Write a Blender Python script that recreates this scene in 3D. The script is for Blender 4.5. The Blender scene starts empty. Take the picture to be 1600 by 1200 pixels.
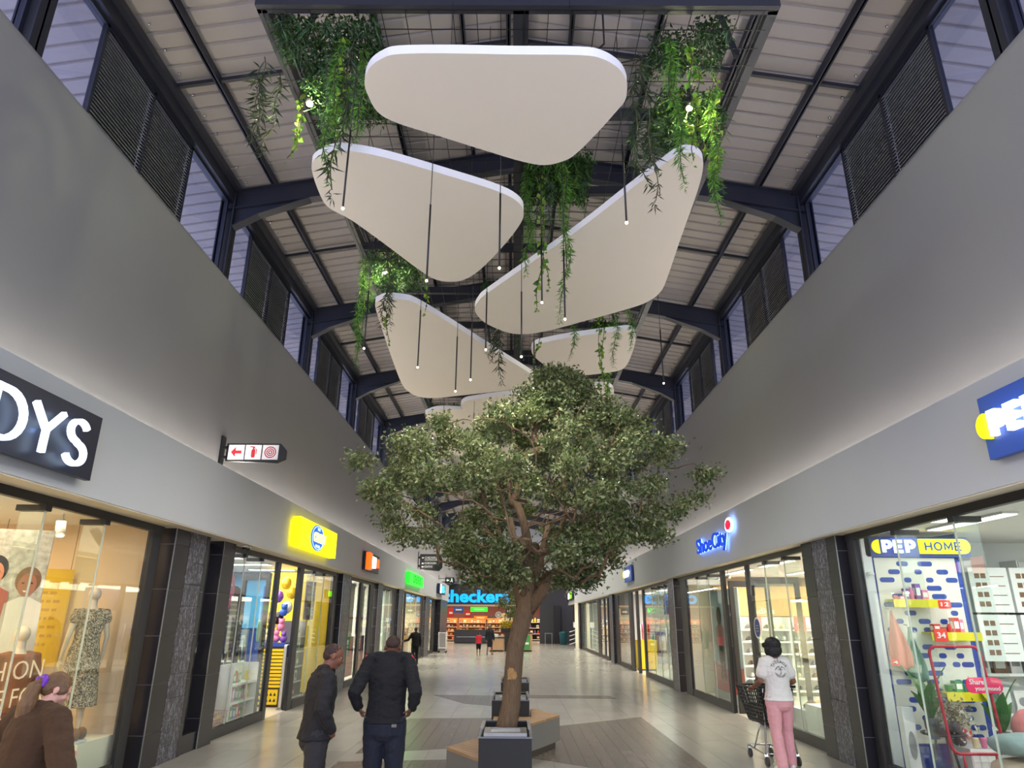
import bpy, math, random, colorsys
import numpy as np
from mathutils import Vector, Matrix, noise
from mathutils.bvhtree import BVHTree

S = bpy.context.scene
COL = S.collection
rnd = random.Random(11)
U = rnd.uniform
PI = math.pi

# ------------------------------------------------------------------ camera, sky, exposure
def make_camera():
    cam = bpy.data.cameras.new('camera')
    cam.sensor_fit = 'HORIZONTAL'; cam.sensor_width = 36.0
    cam.lens = 36.0 * 1076.0 / 1600.0
    cam.clip_start = 0.05; cam.clip_end = 300
    o = bpy.data.objects.new('camera', cam); COL.objects.link(o)
    P, YAW, ROLL = math.radians(18.93), math.radians(0.28), math.radians(0.4)
    f = Vector((0, math.cos(P), math.sin(P))); r = Vector((1, 0, 0)); u = Vector((0, -math.sin(P), math.cos(P)))
    Z = Matrix.Rotation(YAW, 3, 'Z')
    f, r, u = Z @ f, Z @ r, Z @ u
    rr = r*math.cos(ROLL) + u*math.sin(ROLL); uu = u*math.cos(ROLL) - r*math.sin(ROLL)
    m = Matrix((rr, uu, -f)).transposed().to_4x4(); m.translation = (0, 0, 1.85)
    o.matrix_world = m
    S.camera = o
make_camera()

W = bpy.data.worlds.new('dusk_sky'); S.world = W; W.use_nodes = True
bg = W.node_tree.nodes['Background']
bg.inputs[0].default_value = (0.66, 0.71, 1.0, 1)
def dusk():
    # the dusk sky is brighter towards the west (left) than to the east
    n, L = W.node_tree.nodes, W.node_tree.links
    g = n.new('ShaderNodeNewGeometry'); s = n.new('ShaderNodeSeparateXYZ'); m = n.new('ShaderNodeMath')
    m.operation = 'MULTIPLY_ADD'; m.inputs[1].default_value = 0.9; m.inputs[2].default_value = 2.4
    L.new(g.outputs['Incoming'], s.inputs[0]); L.new(s.outputs['X'], m.inputs[0]); L.new(m.outputs[0], bg.inputs[1])
dusk()

S.view_settings.view_transform = 'Standard'; S.view_settings.look = 'None'
S.view_settings.gamma = 1.0; S.view_settings.use_curve_mapping = False
S.view_settings.exposure = 0.52
S.cycles.use_denoising = True
S.cycles.max_bounces = 8; S.cycles.diffuse_bounces = 4; S.cycles.glossy_bounces = 4
S.cycles.transparent_max_bounces = 14; S.cycles.transmission_bounces = 6
S.cycles.caustics_reflective = False; S.cycles.caustics_refractive = False
S.cycles.sample_clamp_indirect = 6.0

def area(name, loc, sx, sy, power, color, direction=(0, 0, -1), spread=PI):
    l = bpy.data.lights.new(name, 'AREA'); l.shape = 'RECTANGLE'; l.size = sx; l.size_y = sy
    l.energy = power; l.color = color; l.spread = spread
    o = bpy.data.objects.new(name, l); COL.objects.link(o); o.location = loc
    d = Vector(direction).normalized()
    z = -d
    x = Vector((1, 0, 0)) if abs(z.x) < 0.9 else Vector((0, 1, 0))
    y = z.cross(x).normalized(); x = y.cross(z).normalized()
    m = Matrix((x, y, z)).transposed().to_4x4(); m.translation = loc
    o.matrix_world = m
    return o

WARM, NEUT, COOL = (1.0, 0.80, 0.56), (1.0, 0.93, 0.82), (0.90, 0.95, 1.0)
# cove strips hidden behind the top of both fascias, shining up the wall; fill strips added beside them
for sx in (-1, 1):
    area('cove_light', (sx*4.63, 29.0, 4.0), 0.10, 61.0, 80, (1.0, 0.86, 0.66), (-sx*0.12, 0, 1))
    area('added_cove_fill', (sx*4.61, 29.5, 4.055), 0.06, 59.0, 450, (1.0, 0.93, 0.86), (-sx*0.85, 0, 0.53))  # added unseen fill strip that brightens the opposite upper wall
# ceiling luminaires of each shop (x, y, size x, size y, power, colour)
SHOP_LIGHTS = [(-6.6, 3.9, 2.6, 10, 250, WARM), (-7.6, 15.4, 4.6, 7, 520, NEUT), (-6.3, 22.7, 2, 3, 170, NEUT), (-6.8, 27.6, 3, 3, 320, NEUT),
               (-7.2, 37, 4, 11, 850, NEUT), (7.2, 4.0, 4, 11.5, 280, COOL), (7.6, 15.8, 4.6, 8, 430, NEUT),
               (7.4, 27.5, 4, 11, 620, NEUT), (7.4, 43, 4, 14, 760, NEUT)]
for x, y, a, b, p, c in SHOP_LIGHTS:
    area('shop_ceiling_light', (x, y, 2.96), a, b, p, c)
area('supermarket_light', (-3.0, 66.5, 4.0), 16, 7, 1100, (1.0, 0.80, 0.55))
for y in (29.4, 34.2, 39.0, 43.8, 48.6, 53.4):
    area('added_batten_fill', (0, y+0.3, 9.43), 2.4, 0.2, 260, (1.0, 0.94, 0.84))  # unseen fill lights added to brighten the far walkway
area('cross_mall_light', (0, 55.0, 4.7), 20, 7, 350, NEUT)

# ------------------------------------------------------------------ materials
def lin(c):
    return tuple((x/12.92 if x <= 0.04045 else ((x+0.055)/1.055)**2.4) for x in (v/255 for v in c))
_mats = {}
def pm(name, rgb, rough=0.6, metal=0.0, vary=0.06, scale=8.0, bump=0.0, bscale=40.0, stretch=None, spec=0.5, rand=0.0, coat=0.0):
    """procedural principled material: noise tinted base colour, optional bump and per object variation"""
    if name in _mats: return _mats[name]
    m = bpy.data.materials.new(name); m.use_nodes = True
    t = m.node_tree; n = t.nodes; L = t.links
    b = n['Principled BSDF']
    b.inputs['Roughness'].default_value = rough; b.inputs['Metallic'].default_value = metal
    b.inputs['Specular IOR Level'].default_value = spec
    if coat: b.inputs['Coat Weight'].default_value = coat
    c = lin(rgb)
    tc = n.new('ShaderNodeTexCoord'); mp = n.new('ShaderNodeMapping')
    L.new(tc.outputs['Object'], mp.inputs[0])
    if stretch: mp.inputs['Scale'].default_value = stretch
    nz = n.new('ShaderNodeTexNoise'); nz.inputs['Scale'].default_value = scale; nz.inputs['Detail'].default_value = 4
    L.new(mp.outputs[0], nz.inputs['Vector'])
    mx = n.new('ShaderNodeMix'); mx.data_type = 'RGBA'
    mx.inputs[6].default_value = (*[x*(1-vary) for x in c], 1); mx.inputs[7].default_value = (*[min(1, x*(1+vary)) for x in c], 1)
    L.new(nz.outputs['Fac'], mx.inputs[0])
    out = mx.outputs[2]
    if rand:
        oi = n.new('ShaderNodeObjectInfo'); mr = n.new('ShaderNodeMapRange')
        mr.inputs[3].default_value = 1-rand; mr.inputs[4].default_value = 1+rand
        L.new(oi.outputs['Random'], mr.inputs[0])
        vm = n.new('ShaderNodeVectorMath'); vm.operation = 'SCALE'
        L.new(out, vm.inputs[0]); L.new(mr.outputs[0], vm.inputs['Scale']); out = vm.outputs[0]
    L.new(out, b.inputs['Base Color'])
    if bump:
        bn = n.new('ShaderNodeTexNoise'); bn.inputs['Scale'].default_value = bscale; bn.inputs['Detail'].default_value = 5
        L.new(mp.outputs[0], bn.inputs['Vector'])
        bp = n.new('ShaderNodeBump'); bp.inputs['Strength'].default_value = bump; bp.inputs['Distance'].default_value = 0.02
        L.new(bn.outputs['Fac'], bp.inputs['Height']); L.new(bp.outputs[0], b.inputs['Normal'])
    _mats[name] = m
    return m
def em(name, rgb, strength):
    if name in _mats: return _mats[name]
    m = bpy.data.materials.new(name); m.use_nodes = True
    b = m.node_tree.nodes['Principled BSDF']
    c = (*lin(rgb), 1)
    b.inputs['Base Color'].default_value = c
    b.inputs['Emission Color'].default_value = c; b.inputs['Emission Strength'].default_value = strength
    _mats[name] = m
    return m
def leafm(name, stops, rough=0.5, trans=0.25):
    """leaf colour picked per leaf island from a ramp"""
    if name in _mats: return _mats[name]
    m = bpy.data.materials.new(name); m.use_nodes = True
    t = m.node_tree; n = t.nodes; L = t.links; b = n['Principled BSDF']
    g = n.new('ShaderNodeNewGeometry'); r = n.new('ShaderNodeValToRGB')
    while len(r.color_ramp.elements) < len(stops): r.color_ramp.elements.new(0.5)
    for i, s in enumerate(stops):
        e = r.color_ramp.elements[i]; e.position = i/(len(stops)-1); e.color = (*lin(s), 1)
    L.new(g.outputs['Random Per Island'], r.inputs[0]); L.new(r.outputs[0], b.inputs['Base Color'])
    b.inputs['Roughness'].default_value = rough
    tr = n.new('ShaderNodeBsdfTranslucent'); L.new(r.outputs[0], tr.inputs[0])
    mx = n.new('ShaderNodeMixShader'); mx.inputs[0].default_value = trans
    L.new(b.outputs[0], mx.inputs[1]); L.new(tr.outputs[0], mx.inputs[2]); L.new(mx.outputs[0], n['Material Output'].inputs[0])
    _mats[name] = m
    return m
def glassm(name, tint=(0.93, 0.97, 0.95), f0=0.045, rough=0.0):
    if name in _mats: return _mats[name]
    m = bpy.data.materials.new(name); m.use_nodes = True
    t = m.node_tree; n = t.nodes; L = t.links
    n.remove(n['Principled BSDF'])
    g = n.new('ShaderNodeNewGeometry'); d = n.new('ShaderNodeVectorMath'); d.operation = 'DOT_PRODUCT'
    L.new(g.outputs['Normal'], d.inputs[0]); L.new(g.outputs['Incoming'], d.inputs[1])
    ab = n.new('ShaderNodeMath'); ab.operation = 'ABSOLUTE'; L.new(d.outputs['Value'], ab.inputs[0])
    om = n.new('ShaderNodeMath'); om.operation = 'SUBTRACT'; om.inputs[0].default_value = 1; L.new(ab.outputs[0], om.inputs[1])
    pw = n.new('ShaderNodeMath'); pw.operation = 'POWER'; pw.inputs[1].default_value = 5; L.new(om.outputs[0], pw.inputs[0])
    ma = n.new('ShaderNodeMath'); ma.operation = 'MULTIPLY_ADD'; ma.inputs[1].default_value = 1-f0; ma.inputs[2].default_value = f0
    L.new(pw.outputs[0], ma.inputs[0])
    tr = n.new('ShaderNodeBsdfTransparent'); tr.inputs[0].default_value = (*tint, 1)
    gl = n.new('ShaderNodeBsdfGlossy'); gl.inputs['Roughness'].default_value = rough
    mx = n.new('ShaderNodeMixShader')
    L.new(ma.outputs[0], mx.inputs[0]); L.new(tr.outputs[0], mx.inputs[1]); L.new(gl.outputs[0], mx.inputs[2])
    L.new(mx.outputs[0], n['Material Output'].inputs[0])
    _mats[name] = m
    return m

steel = pm('dark_steel_paint', (40, 42, 52), 0.42, 0.0, 0.08, 3)
blackp = pm('black_powder_coat', (24, 24, 26), 0.4, 0, 0.08, 6)
frame_m = pm('bronze_grey_aluminium', (42, 41, 42), 0.42, 0.2, 0.05, 5)
chrome = pm('brushed_chrome', (200, 200, 200), 0.25, 1.0, 0.05, 30)
stainl = pm('stainless_steel', (190, 190, 186), 0.28, 1.0, 0.06, 25, stretch=(1, 8, 1))
white = pm('white_paint', (226, 225, 222), 0.55, 0, 0.02, 3)
wallgrey = pm('grey_plaster', (138, 137, 138), 0.8, 0, 0.035, 1.1, 0.08, 14)
fascia_m = pm('pale_grey_plaster', (187, 191, 193), 0.7, 0, 0.02, 1.5, 0.05, 18)
soffit_m = pm('cream_soffit', (225, 215, 192), 0.7, 0, 0.02, 2)
sheet_m = pm('roof_sheet_liner', (164, 156, 150), 0.55, 0, 0.05, 2.0, rand=0.04)
panel_m = pm('acoustic_board', (222, 214, 203), 0.85, 0, 0.02, 3, 0.05, 60)
panel_e = pm('acoustic_board_edge', (238, 236, 236), 0.6, 0, 0.02, 6)
tile_m = pm('stone_grey_tile', (164, 159, 150), 0.21, 0, 0.13, 1.6, 0.03, 8, stretch=(2.2, 0.7, 1), rand=0.06)
plank_m = pm('wood_look_tile', (116, 105, 95), 0.26, 0, 0.22, 2.2, 0.05, 12, stretch=(9, 1.2, 1), rand=0.14)
grout = pm('dark_grout', (88, 85, 80), 0.8)
pil_m = pm('charcoal_tile', (43, 41, 43), 0.33, 0, 0.06, 3, rand=0.05, spec=0.3)
glass = glassm('shop_glass')
clgl = glassm('clerestory_glass', (0.86, 0.88, 0.97), 0.06)
beech = pm('beech_board', (214, 170, 112), 0.5, 0, 0.1, 2, stretch=(1, 1, 0.15))
oak = pm('oak_slat', (170, 136, 98), 0.5, 0, 0.22, 3, stretch=(3, 3, 3), rand=0.12)
paper = pm('white_card', (238, 237, 232), 0.6, 0, 0.01)
redc = pm('red_card', (205, 40, 46), 0.5)
yel = pm('yellow_board', (245, 208, 40), 0.5, 0, 0.03)
blu = pm('blue_board', (42, 72, 160), 0.5, 0, 0.04)
navy = pm('navy_board', (28, 34, 66), 0.45)
bark = None

def mosaic():
    """charcoal tile with pale broken vertical streaks"""
    m = pm('streaked_mosaic_tile', (52, 52, 60), 0.35, 0, 0.1, 5)
    t = m.node_tree; n = t.nodes; L = t.links; b = n['Principled BSDF']
    tc = n.new('ShaderNodeTexCoord'); mp = n.new('ShaderNodeMapping'); mp.inputs['Scale'].default_value = (38, 38, 9)
    L.new(tc.outputs['Object'], mp.inputs[0])
    nz = n.new('ShaderNodeTexNoise'); nz.inputs['Scale'].default_value = 1.0; nz.inputs['Detail'].default_value = 2; nz.inputs['Distortion'].default_value = 1.6
    L.new(mp.outputs[0], nz.inputs['Vector'])
    cr = n.new('ShaderNodeValToRGB'); cr.color_ramp.elements[0].position = 0.53; cr.color_ramp.elements[1].position = 0.62
    cr.color_ramp.elements[0].color = (*lin((48, 47, 54)), 1); cr.color_ramp.elements[1].color = (*lin((142, 142, 156)), 1)
    L.new(nz.outputs['Fac'], cr.inputs[0]); L.new(cr.outputs[0], b.inputs['Base Color'])
    bp = n.new('ShaderNodeBump'); bp.inputs['Strength'].default_value = 0.3; bp.inputs['Distance'].default_value = 0.01
    L.new(nz.outputs['Fac'], bp.inputs['Height']); L.new(bp.outputs[0], b.inputs['Normal'])
    return m
mos_m = mosaic()

# ------------------------------------------------------------------ mesh helpers
class MB:
    def __init__(s): s.v = []; s.f = []; s.m = []; s.s = []
    def add(s, vs, fs, m=0, sm=False):
        o = len(s.v); s.v += [tuple(v) for v in vs]
        for f in fs: s.f.append([i+o for i in f]); s.m.append(m); s.s.append(sm)
        return s
    def box(s, x0, x1, y0, y1, z0, z1, m=0):
        vs = [(x, y, z) for z in (z0, z1) for y in (y0, y1) for x in (x0, x1)]
        return s.add(vs, [(0, 2, 3, 1), (4, 5, 7, 6), (0, 1, 5, 4), (2, 6, 7, 3), (0, 4, 6, 2), (1, 3, 7, 5)], m)
    def bar(s, p, q, w, h, m=0, up=(0, 0, 1)):
        p, q, up = Vector(p), Vector(q), Vector(up); t = (q-p).normalized()
        x = t.cross(up)
        if x.length < 1e-4: x = t.cross(Vector((0, 1, 0)))
        x.normalize(); y = x.cross(t)
        vs = [c + x*a*w/2 + y*b*h/2 for c in (p, q) for a, b in ((-1, -1), (1, -1), (1, 1), (-1, 1))]
        return s.add(vs, [(3, 2, 1, 0), (4, 5, 6, 7), (0, 1, 5, 4), (1, 2, 6, 5), (2, 3, 7, 6), (3, 0, 4, 7)], m)
    def tube(s, pts, rad, n=8, m=0, sm=True, cap=True):
        pts = [Vector(p) for p in pts]
        if not hasattr(rad, '__len__'): rad = [rad]*len(pts)
        ref = None; rings = []
        for i, p in enumerate(pts):
            t = (pts[min(i+1, len(pts)-1)] - pts[max(i-1, 0)]).normalized()
            if ref is None: ref = Vector((0, 0, 1)) if abs(t.z) < 0.9 else Vector((1, 0, 0))
            x = ref - t*ref.dot(t); x.normalize(); ref = x; y = t.cross(x)
            rings += [p + (x*math.cos(2*PI*k/n) + y*math.sin(2*PI*k/n))*rad[i] for k in range(n)]
        fs = [(i*n+k, i*n+(k+1) % n, (i+1)*n+(k+1) % n, (i+1)*n+k) for i in range(len(pts)-1) for k in range(n)]
        s.add(rings, fs, m, sm)
        if cap:
            o = len(s.v)-len(rings)
            s.f.append([o+k for k in range(n)][::-1]); s.m.append(m); s.s.append(False)
            s.f.append([o+(len(pts)-1)*n+k for k in range(n)]); s.m.append(m); s.s.append(False)
        return s
    def lathe(s, c, prof, n=16, m=0, sm=True):
        """profile of (radius, z) around the vertical axis through c"""
        c = Vector(c)
        vs = [c + Vector((r*math.cos(2*PI*k/n), r*math.sin(2*PI*k/n), z)) for r, z in prof for k in range(n)]
        fs = [(i*n+k, i*n+(k+1) % n, (i+1)*n+(k+1) % n, (i+1)*n+k) for i in range(len(prof)-1) for k in range(n)]
        fs += [tuple(range(n))[::-1], tuple((len(prof)-1)*n+k for k in range(n))]
        return s.add(vs, fs, m, sm)
    def ball(s, c, r, n=10, m=0, rot=None):
        c = Vector(c); r = Vector(r if hasattr(r, '__len__') else (r, r, r)); h = max(4, n//2+1)
        vs = []
        for i in range(1, h):
            a = PI*i/h
            vs += [Vector((r.x*math.sin(a)*math.cos(2*PI*k/n), r.y*math.sin(a)*math.sin(2*PI*k/n), r.z*math.cos(a))) for k in range(n)]
        vs += [Vector((0, 0, r.z)), Vector((0, 0, -r.z))]
        if rot is not None: vs = [rot @ v for v in vs]
        vs = [c+v for v in vs]
        fs = [(i*n+k, (i+1)*n+k, (i+1)*n+(k+1) % n, i*n+(k+1) % n) for i in range(h-2) for k in range(n)]
        T = len(vs)-2; B = T+1
        fs += [(T, k, (k+1) % n) for k in range(n)] + [(B, (h-2)*n+(k+1) % n, (h-2)*n+k) for k in range(n)]
        return s.add(vs, fs, m, True)
    def prism(s, poly, fn, d0, d1, m=0, mside=None, sm=False):
        """polygon [(a, b)] extruded from depth d0 to d1; fn(a, b, d) gives the point"""
        n = len(poly); ms = m if mside is None else mside
        vs = [fn(a, b, d) for d in (d0, d1) for a, b in poly]
        s.add(vs, [tuple(range(n))[::-1], tuple(range(n, 2*n))], m)
        s.add(vs, [(k, (k+1) % n, n+(k+1) % n, n+k) for k in range(n)], ms, sm)
        return s
    def build(s, name, mats, parent=None, loc=None, fixn=False, kind=None):
        me = bpy.data.meshes.new(name)
        me.from_pydata(s.v, [], s.f); 
        for m in (mats if isinstance(mats, (list, tuple)) else [mats]): me.materials.append(m)
        if any(s.m): me.polygons.foreach_set('material_index', s.m)
        if any(s.s): me.polygons.foreach_set('use_smooth', s.s)
        if fixn:
            import bmesh
            b = bmesh.new(); b.from_mesh(me); bmesh.ops.recalc_face_normals(b, faces=b.faces); b.to_mesh(me); b.free()
        me.update()
        return link(name, me, parent, loc, kind)
def link(name, me, parent=None, loc=None, kind=None):
    o = bpy.data.objects.new(name, me); COL.objects.link(o)
    if parent is not None: o.parent = parent
    if loc is not None: o.location = loc
    if kind: o['kind'] = kind
    return o
def npmesh(name, V, F, mat, parent=None, kind=None, smooth=False):
    """fast mesh of equal sized faces from arrays"""
    V = np.asarray(V, dtype=np.float32); F = np.asarray(F, dtype=np.int32); k = F.shape[1]
    me = bpy.data.meshes.new(name)
    me.vertices.add(len(V)); me.vertices.foreach_set('co', V.ravel())
    me.loops.add(F.size); me.loops.foreach_set('vertex_index', F.ravel())
    me.polygons.add(len(F)); me.polygons.foreach_set('loop_start', np.arange(0, F.size, k, dtype=np.int32))
    me.polygons.foreach_set('loop_total', np.full(len(F), k, dtype=np.int32))
    if smooth: me.polygons.foreach_set('use_smooth', np.ones(len(F), dtype=bool))
    me.materials.append(mat); me.update(); me.validate()
    return link(name, me, parent, None, kind)
def tag(o, label=None, cat=None, group=None, kind=None):
    if label: o['label'] = label
    if cat: o['category'] = cat
    if group: o['group'] = group
    if kind: o['kind'] = kind
    return o
def thing(name, label, cat, loc=(0, 0, 0), rz=0.0, group=None, kind=None):
    o = bpy.data.objects.new(name, None); COL.objects.link(o); o.empty_display_size = 0.2
    o.location = loc; o.rotation_euler = (0, 0, rz)
    return tag(o, label, cat, group, kind)
def dup(o, parent=None, loc=None, rz=None, label=None, group=None):
    c = o.copy(); COL.objects.link(c)
    if parent is not None: c.parent = parent
    if loc is not None: c.location = loc
    if rz is not None: c.rotation_euler = (0, 0, rz)
    if label: c['label'] = label
    if group: c['group'] = group
    for ch in list(o.children): dup(ch, c)
    return c
def struct(name, label=None):
    o = thing(name, label, None); o['kind'] = 'structure'
    return o
AX = {'L': ((0, 1, 0), (0, 0, 1), (1, 0, 0)), 'R': ((0, -1, 0), (0, 0, 1), (-1, 0, 0)), 'F': ((1, 0, 0), (0, 0, 1), (0, -1, 0))}
def axm(face, loc):
    a, b, c = AX[face]
    m = Matrix((a, b, c)).transposed().to_4x4(); m.translation = loc
    return m
def text(name, s, mat, face, loc, w=None, h=None, depth=0.01, bold=0.0, parent=None, shear=0.0, center=False, align='LEFT'):
    cu = bpy.data.curves.new(name, 'FONT'); cu.body = s; cu.extrude = 0.02; cu.offset = bold; cu.shear = shear; cu.align_x = align
    cu.resolution_u = 3; cu.space_line = 0.9
    t = bpy.data.objects.new('tmp', cu)
    me = bpy.data.meshes.new_from_object(t); me.name = name
    bpy.data.objects.remove(t); bpy.data.curves.remove(cu)
    n = len(me.vertices); co = np.empty(n*3); me.vertices.foreach_get('co', co); co = co.reshape(-1, 3)
    lo, hi = co.min(0), co.max(0); sz = np.maximum(hi-lo, 1e-6)
    sx = w/sz[0] if w else (h/sz[1]); sy = h/sz[1] if h else sx
    co = (co-lo)*np.array([sx, sy, depth/sz[2]])
    if center: co[:, 0] -= co[:, 0].max()/2; co[:, 1] -= co[:, 1].max()/2
    me.vertices.foreach_set('co', co.ravel()); me.materials.clear(); me.materials.append(mat); me.update()
    o = link(name, me)
    M = axm(face, loc)
    if parent is not None:
        o.parent = parent
        P = Matrix.Translation(parent.location) @ parent.rotation_euler.to_matrix().to_4x4()
        M = P.inverted() @ M
    o.matrix_basis = M
    return o
def ribbon(mb, pts, w, fn, d0, d1, closed=False):
    """flat stroke of even width along a 2D polyline, mitred, extruded from d0 to d1"""
    n = len(pts); L, Rr = [], []
    for i in range(n):
        p = Vector(pts[i]); a = Vector(pts[(i-1) % n]) if (closed or i) else None; b = Vector(pts[(i+1) % n]) if (closed or i < n-1) else None
        t1 = (p-a).normalized() if a is not None else (b-p).normalized(); t2 = (b-p).normalized() if b is not None else t1
        n1, n2 = Vector((-t1.y, t1.x)), Vector((-t2.y, t2.x)); m = (n1+n2).normalized(); k = w/2/max(0.45, m.dot(n1))
        L.append(p+m*k); Rr.append(p-m*k)
    for i in range(n if closed else n-1):
        j = (i+1) % n
        mb.prism([tuple(L[i]), tuple(L[j]), tuple(Rr[j]), tuple(Rr[i])], fn, d0, d1)
    return mb
def arc(cx, cy, rx, ry, a0, a1, n=10): return [(cx+rx*math.cos(math.radians(a0+(a1-a0)*i/n)), cy+ry*math.sin(math.radians(a0+(a1-a0)*i/n))) for i in range(n+1)]
def rrect(cx, cy, w, h, r, n=5):
    pts = []
    for ox, oy, a0 in ((1, 1, 0), (-1, 1, 1), (-1, -1, 2), (1, -1, 3)):
        for k in range(n+1):
            a = PI/2*(a0 + k/n); pts.append((cx+ox*(w/2-r)+r*math.cos(a), cy+oy*(h/2-r)+r*math.sin(a)))
    return pts
def ell(cx, cy, a, b, n=24): return [(cx+a*math.cos(2*PI*k/n), cy+b*math.sin(2*PI*k/n)) for k in range(n)]
def face_fn(face, loc):
    a, b, c = [Vector(x) for x in AX[face]]; o = Vector(loc)
    return lambda u, v, d: o + a*u + b*v + c*d
def pick(hexs): return rnd.choice(hexs)
# ------------------------------------------------------------------ floor
XL, XR = -4.85, 4.75            # glass lines of the two shop rows
def clip(poly, a, b, c):
    """keep the side a*x + b*y <= c of a convex polygon"""
    out = []
    for i, p in enumerate(poly):
        q = poly[(i+1) % len(poly)]
        dp, dq = a*p[0]+b*p[1]-c, a*q[0]+b*q[1]-c
        if dp <= 0: out.append(p)
        if dp*dq < 0:
            t = dp/(dp-dq); out.append((p[0]+(q[0]-p[0])*t, p[1]+(q[1]-p[1])*t))
    return out
def planes(conv):
    """half planes of a convex polygon of any winding"""
    cx = sum(p[0] for p in conv)/len(conv); cy = sum(p[1] for p in conv)/len(conv); r = []
    for i, p in enumerate(conv):
        q = conv[(i+1) % len(conv)]
        a, b = q[1]-p[1], p[0]-q[0]; c = a*p[0]+b*p[1]
        if a*cx+b*cy > c: a, b, c = -a, -b, -c
        r.append((a, b, c))
    return r
def inside(poly, conv):
    for h in planes(conv):
        poly = clip(poly, *h)
        if len(poly) < 3: return []
    return poly
def outside(poly, conv):
    res = []
    for a, b, c in planes(conv):
        o = clip(poly, -a, -b, -c)
        if len(o) >= 3: res.append(o)
        poly = clip(poly, a, b, c)
        if len(poly) < 3: break
    return res
def parea(p): return abs(sum(p[i][0]*p[(i+1) % len(p)][1]-p[(i+1) % len(p)][0]*p[i][1] for i in range(len(p))))/2
DARK = [[(2.6, 15.5), (2.6, 9.0), (0.26, 10.95), (0.26, 13.7)], [(-2.3, 15.0), (-0.3, 15.2), (-0.3, 11.9), (-2.3, 11.2)],
        [(-2.1, 19.55), (-0.2, 19.55), (-0.2, 17.0), (-1.13, 17.55)], [(0.3, 19.7), (2.5, 19.7), (2.6, 18.9), (0.3, 18.9)],
        [(-2.4, 10.6), (-0.4, 10.9), (-0.9, 9.2), (-2.4, 7.2)]]
def floor():
    fl = struct('floor')
    b = MB(); b.box(-14, 14, -3, 75, -0.10, -0.006); b.build('grout_bed', grout, fl)
    g = 0.0025; fn = lambda a, c, d: (a, c, d)
    far = MB(); n_t = 0
    nx = 16; w = (XR-XL)/nx; 
    for j in range(-2, 58):
        for i in range(-11, 27):
            x0 = XL+i*w; y0 = j*1.2+(0.6 if i % 2 else 0)
            if (i < 0 or i >= nx) and not (48 < y0 < 70): continue
            if x0 < -13 or x0 > 13: continue
            sq = [(x0+g, y0+g), (x0+w-g, y0+g), (x0+w-g, y0+1.2-g), (x0+g, y0+1.2-g)]
            pcs = [sq]
            for d in DARK: pcs = [q for p in pcs for q in outside(p, d)]
            pcs = [p for p in pcs if parea(p) > 2e-4]
            if not pcs: continue
            near = 8.2 < y0 < 21.5 and 0 <= i < nx and n_t < 185
            mb = MB() if near else far
            dz = U(-0.0006, 0.0006)
            for p in pcs:
                if near: mb.prism(p, fn, -0.006, dz)
                else: mb.add([(x, y, 0) for x, y in p], [tuple(range(len(p)))])
            if near: mb.build('tile', tile_m, fl, fixn=True); n_t += 1
    far.build('tile_field', tile_m, fl, fixn=True, kind='stuff')
    k = 0
    for d in DARK:
        for i in range(-14, 15):
            for j in range(0, 18):
                x0 = i*0.2; y0 = j*1.2+((i*5) % 6)*0.2
                p = inside([(x0+g, y0+g), (x0+0.2-g, y0+g), (x0+0.2-g, y0+1.2-g), (x0+g, y0+1.2-g)], d)
                if len(p) < 3 or parea(p) < 1e-3: continue
                MB().prism(p, fn, -0.006, U(-0.0006, 0.0006)).build('plank', plank_m, fl, fixn=True); k += 1
    # shop floors either side and the apron of the far cross mall
    for n, x0, x1, y0, y1 in (('left', -13, XL-0.0, -1.6, 48), ('right', XR, 13, -1.6, 59)):
        b = MB(); 
        for a in range(int((x1-x0)/1.2)+1):
            for c in range(int((y1-y0)/1.2)+1):
                xa, ya = x0+a*1.2, y0+c*1.2
                b.box(xa+g, min(xa+1.2, x1)-g, ya+g, min(ya+1.2, y1)-g, -0.006, 0.004)
        b.build('shop_tile_field', pm('shop_cream_tile', (214, 206, 190), 0.22, 0, 0.05, 2), fl, kind='stuff')
floor()

# ------------------------------------------------------------------ upper walls, fascias, ceilings of the shops
def wall_upper(sx, name, y0, y1, z0=3.12):
    poly = [(4.75, z0), (4.75, 7.08)]
    for k in range(1, 7):
        a = PI/2*k/6; poly.append((4.75+0.14*(1-math.cos(a)), 7.08+0.14*math.sin(a)))
    poly += [(5.3, 7.22), (5.3, z0)]
    b = MB(); b.prism(poly, lambda a, c, d: (sx*a, d, c), y0, y1, sm=False)
    return tag(b.build(name, wallgrey, None, fixn=True), kind='structure')
wall_upper(-1, 'wall_left', -1.6, 49.5); wall_upper(-1, 'wall_left', 49.5, 62.5, 4.9)
wall_upper(1, 'wall_right', -1.6, 60); wall_upper(1, 'wall_right', 60, 62.5, 4.9)
def fascia(sx, name, y1, xg):
    b = MB()
    pl = [(4.5, 3.05), (4.5, 4.08), (4.55, 4.08), (4.55, 3.11), (abs(xg)+0.16, 3.11), (abs(xg)+0.16, 3.05)]
    b.prism(pl, lambda a, c, d: (sx*a, d, c), -1.6, y1)
    for i in range(2): b.s[-1] = False
    b.box(min(sx*4.5, sx*5.2), max(sx*4.5, sx*5.2), y1-0.02, y1+0.05, 3.05, 4.08)
    o = tag(b.build(name, fascia_m, None, fixn=True), kind='structure')
    s = MB(); s.box(*sorted((sx*4.51, sx*(abs(xg)+0.15))), -1.6, y1-0.02, 3.035, 3.05); s.build('soffit', soffit_m, o)
    j = MB()                                           # fine control joints in the plaster
    return o
fascia(-1, 'trim_1', 49.5, XL); fascia(1, 'trim_2', 60, XR)

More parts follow.
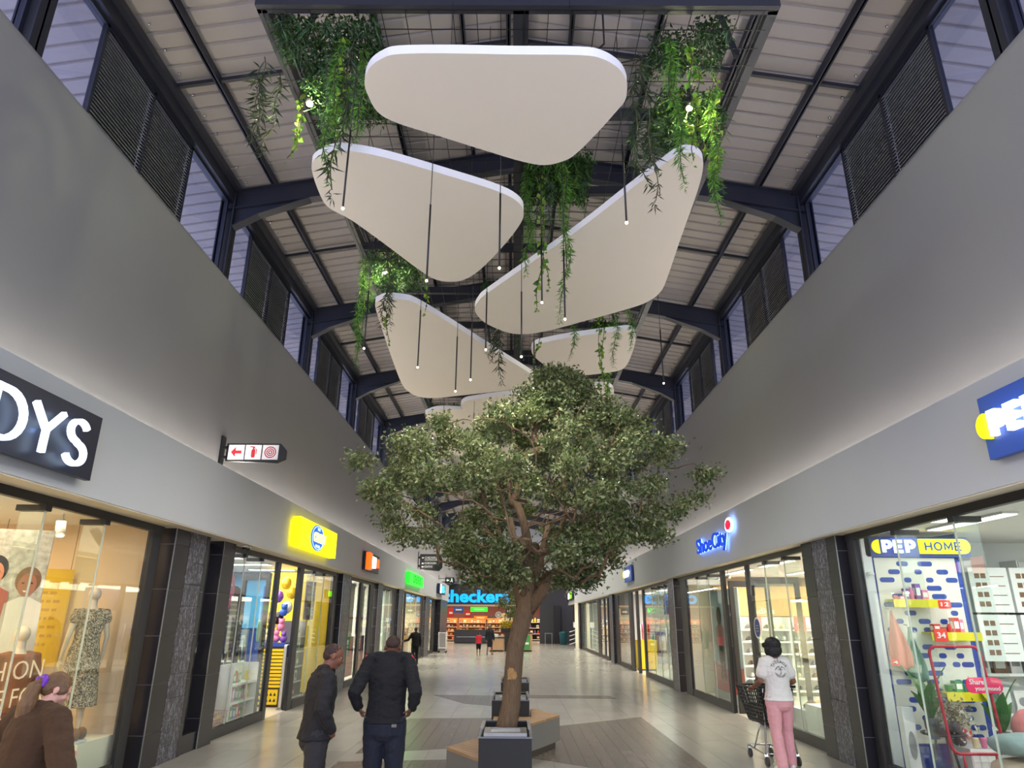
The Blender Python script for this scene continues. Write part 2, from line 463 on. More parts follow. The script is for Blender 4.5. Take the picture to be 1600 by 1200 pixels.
# ------------------------------------------------------------------ roof
RIDGE, SL = 9.86, 0.176
def roof_z(x): return RIDGE-SL*abs(x)
FRAMES = [5.4+4.8*k for k in range(-1, 12)]
def roof():
    ce = struct('ceiling')
    W0, pitch, ex = 0.84, 0.28, 6.7
    def prof(x, j0, n):
        pts = []
        for k in range(n):
            y = j0+k*pitch
            pts += [(y, 0), (y+0.215, 0), (y+0.230, 0.035), (y+0.265, 0.035)]
        pts.append((j0+n*pitch, 0)); return pts
    for sx in (-1, 1):
        proto = None; rest = MB()
        for q in range(-8, 84):
            y0 = q*W0
            if y0 < -2 or y0 > 62: continue
            P = prof(0, 0 if y0 < 34 else y0, 3)
            vs = []
            for xa in (0.0, ex): vs += [(sx*xa, y, roof_z(xa)+z) for y, z in P]
            for xa in (0.0, ex): vs += [(sx*xa, y, roof_z(xa)+z+0.02) for y, z in P]
            n = len(P)
            fs = [(k, k+1, n+k+1, n+k) for k in range(n-1)] + [(2*n+k, 3*n+k, 3*n+k+1, 2*n+k+1) for k in range(n-1)]
            if y0 >= 34: rest.add(vs, fs); continue
            if proto is None:
                b = MB().add(vs, fs); proto = b.build('roof_sheet', sheet_m, ce, (0, y0, 0))
            else: dup(proto, ce, (0, y0, 0))
        rest.build('roof_sheet_field', sheet_m, ce, kind='stuff')
        # purlins, eave gutter beam, mid bay bridging bars
        for xp in (0.12, 0.75, 1.9, 3.05, 4.2):
            b = MB(); zt = roof_z(xp)-0.004
            b.box(*sorted((sx*(xp-0.035), sx*(xp+0.035))), -2, 62, zt-0.17, zt-0.165+0.01)
            b.box(sx*xp-0.012, sx*xp+0.012, -2, 62, zt-0.17, zt); b.build('purlin', steel, ce)
        b = MB(); b.box(*sorted((sx*4.82, sx*5.02)), -2, 62, 8.60, 8.93); b.box(*sorted((sx*4.74, sx*4.86)), -2, 62, 8.80, 8.90)
        b.build('eave_beam', steel, ce)
        bolt = MB(); 
        for k in range(0, 150): bolt.ball((sx*4.70, -2+k*0.42*1.0, roof_z(4.70)-0.012), 0.022, 6)
        bolt.build('roof_screw', chrome, ce, kind='stuff')
        for y in FRAMES:
            for xa, xb in ((0.15, 1.9), (1.9, 4.2), (4.2, 4.85)):
                if y+2.4 > 60: continue
                b = MB(); ym = y+2.4
                b.bar((sx*xa, ym, roof_z(xa)-0.09), (sx*xb, ym, roof_z(xb)-0.09), 0.05, 0.06); b.build('bridging_bar', steel, ce)
roof()
def portal(y):
    t = struct('portal_frame'); t.location = (0, y, 0)
    for sx in (-1, 1):
        b = MB()
        for dz0, dz1, w in ((-0.17, -0.19, 0.17), (-0.19, -0.53, 0.02), (-0.53, -0.55, 0.17)):
            for xa, xb in ((0.0, 4.98),):
                za, zb = roof_z(xa), roof_z(xb)
                b.add([(sx*x, yy, z+dz) for x, z in ((xa, za), (xb, zb)) for yy in (-w/2, w/2) for dz in (dz1, dz0)],
                      [(0, 1, 3, 2), (4, 6, 7, 5), (0, 4, 5, 1), (2, 3, 7, 6), (0, 2, 6, 4), (1, 5, 7, 3)])
        b.build('rafter', steel, t, fixn=True)
        h = MB(); xa, xb = 3.55, 4.82
        pts = [(xa, roof_z(xa)-0.55), (xb, roof_z(xb)-0.55), (xb, roof_z(xb)-0.90), (4.4, roof_z(4.4)-0.72)]
        h.prism(pts, lambda a, c, d: (sx*a, d, c), -0.012, 0.012)
        low = [pts[0], pts[3], pts[2]]
        for p, q in zip(low, low[1:]): h.bar((sx*p[0], 0, p[1]), (sx*q[0], 0, q[1]), 0.17, 0.022)
        h.build('haunch', steel, t, fixn=True)
        c = MB(); x0, x1 = sx*4.80, sx*5.04
        c.box(*sorted((x0, x0+sx*0.02)), -0.1, 0.1, 6.9, 8.75); c.box(*sorted((x1, x1-sx*0.02)), -0.1, 0.1, 6.9, 8.75); c.box(*sorted((x0, x1)), -0.012, 0.012, 6.9, 8.75)
        c.build('column', steel, t)
for y in FRAMES: portal(y)

slat_m = pm('louvre_slat_grey', (190, 190, 194), 0.45, 0.1, 0.05, 4)
def clerestory(sx, y, no):
    t = struct('window_%d' % no); x = sx*4.93
    f = MB(); ys = (0.12, 1.02, 2.16, 3.30, 4.68)
    for a in ys: f.box(*sorted((x-0.03, x+0.03)), y+a-0.025, y+a+0.025, 7.1, 8.6)
    f.box(*sorted((x-0.03, x+0.03)), y+0.1, y+4.7, 8.56, 8.6); f.box(*sorted((x-0.03, x+0.03)), y+0.1, y+4.7, 7.12, 7.2)
    f.build('window_frame', steel, t)
    for a, b in ((0.145, 0.995), (3.325, 4.655)):
        MB().box(*sorted((x-0.006, x+0.006)), y+a, y+b, 7.2, 8.56).build('pane', clgl, t)
    for a, b in ((1.045, 2.135), (2.185, 3.275)):
        p = MB()
        p.box(*sorted((x+sx*0.035, x+sx*0.05)), y+a, y+b, 7.2, 8.56)
        pan = p.build('louvre_panel', blackp, t)
        s = MB(); n = 27
        for k in range(n):
            z = 7.22+k*(1.34/n)
            s.add([(x-sx*0.03, y+a, z), (x-sx*0.03, y+b, z), (x+sx*0.02, y+b, z+0.033), (x+sx*0.02, y+a, z+0.033)], [(0, 1, 2, 3)])
            s.add([(x-sx*0.03, y+a, z-0.006), (x-sx*0.03, y+b, z-0.006), (x-sx*0.03, y+b, z), (x-sx*0.03, y+a, z)], [(0, 1, 2, 3)])
        s.build('slat', slat_m, pan, kind='stuff')
no = 1
for sx in (-1, 1):
    for y in FRAMES[:-1]:
        clerestory(sx, y, no); no += 1

# ------------------------------------------------------------------ shopfronts
def pillar(side, y0, y1, mosaic, proud=0.14):
    """tiled pier between two shops; mosaic: list of (y0, y1) streaked strips on its face"""
    sx = -1 if side == 'L' else 1; xg = XL if side == 'L' else XR; xf = xg-sx*proud
    t = struct('wall_pier')
    MB().box(*sorted((xf+sx*0.012, xg+sx*0.45)), y0+0.012, y1-0.012, 0, 3.05).build('core', pm('pier_grout', (150, 148, 142), 0.8), t)
    cuts = sorted({y0, y1, *[c for m in mosaic for c in m]})
    g = 0.004
    rows = [0.0, 0.42, 1.02, 1.62, 2.22, 2.82, 3.05]
    for a, b in zip(cuts, cuts[1:]):
        ismos = any(m[0] <= a and b <= m[1] for m in mosaic)
        rr = [0, 0.21, 0.51, 0.81, 1.11, 1.41, 1.71, 2.01, 2.31, 2.61, 2.91, 3.05] if ismos else rows
        for z0, z1 in zip(rr, rr[1:]):
            MB().box(*sorted((xf, xf+sx*0.012)), a+g, b-g, z0+g, z1-g).build('tile', mos_m if ismos else pil_m, t)
    for ye, s in ((y0, 1), (y1, -1)):                      # returns
        for z0, z1 in zip(rows, rows[1:]):
            MB().box(*sorted((xf+sx*g, xg+sx*0.10)), *sorted((ye, ye+s*0.012)), z0+g, z1-g).build('tile', pil_m, t)
    b = MB(); b.box(*sorted((xf-sx*0.004, xf+sx*0.008)), y0-0.004, y0+0.008, 0, 3.05); b.build('corner_trim', stainl, t)
    return t
wn = [40]
def shopfront(side, y0, y1, posts, panes, doors=(), fins=(), kerb=0.17):
    """window of a shop: frame bars, each pane, clips; posts [(y, width)], panes [(y0, y1)], fins [y]"""
    sx = -1 if side == 'L' else 1; xg = XL if side == 'L' else XR
    t = struct('window_%d' % wn[0]); wn[0] += 1
    f = MB(); xa, xb = sorted((xg-sx*0.03, xg+sx*0.045))
    f.box(xa, xb, y0, y1, 2.945, 3.035)
    for a, b in panes: f.box(xa, xb, a, b, 0, kerb)
    for y, w in posts: f.box(xa, xb, y-w*0.42, y+w*0.42, 0, 2.945)
    f.build('window_frame', frame_m, t)
    for a, b in panes:
        MB().box(xg-0.005, xg+0.005, a-0.03, b+0.03, kerb, 2.945).build('pane', glass, t)
    for y in fins:
        q = MB(); q.box(*sorted((xg+sx*0.008, xg+sx*0.26)), y-0.006, y+0.006, kerb, 2.945).build('glass_fin', glass, t)
        e = MB(); e.box(*sorted((xg-sx*0.009, xg+sx*0.010)), y-0.006, y+0.006, kerb, 2.945)
        e.build('pane_joint', pm('silicone_joint', (196, 204, 186), 0.4), t)
        c = MB(); c.box(*sorted((xg-sx*0.03, xg+sx*0.28)), y-0.05, y+0.05, 2.885, 2.945); c.build('clip', frame_m, t)
    return t
def room(side, y0, y1, depth, wall_mat, back_mat=None, ceil_mat=white):
    sx = -1 if side == 'L' else 1; xg = XL if side == 'L' else XR
    x0, x1 = xg+sx*0.16, xg+sx*depth
    MBx = MB().box(*sorted((x1, x1+sx*0.1)), y0, y1, 0, 3.05)
    tag(MBx.build('wall_back', back_mat or wall_mat), kind='structure')
    for y, d in ((y0, -0.1), (y1, 0.1)):
        tag(MB().box(*sorted((x0, x1)), *sorted((y, y+d)), 0, 3.05).build('wall_partition', wall_mat), kind='structure')
    tag(MB().box(*sorted((x0-sx*0.05, x1+sx*0.1)), y0-0.1, y1+0.1, 3.05, 3.11).build('ceiling', ceil_mat), kind='structure')
beige = pm('warm_beige_wall', (226, 200, 164), 0.75, 0, 0.03, 1)
cream = pm('cream_wall', (240, 232, 208), 0.7, 0, 0.02, 1)
shopw = pm('shop_white_wall', (230, 230, 226), 0.7, 0, 0.02, 1)
greyw = pm('shop_grey_wall', (176, 176, 178), 0.7, 0, 0.03, 1)
room('L', -1.6, 9.58, 3.6, beige)
room('L', 11.6, 19.55, 7.0, blu, pm('sky_blue_wall', (96, 178, 235), 0.6, 0, 0.05, 1))
room('L', 20.9, 24.8, 3.0, shopw); room('L', 25.6, 29.8, 4.0, shopw); room('L', 30.4, 44.0, 6, cream)
room('R', -1.6, 11.12, 6.2, shopw); room('R', 11.34, 20.7, 7.0, cream, beech); room('R', 21.3, 34.2, 6.0, greyw)
room('R', 34.9, 51.5, 6.0, shopw); room('R', 52.5, 60, 5, greyw)

shopfront('L', -1.6, 9.62, [(9.45, 0.26)], [(-1.6, 9.32)], fins=[2.6, 4.0, 5.4, 7.15, 8.25])
pillar('L', 9.75, 10.88, [(10.20, 10.76)])
pillar('L', 11.42, 11.92, [])
shopfront('L', 11.9, 19.68, [(11.98, 0.14), (14.62, 0.22), (16.2, 0.36), (19.4, 0.4)], [(12.05, 14.51), (16.38, 19.2)], fins=[12.75, 13.6, 17.3, 18.2])
pillar('L', 19.72, 20.7, [(19.85, 20.66)])
shopfront('L', 20.7, 24.95, [(21.1, 0.35), (22.75, 0.4), (24.4, 0.7)], [(21.28, 22.55), (22.95, 24.05)])
pillar('L', 24.95, 25.85, [(24.98, 25.8)])
shopfront('L', 25.85, 29.55, [(26.0, 0.2), (29.15, 0.7)], [(26.1, 28.8)], fins=[27.1, 28.0])
pillar('L', 29.55, 30.75, [(29.6, 30.5)])
shopfront('L', 30.75, 38.7, [(30.95, 0.3), (32.1, 0.3), (38.0, 0.9)], [(32.25, 37.55)], fins=[34.0, 35.7])
pillar('L', 38.7, 40.5, [(38.75, 40.3)])
shopfront('L', 40.5, 44.3, [(40.6, 0.2), (43.7, 1.0)], [(40.7, 43.2)])
pillar('L', 45.0, 49.4, [(45.05, 49.3)], proud=0.3)
tag(MB().box(-5.3, XL-0.02, 44.3, 49.4, 0, 3.05).build('wall_pier_back', pil_m), kind='structure')

shopfront('R', -1.6, 10.05, [(9.90, 0.26)], [(-1.6, 9.77)], fins=[3.0, 4.6, 6.0, 7.55, 8.75])
pillar('R', 10.1, 11.35, [(10.42, 10.95)])
shopfront('R', 11.35, 20.75, [(11.42, 0.12), (14.55, 0.14), (16.3, 0.22), (20.1, 0.8)], [(11.48, 14.48), (16.41, 19.7)], fins=[12.5, 13.5, 17.5, 18.6])
pillar('R', 20.8, 21.62, [(20.85, 21.55)])
shopfront('R', 21.62, 34.0, [(21.7, 0.14), (26.5, 0.3), (27.9, 0.4), (29.4, 0.9), (33.4, 1.2)], [(21.77, 26.35), (29.85, 32.8)], fins=[22.7, 23.7, 24.8])
pillar('R', 34.0, 35.1, [(34.1, 35.0)])
shopfront('R', 35.1, 51.3, [(35.3, 0.3), (36.6, 0.3), (38.0, 0.4), (40.4, 1.4), (50.9, 0.8)], [(36.75, 37.8), (38.2, 39.7), (41.1, 50.5)], fins=[43.5, 46.0, 48.5])
pillar('R', 51.3, 52.6, [(51.4, 52.5)])
shopfront('R', 52.6, 59.9, [(53, 0.5), (57, 2.0)], [(53.25, 56.0)])

for k, y in enumerate((29.4, 34.2, 39.0, 43.8, 48.6, 53.4)):  # bodies of the added fill battens, kept out of view behind the rafters
    t = thing('added_batten', f'added white fill batten under the roof far behind the tree, {["first", "second", "third", "fourth", "fifth", "last"][k]} of its row', 'added fill lamp', (0, y+0.3, 9.45))
    MB().box(-1.25, 1.25, -.16, .16, 0.0, .07).build('housing', white, t); MB().box(-1.2, 1.2, -.14, .14, -.006, 0).build('diffuser', em('added_batten_glow', (255, 244, 226), 2), t)
    for sx in (-1, 1): MB().tube([(sx*1.0, 0, .07), (sx*1.0, 0, .20)], .005, 5).build('cord', blackp, t)
# ------------------------------------------------------------------ suspended steel frame with wire mesh
FZ = 7.75
def suspended_frame():
    t = thing('suspended_frame', 'long dark steel frame with wire mesh hung under the roof ridge', 'frame', (0, 0, FZ))
    y0, y1, X = 5.42, 24.8, 2.62
    for x in (-X, X): MB().box(x-0.05, x+0.05, y0, y1, 0, 0.17).build('side_rail', steel, t)
    MB().box(-X-0.05, X+0.05, y0-0.06, y0+0.05, 0, 0.17).build('end_beam', steel, t)
    MB().box(-X-0.05, X+0.05, y1-0.05, y1+0.06, 0, 0.17).build('end_beam', steel, t)
    for k in range(1, 12): MB().box(-X+0.05, X-0.05, y0+k*1.63-0.04, y0+k*1.63+0.04, 0.02, 0.15).build('cross_beam', steel, t)
    MB().box(-0.04, 0.12, y0, y1, 0.0, 0.17).build('centre_rail', steel, t)
    m = MB(); w = 0.004
    for k in range(0, 22): 
        x = -X+k*0.245; m.box(x-w, x+w, y0, y1, -0.012, -0.004)
    for k in range(0, 80):
        y = y0+k*0.245; m.box(-X, X, y-w, y+w, -0.004, 0.004)
    m.build('wire_mesh', blackp, t, kind='stuff')
    for k in range(0, 5):
        for s in (-1, 1):
            y = 6.2+k*4.4; x = s*2.5
            MB().bar((x, y, 0.17), (s*2.2, y, roof_z(2.2)-0.2-FZ), 0.05, 0.05, up=(0, 1, 0)).build('hanger', steel, t)
    c = MB(); c.tube([(0.9, 5.6, 0.2), (0.95, 5.9, 0.05), (0.7, 6.15, -0.02), (0.35, 6.3, 0.02), (0.3, 6.6, 0.0)], 0.012, 6)
    c.tube([(1.55, 5.55, 0.02), (1.45, 6.0, -0.03), (0.9, 6.2, 0.0), (0.5, 6.35, 0.0)], 0.008, 6)
    c.build('cable', blackp, t)
suspended_frame()

PANELS = [
 [(-1.02, 4.68), (-0.59, 4.67), (-0.04, 4.68), (0.54, 4.685), (0.74, 4.725), (0.90, 4.84), (0.98, 4.97), (1.01, 5.09), (1.01, 5.24), (0.94, 5.4), (0.79, 5.71), (0.62, 6.01), (0.5, 6.13), (0.3, 6.2), (0.06, 6.14), (-0.31, 5.97), (-0.82, 5.72), (-1.17, 5.55), (-1.33, 5.4), (-1.38, 5.18), (-1.38, 5.01), (-1.3, 4.84), (-1.17, 4.73)],
 [(-2.21, 6.26), (-2.09, 6.08), (-1.94, 5.99), (-1.77, 5.97), (-1.39, 6.08), (-0.75, 6.39), (-0.19, 6.69), (0.04, 6.92), (0.09, 7.15), (0.04, 7.39), (-0.13, 7.81), (-0.4, 8.36), (-0.64, 8.73), (-0.86, 8.89), (-1.11, 8.85), (-1.31, 8.6), (-1.71, 7.83), (-2.0, 7.3), (-2.21, 7.03), (-2.25, 6.77)],
 [(-0.64, 9.86), (-0.56, 9.51), (-0.42, 9.25), (0.21, 8.32), (0.75, 7.53), (1.26, 6.68), (1.61, 6.11), (1.7, 6.0), (1.81, 5.98), (1.93, 6.06), (2.0, 6.23), (2.05, 6.68), (2.09, 7.64), (2.15, 8.86), (2.13, 9.22), (2.03, 9.48), (1.83, 9.71), (1.18, 10.2), (0.59, 10.62), (0.21, 10.79), (-0.06, 10.77), (-0.32, 10.56), (-0.53, 10.27)],
 [(-2.18, 9.71), (-2.09, 9.53), (-1.94, 9.44), (-1.71, 9.48), (-1.53, 9.61), (-1.1, 10.31), (-0.41, 11.53), (0.19, 12.57), (0.36, 12.93), (0.39, 13.28), (0.28, 13.53), (-0.2, 13.83), (-1.18, 14.2), (-1.75, 14.39), (-2.09, 14.31), (-2.26, 14.0), (-2.34, 13.45), (-2.3, 11.98), (-2.23, 10.5)],
 [(0.29, 11.56), (0.34, 11.31), (0.5, 11.16), (1.04, 10.89), (1.66, 10.67), (1.89, 10.61), (2.02, 10.77), (2.09, 11.11), (2.12, 11.66), (2.12, 12.25), (2.04, 12.54), (1.82, 12.69), (1.33, 12.88), (1.02, 12.92), (0.82, 12.78), (0.55, 12.28), (0.36, 11.87)],
 [(-1.23, 14.96), (-1.14, 14.66), (-0.92, 14.47), (-0.07, 14.09), (1.01, 13.68), (1.72, 13.51), (1.96, 13.58), (2.1, 13.92), (2.14, 14.46), (2.17, 15.45), (2.14, 16.39), (1.97, 17.0), (1.27, 17.53), (0.26, 17.75), (-0.4, 16.93), (-0.99, 15.78), (-1.17, 15.36)],
 [(-2.22, 16.37), (-2.12, 16.08), (-1.75, 15.8), (-1.0, 15.95), (-0.23, 16.33), (-0.07, 16.8), (-0.24, 17.57), (-0.95, 18.27), (-1.87, 18.73), (-2.19, 18.44), (-2.27, 17.61)],
 [(-1.88, 18.88), (-1.03, 18.2), (-0.08, 18.39), (0.47, 19.12), (-0.08, 20.82), (-1.26, 20.67), (-1.78, 19.82)]]
PLAB = ['wide rounded white ceiling panel topmost and largest beside the front beam', 'rounded triangular ceiling panel below the vines of the left front corner',
        'long tapering white ceiling panel reaching from the right front vines to the middle', 'tall rounded triangular ceiling panel directly behind the left hand one',
        'small rounded ceiling panel behind the long tapering one', 'broad white ceiling panel just above the tree top towards the right',
        'rounded white ceiling panel half hidden by the upper left of the tree', 'last small white ceiling panel glimpsed through the top of the tree']
def catmull(P, n=4):
    out = []; m = len(P)
    for i in range(m):
        p0, p1, p2, p3 = [Vector((*P[(i+k-1) % m], 0)) for k in range(4)]
        for k in range(n):
            t = k/n
            v = 0.5*((2*p1) + (p2-p0)*t + (2*p0-5*p1+4*p2-p3)*t*t + (3*p1-p0-3*p2+p3)*t**3)
            out.append((v.x, v.y))
    return out
for P, lab in zip(PANELS, PLAB):
    q = catmull(P); cx = sum(p[0] for p in q)/len(q); cy = sum(p[1] for p in q)/len(q)
    t = thing('acoustic_panel', lab, 'ceiling panel', (cx, cy, 6.45 if P is not PANELS[6] else 6.62), group='suspended white acoustic panels')
    b = MB(); b.prism([(x-cx, y-cy) for x, y in q], lambda a, c, d: (a, c, d), 0, 0.095, 0, 1)
    b.build('board', [panel_m, panel_e], t, fixn=True)
    for k in range(3):
        x, y = q[(k*len(q))//3]; x, y = cx+(x-cx)*0.55, cy+(y-cy)*0.55
        MB().tube([(x-cx, y-cy, 0.09), (x-cx, y-cy, FZ-6.45-(0.17 if P is PANELS[6] else 0))], 0.003, 5).build('suspension_wire', blackp, t)

tip_m = em('pendant_tip_glow', (255, 240, 214), 14)
PEND = [(-1.58, 5.62), (-1.01, 6.27), (-0.22, 6.33), (1.17, 5.72), (-1.44, 9.22), (-0.33, 8.95), (-0.70, 9.6), (-0.95, 9.9), (-2.05, 9.0), (0.25, 7.6), (0.61, 7.2), (0.05, 8.0), (0.43, 10.98),
        (-0.9, 14.6), (0.1, 13.5), (1.4, 13.2), (-1.6, 15.2), (2.2, 17.6), (0.9, 18.2), (-0.4, 18.1), (2.3, 10.0)]
PZ = [5.52, 5.1, 5.28, 5.44, 5.25, 5.42, 5.2, 5.12, 5.45, 5.5, 5.1, 4.95, 5.55] + [5.3]*8
pw = None
PORD = ['first', 'second', 'third', 'fourth', 'fifth', 'sixth', 'seventh', 'eighth', 'ninth', 'tenth', 'eleventh', 'twelfth', 'thirteenth', 'fourteenth', 'fifteenth', 'sixteenth', 'seventeenth', 'eighteenth', 'nineteenth', 'twentieth', 'twenty-first']
PEND_ = sorted(zip(PEND, PZ), key=lambda q: q[0][1])
for k, ((x, y), z) in enumerate(PEND_):
    x = -2.62+round((x+2.62)/0.245)*0.245
    t = thing('pendant_light', f'thin black pendant rod with a glowing tip, {PORD[k]} counted from the front beam', 'pendant lamp', (x, y, z), group='pendant rods hanging from the mesh frame')
    MB().tube([(0, 0, 0.9), (0, 0, FZ-z+0.01)], 0.0045, 6).build('cord', blackp, t)
    MB().tube([(0, 0, 0.02), (0, 0, 0.9)], 0.010, 8).build('tube', blackp, t)
    MB().ball((0, 0, 0.004), 0.014, 8).build('bulb', tip_m, t)
    l = bpy.data.lights.new('pendant_glow', 'SPOT'); l.energy = 48; l.color = (1, 0.95, 0.87); l.spot_size = 2.7; l.spot_blend = 0.6; l.shadow_soft_size = 0.03
    o = bpy.data.objects.new('pendant_glow', l); COL.objects.link(o); o.parent = t; o.location = (0, 0, -0.03)

# ------------------------------------------------------------------ leaves
def leaf_cloud(P, D, L, Wd, fold=0.25, rs=0):
    """arrays of folded leaves: base points P, directions D, lengths L, widths Wd"""
    r = np.random.default_rng(rs); n = len(P)
    D = D/np.linalg.norm(D, axis=1, keepdims=True)
    a = r.normal(size=(n, 3)); s = np.cross(D, a); s /= np.linalg.norm(s, axis=1, keepdims=True)+1e-9
    nn = np.cross(s, D)
    L = L[:, None]; Wd = Wd[:, None]
    mid = P + D*L*0.45 - nn*Wd*fold*0
    V = np.stack([P, mid + s*Wd*0.5 + nn*Wd*fold, P + D*L - nn*L*0.12, mid - s*Wd*0.5 + nn*Wd*fold], 1).reshape(-1, 3)
    i = np.arange(n)[:, None]*4
    F = np.concatenate([i+np.array([[0, 1, 2]]), i+np.array([[0, 2, 3]])], 0)
    return V, F
fern_g = leafm('fern_green', [(42, 92, 26), (78, 138, 42), (120, 168, 62), (60, 112, 36)])
fern_b = leafm('blue_green_fern', [(44, 78, 48), (74, 108, 74), (98, 128, 92)])
dark_g = leafm('boxwood_green', [(18, 44, 18), (38, 72, 26), (62, 96, 34), (28, 56, 22)])
ivy_g = leafm('ivy_green', [(52, 98, 30), (96, 146, 40), (150, 180, 60), (66, 104, 40)])
will_g = leafm('willow_green', [(26, 40, 26), (46, 62, 40), (64, 78, 52)])
stem_m = pm('vine_stem', (60, 58, 34), 0.7)
def strand(kind, p, zlen, seed, parent):
    r = np.random.default_rng(seed); n = 24
    ph = r.uniform(0, 6.28, 4); ts = np.linspace(0, 1, n)
    path = np.stack([p[0]+0.05*np.sin(ts*5+ph[0])*ts+0.03*np.sin(ts*13+ph[1]), p[1]+0.05*np.sin(ts*4+ph[2])*ts, p[2]-zlen*ts], 1)
    sb = MB(); sb.tube([tuple(q) for q in path[::2]], 0.005, 5)
    vine = sb.build('vine', stem_m, parent)
    if kind == 'fern': m, den, L0, W0, mat = 150, 0.9, 0.11, 0.012, fern_g
    elif kind == 'grey': m, den, L0, W0, mat = 150, 0.9, 0.10, 0.012, fern_b
    elif kind == 'ivy': m, den, L0, W0, mat = 26, 0.4, 0.075, 0.07, ivy_g
    else: m, den, L0, W0, mat = 55, 0.8, 0.17, 0.022, will_g
    k = max(8, int(m*zlen)); t = r.uniform(0.02, 1, k)
    base = np.stack([np.interp(t, ts, path[:, i]) for i in range(3)], 1)
    a = r.uniform(0, 6.28, k); sp = 0.9 if kind in ('fern', 'grey') else 0.8
    D = np.stack([np.cos(a)*sp, np.sin(a)*sp, -r.uniform(0.2, 1.1, k)], 1)
    thick = np.where(t > 0.85, 0.6, 1.0)
    V, F = leaf_cloud(base, D, L0*r.uniform(0.6, 1.25, k)*thick, W0*r.uniform(0.8, 1.2, k)*thick, rs=seed)
    npmesh('leaves', V, F, mat, vine, kind='stuff')
def mat_clump(boxes, seed, parent, dens=2600, mat=None):
    """boxwood and fern mats pushed through the mesh: boxes (x0, x1, y0, y1, z0, z1)"""
    r = np.random.default_rng(seed); Ps = []
    for x0, x1, y0, y1, z0, z1 in boxes:
        k = int(dens*(x1-x0)*(y1-y0))+60
        Ps.append(np.stack([r.uniform(x0, x1, k), r.uniform(y0, y1, k), z0+(z1-z0)*r.uniform(0, 1, k)**1.3], 1))
    P = np.concatenate(Ps); a = r.uniform(0, 6.28, len(P))
    D = np.stack([np.cos(a), np.sin(a), r.uniform(-1.3, 0.5, len(P))], 1)
    V, F = leaf_cloud(P, D, r.uniform(0.03, 0.075, len(P)), r.uniform(0.02, 0.04, len(P)), rs=seed)
    npmesh('foliage', V, F, mat or dark_g, parent, kind='stuff')
    k = len(P)//4; Q = P[r.integers(0, len(P), k)]; a = r.uniform(0, 6.28, k)
    V, F = leaf_cloud(Q, np.stack([np.cos(a)*.6, np.sin(a)*.6, -r.uniform(0.4, 1.4, k)], 1), r.uniform(0.08, 0.18, k), r.uniform(0.008, 0.016, k), rs=seed+1)
    npmesh('fern_fronds', V, F, fern_g if seed % 2 else fern_b, parent, kind='stuff')
Z0 = FZ
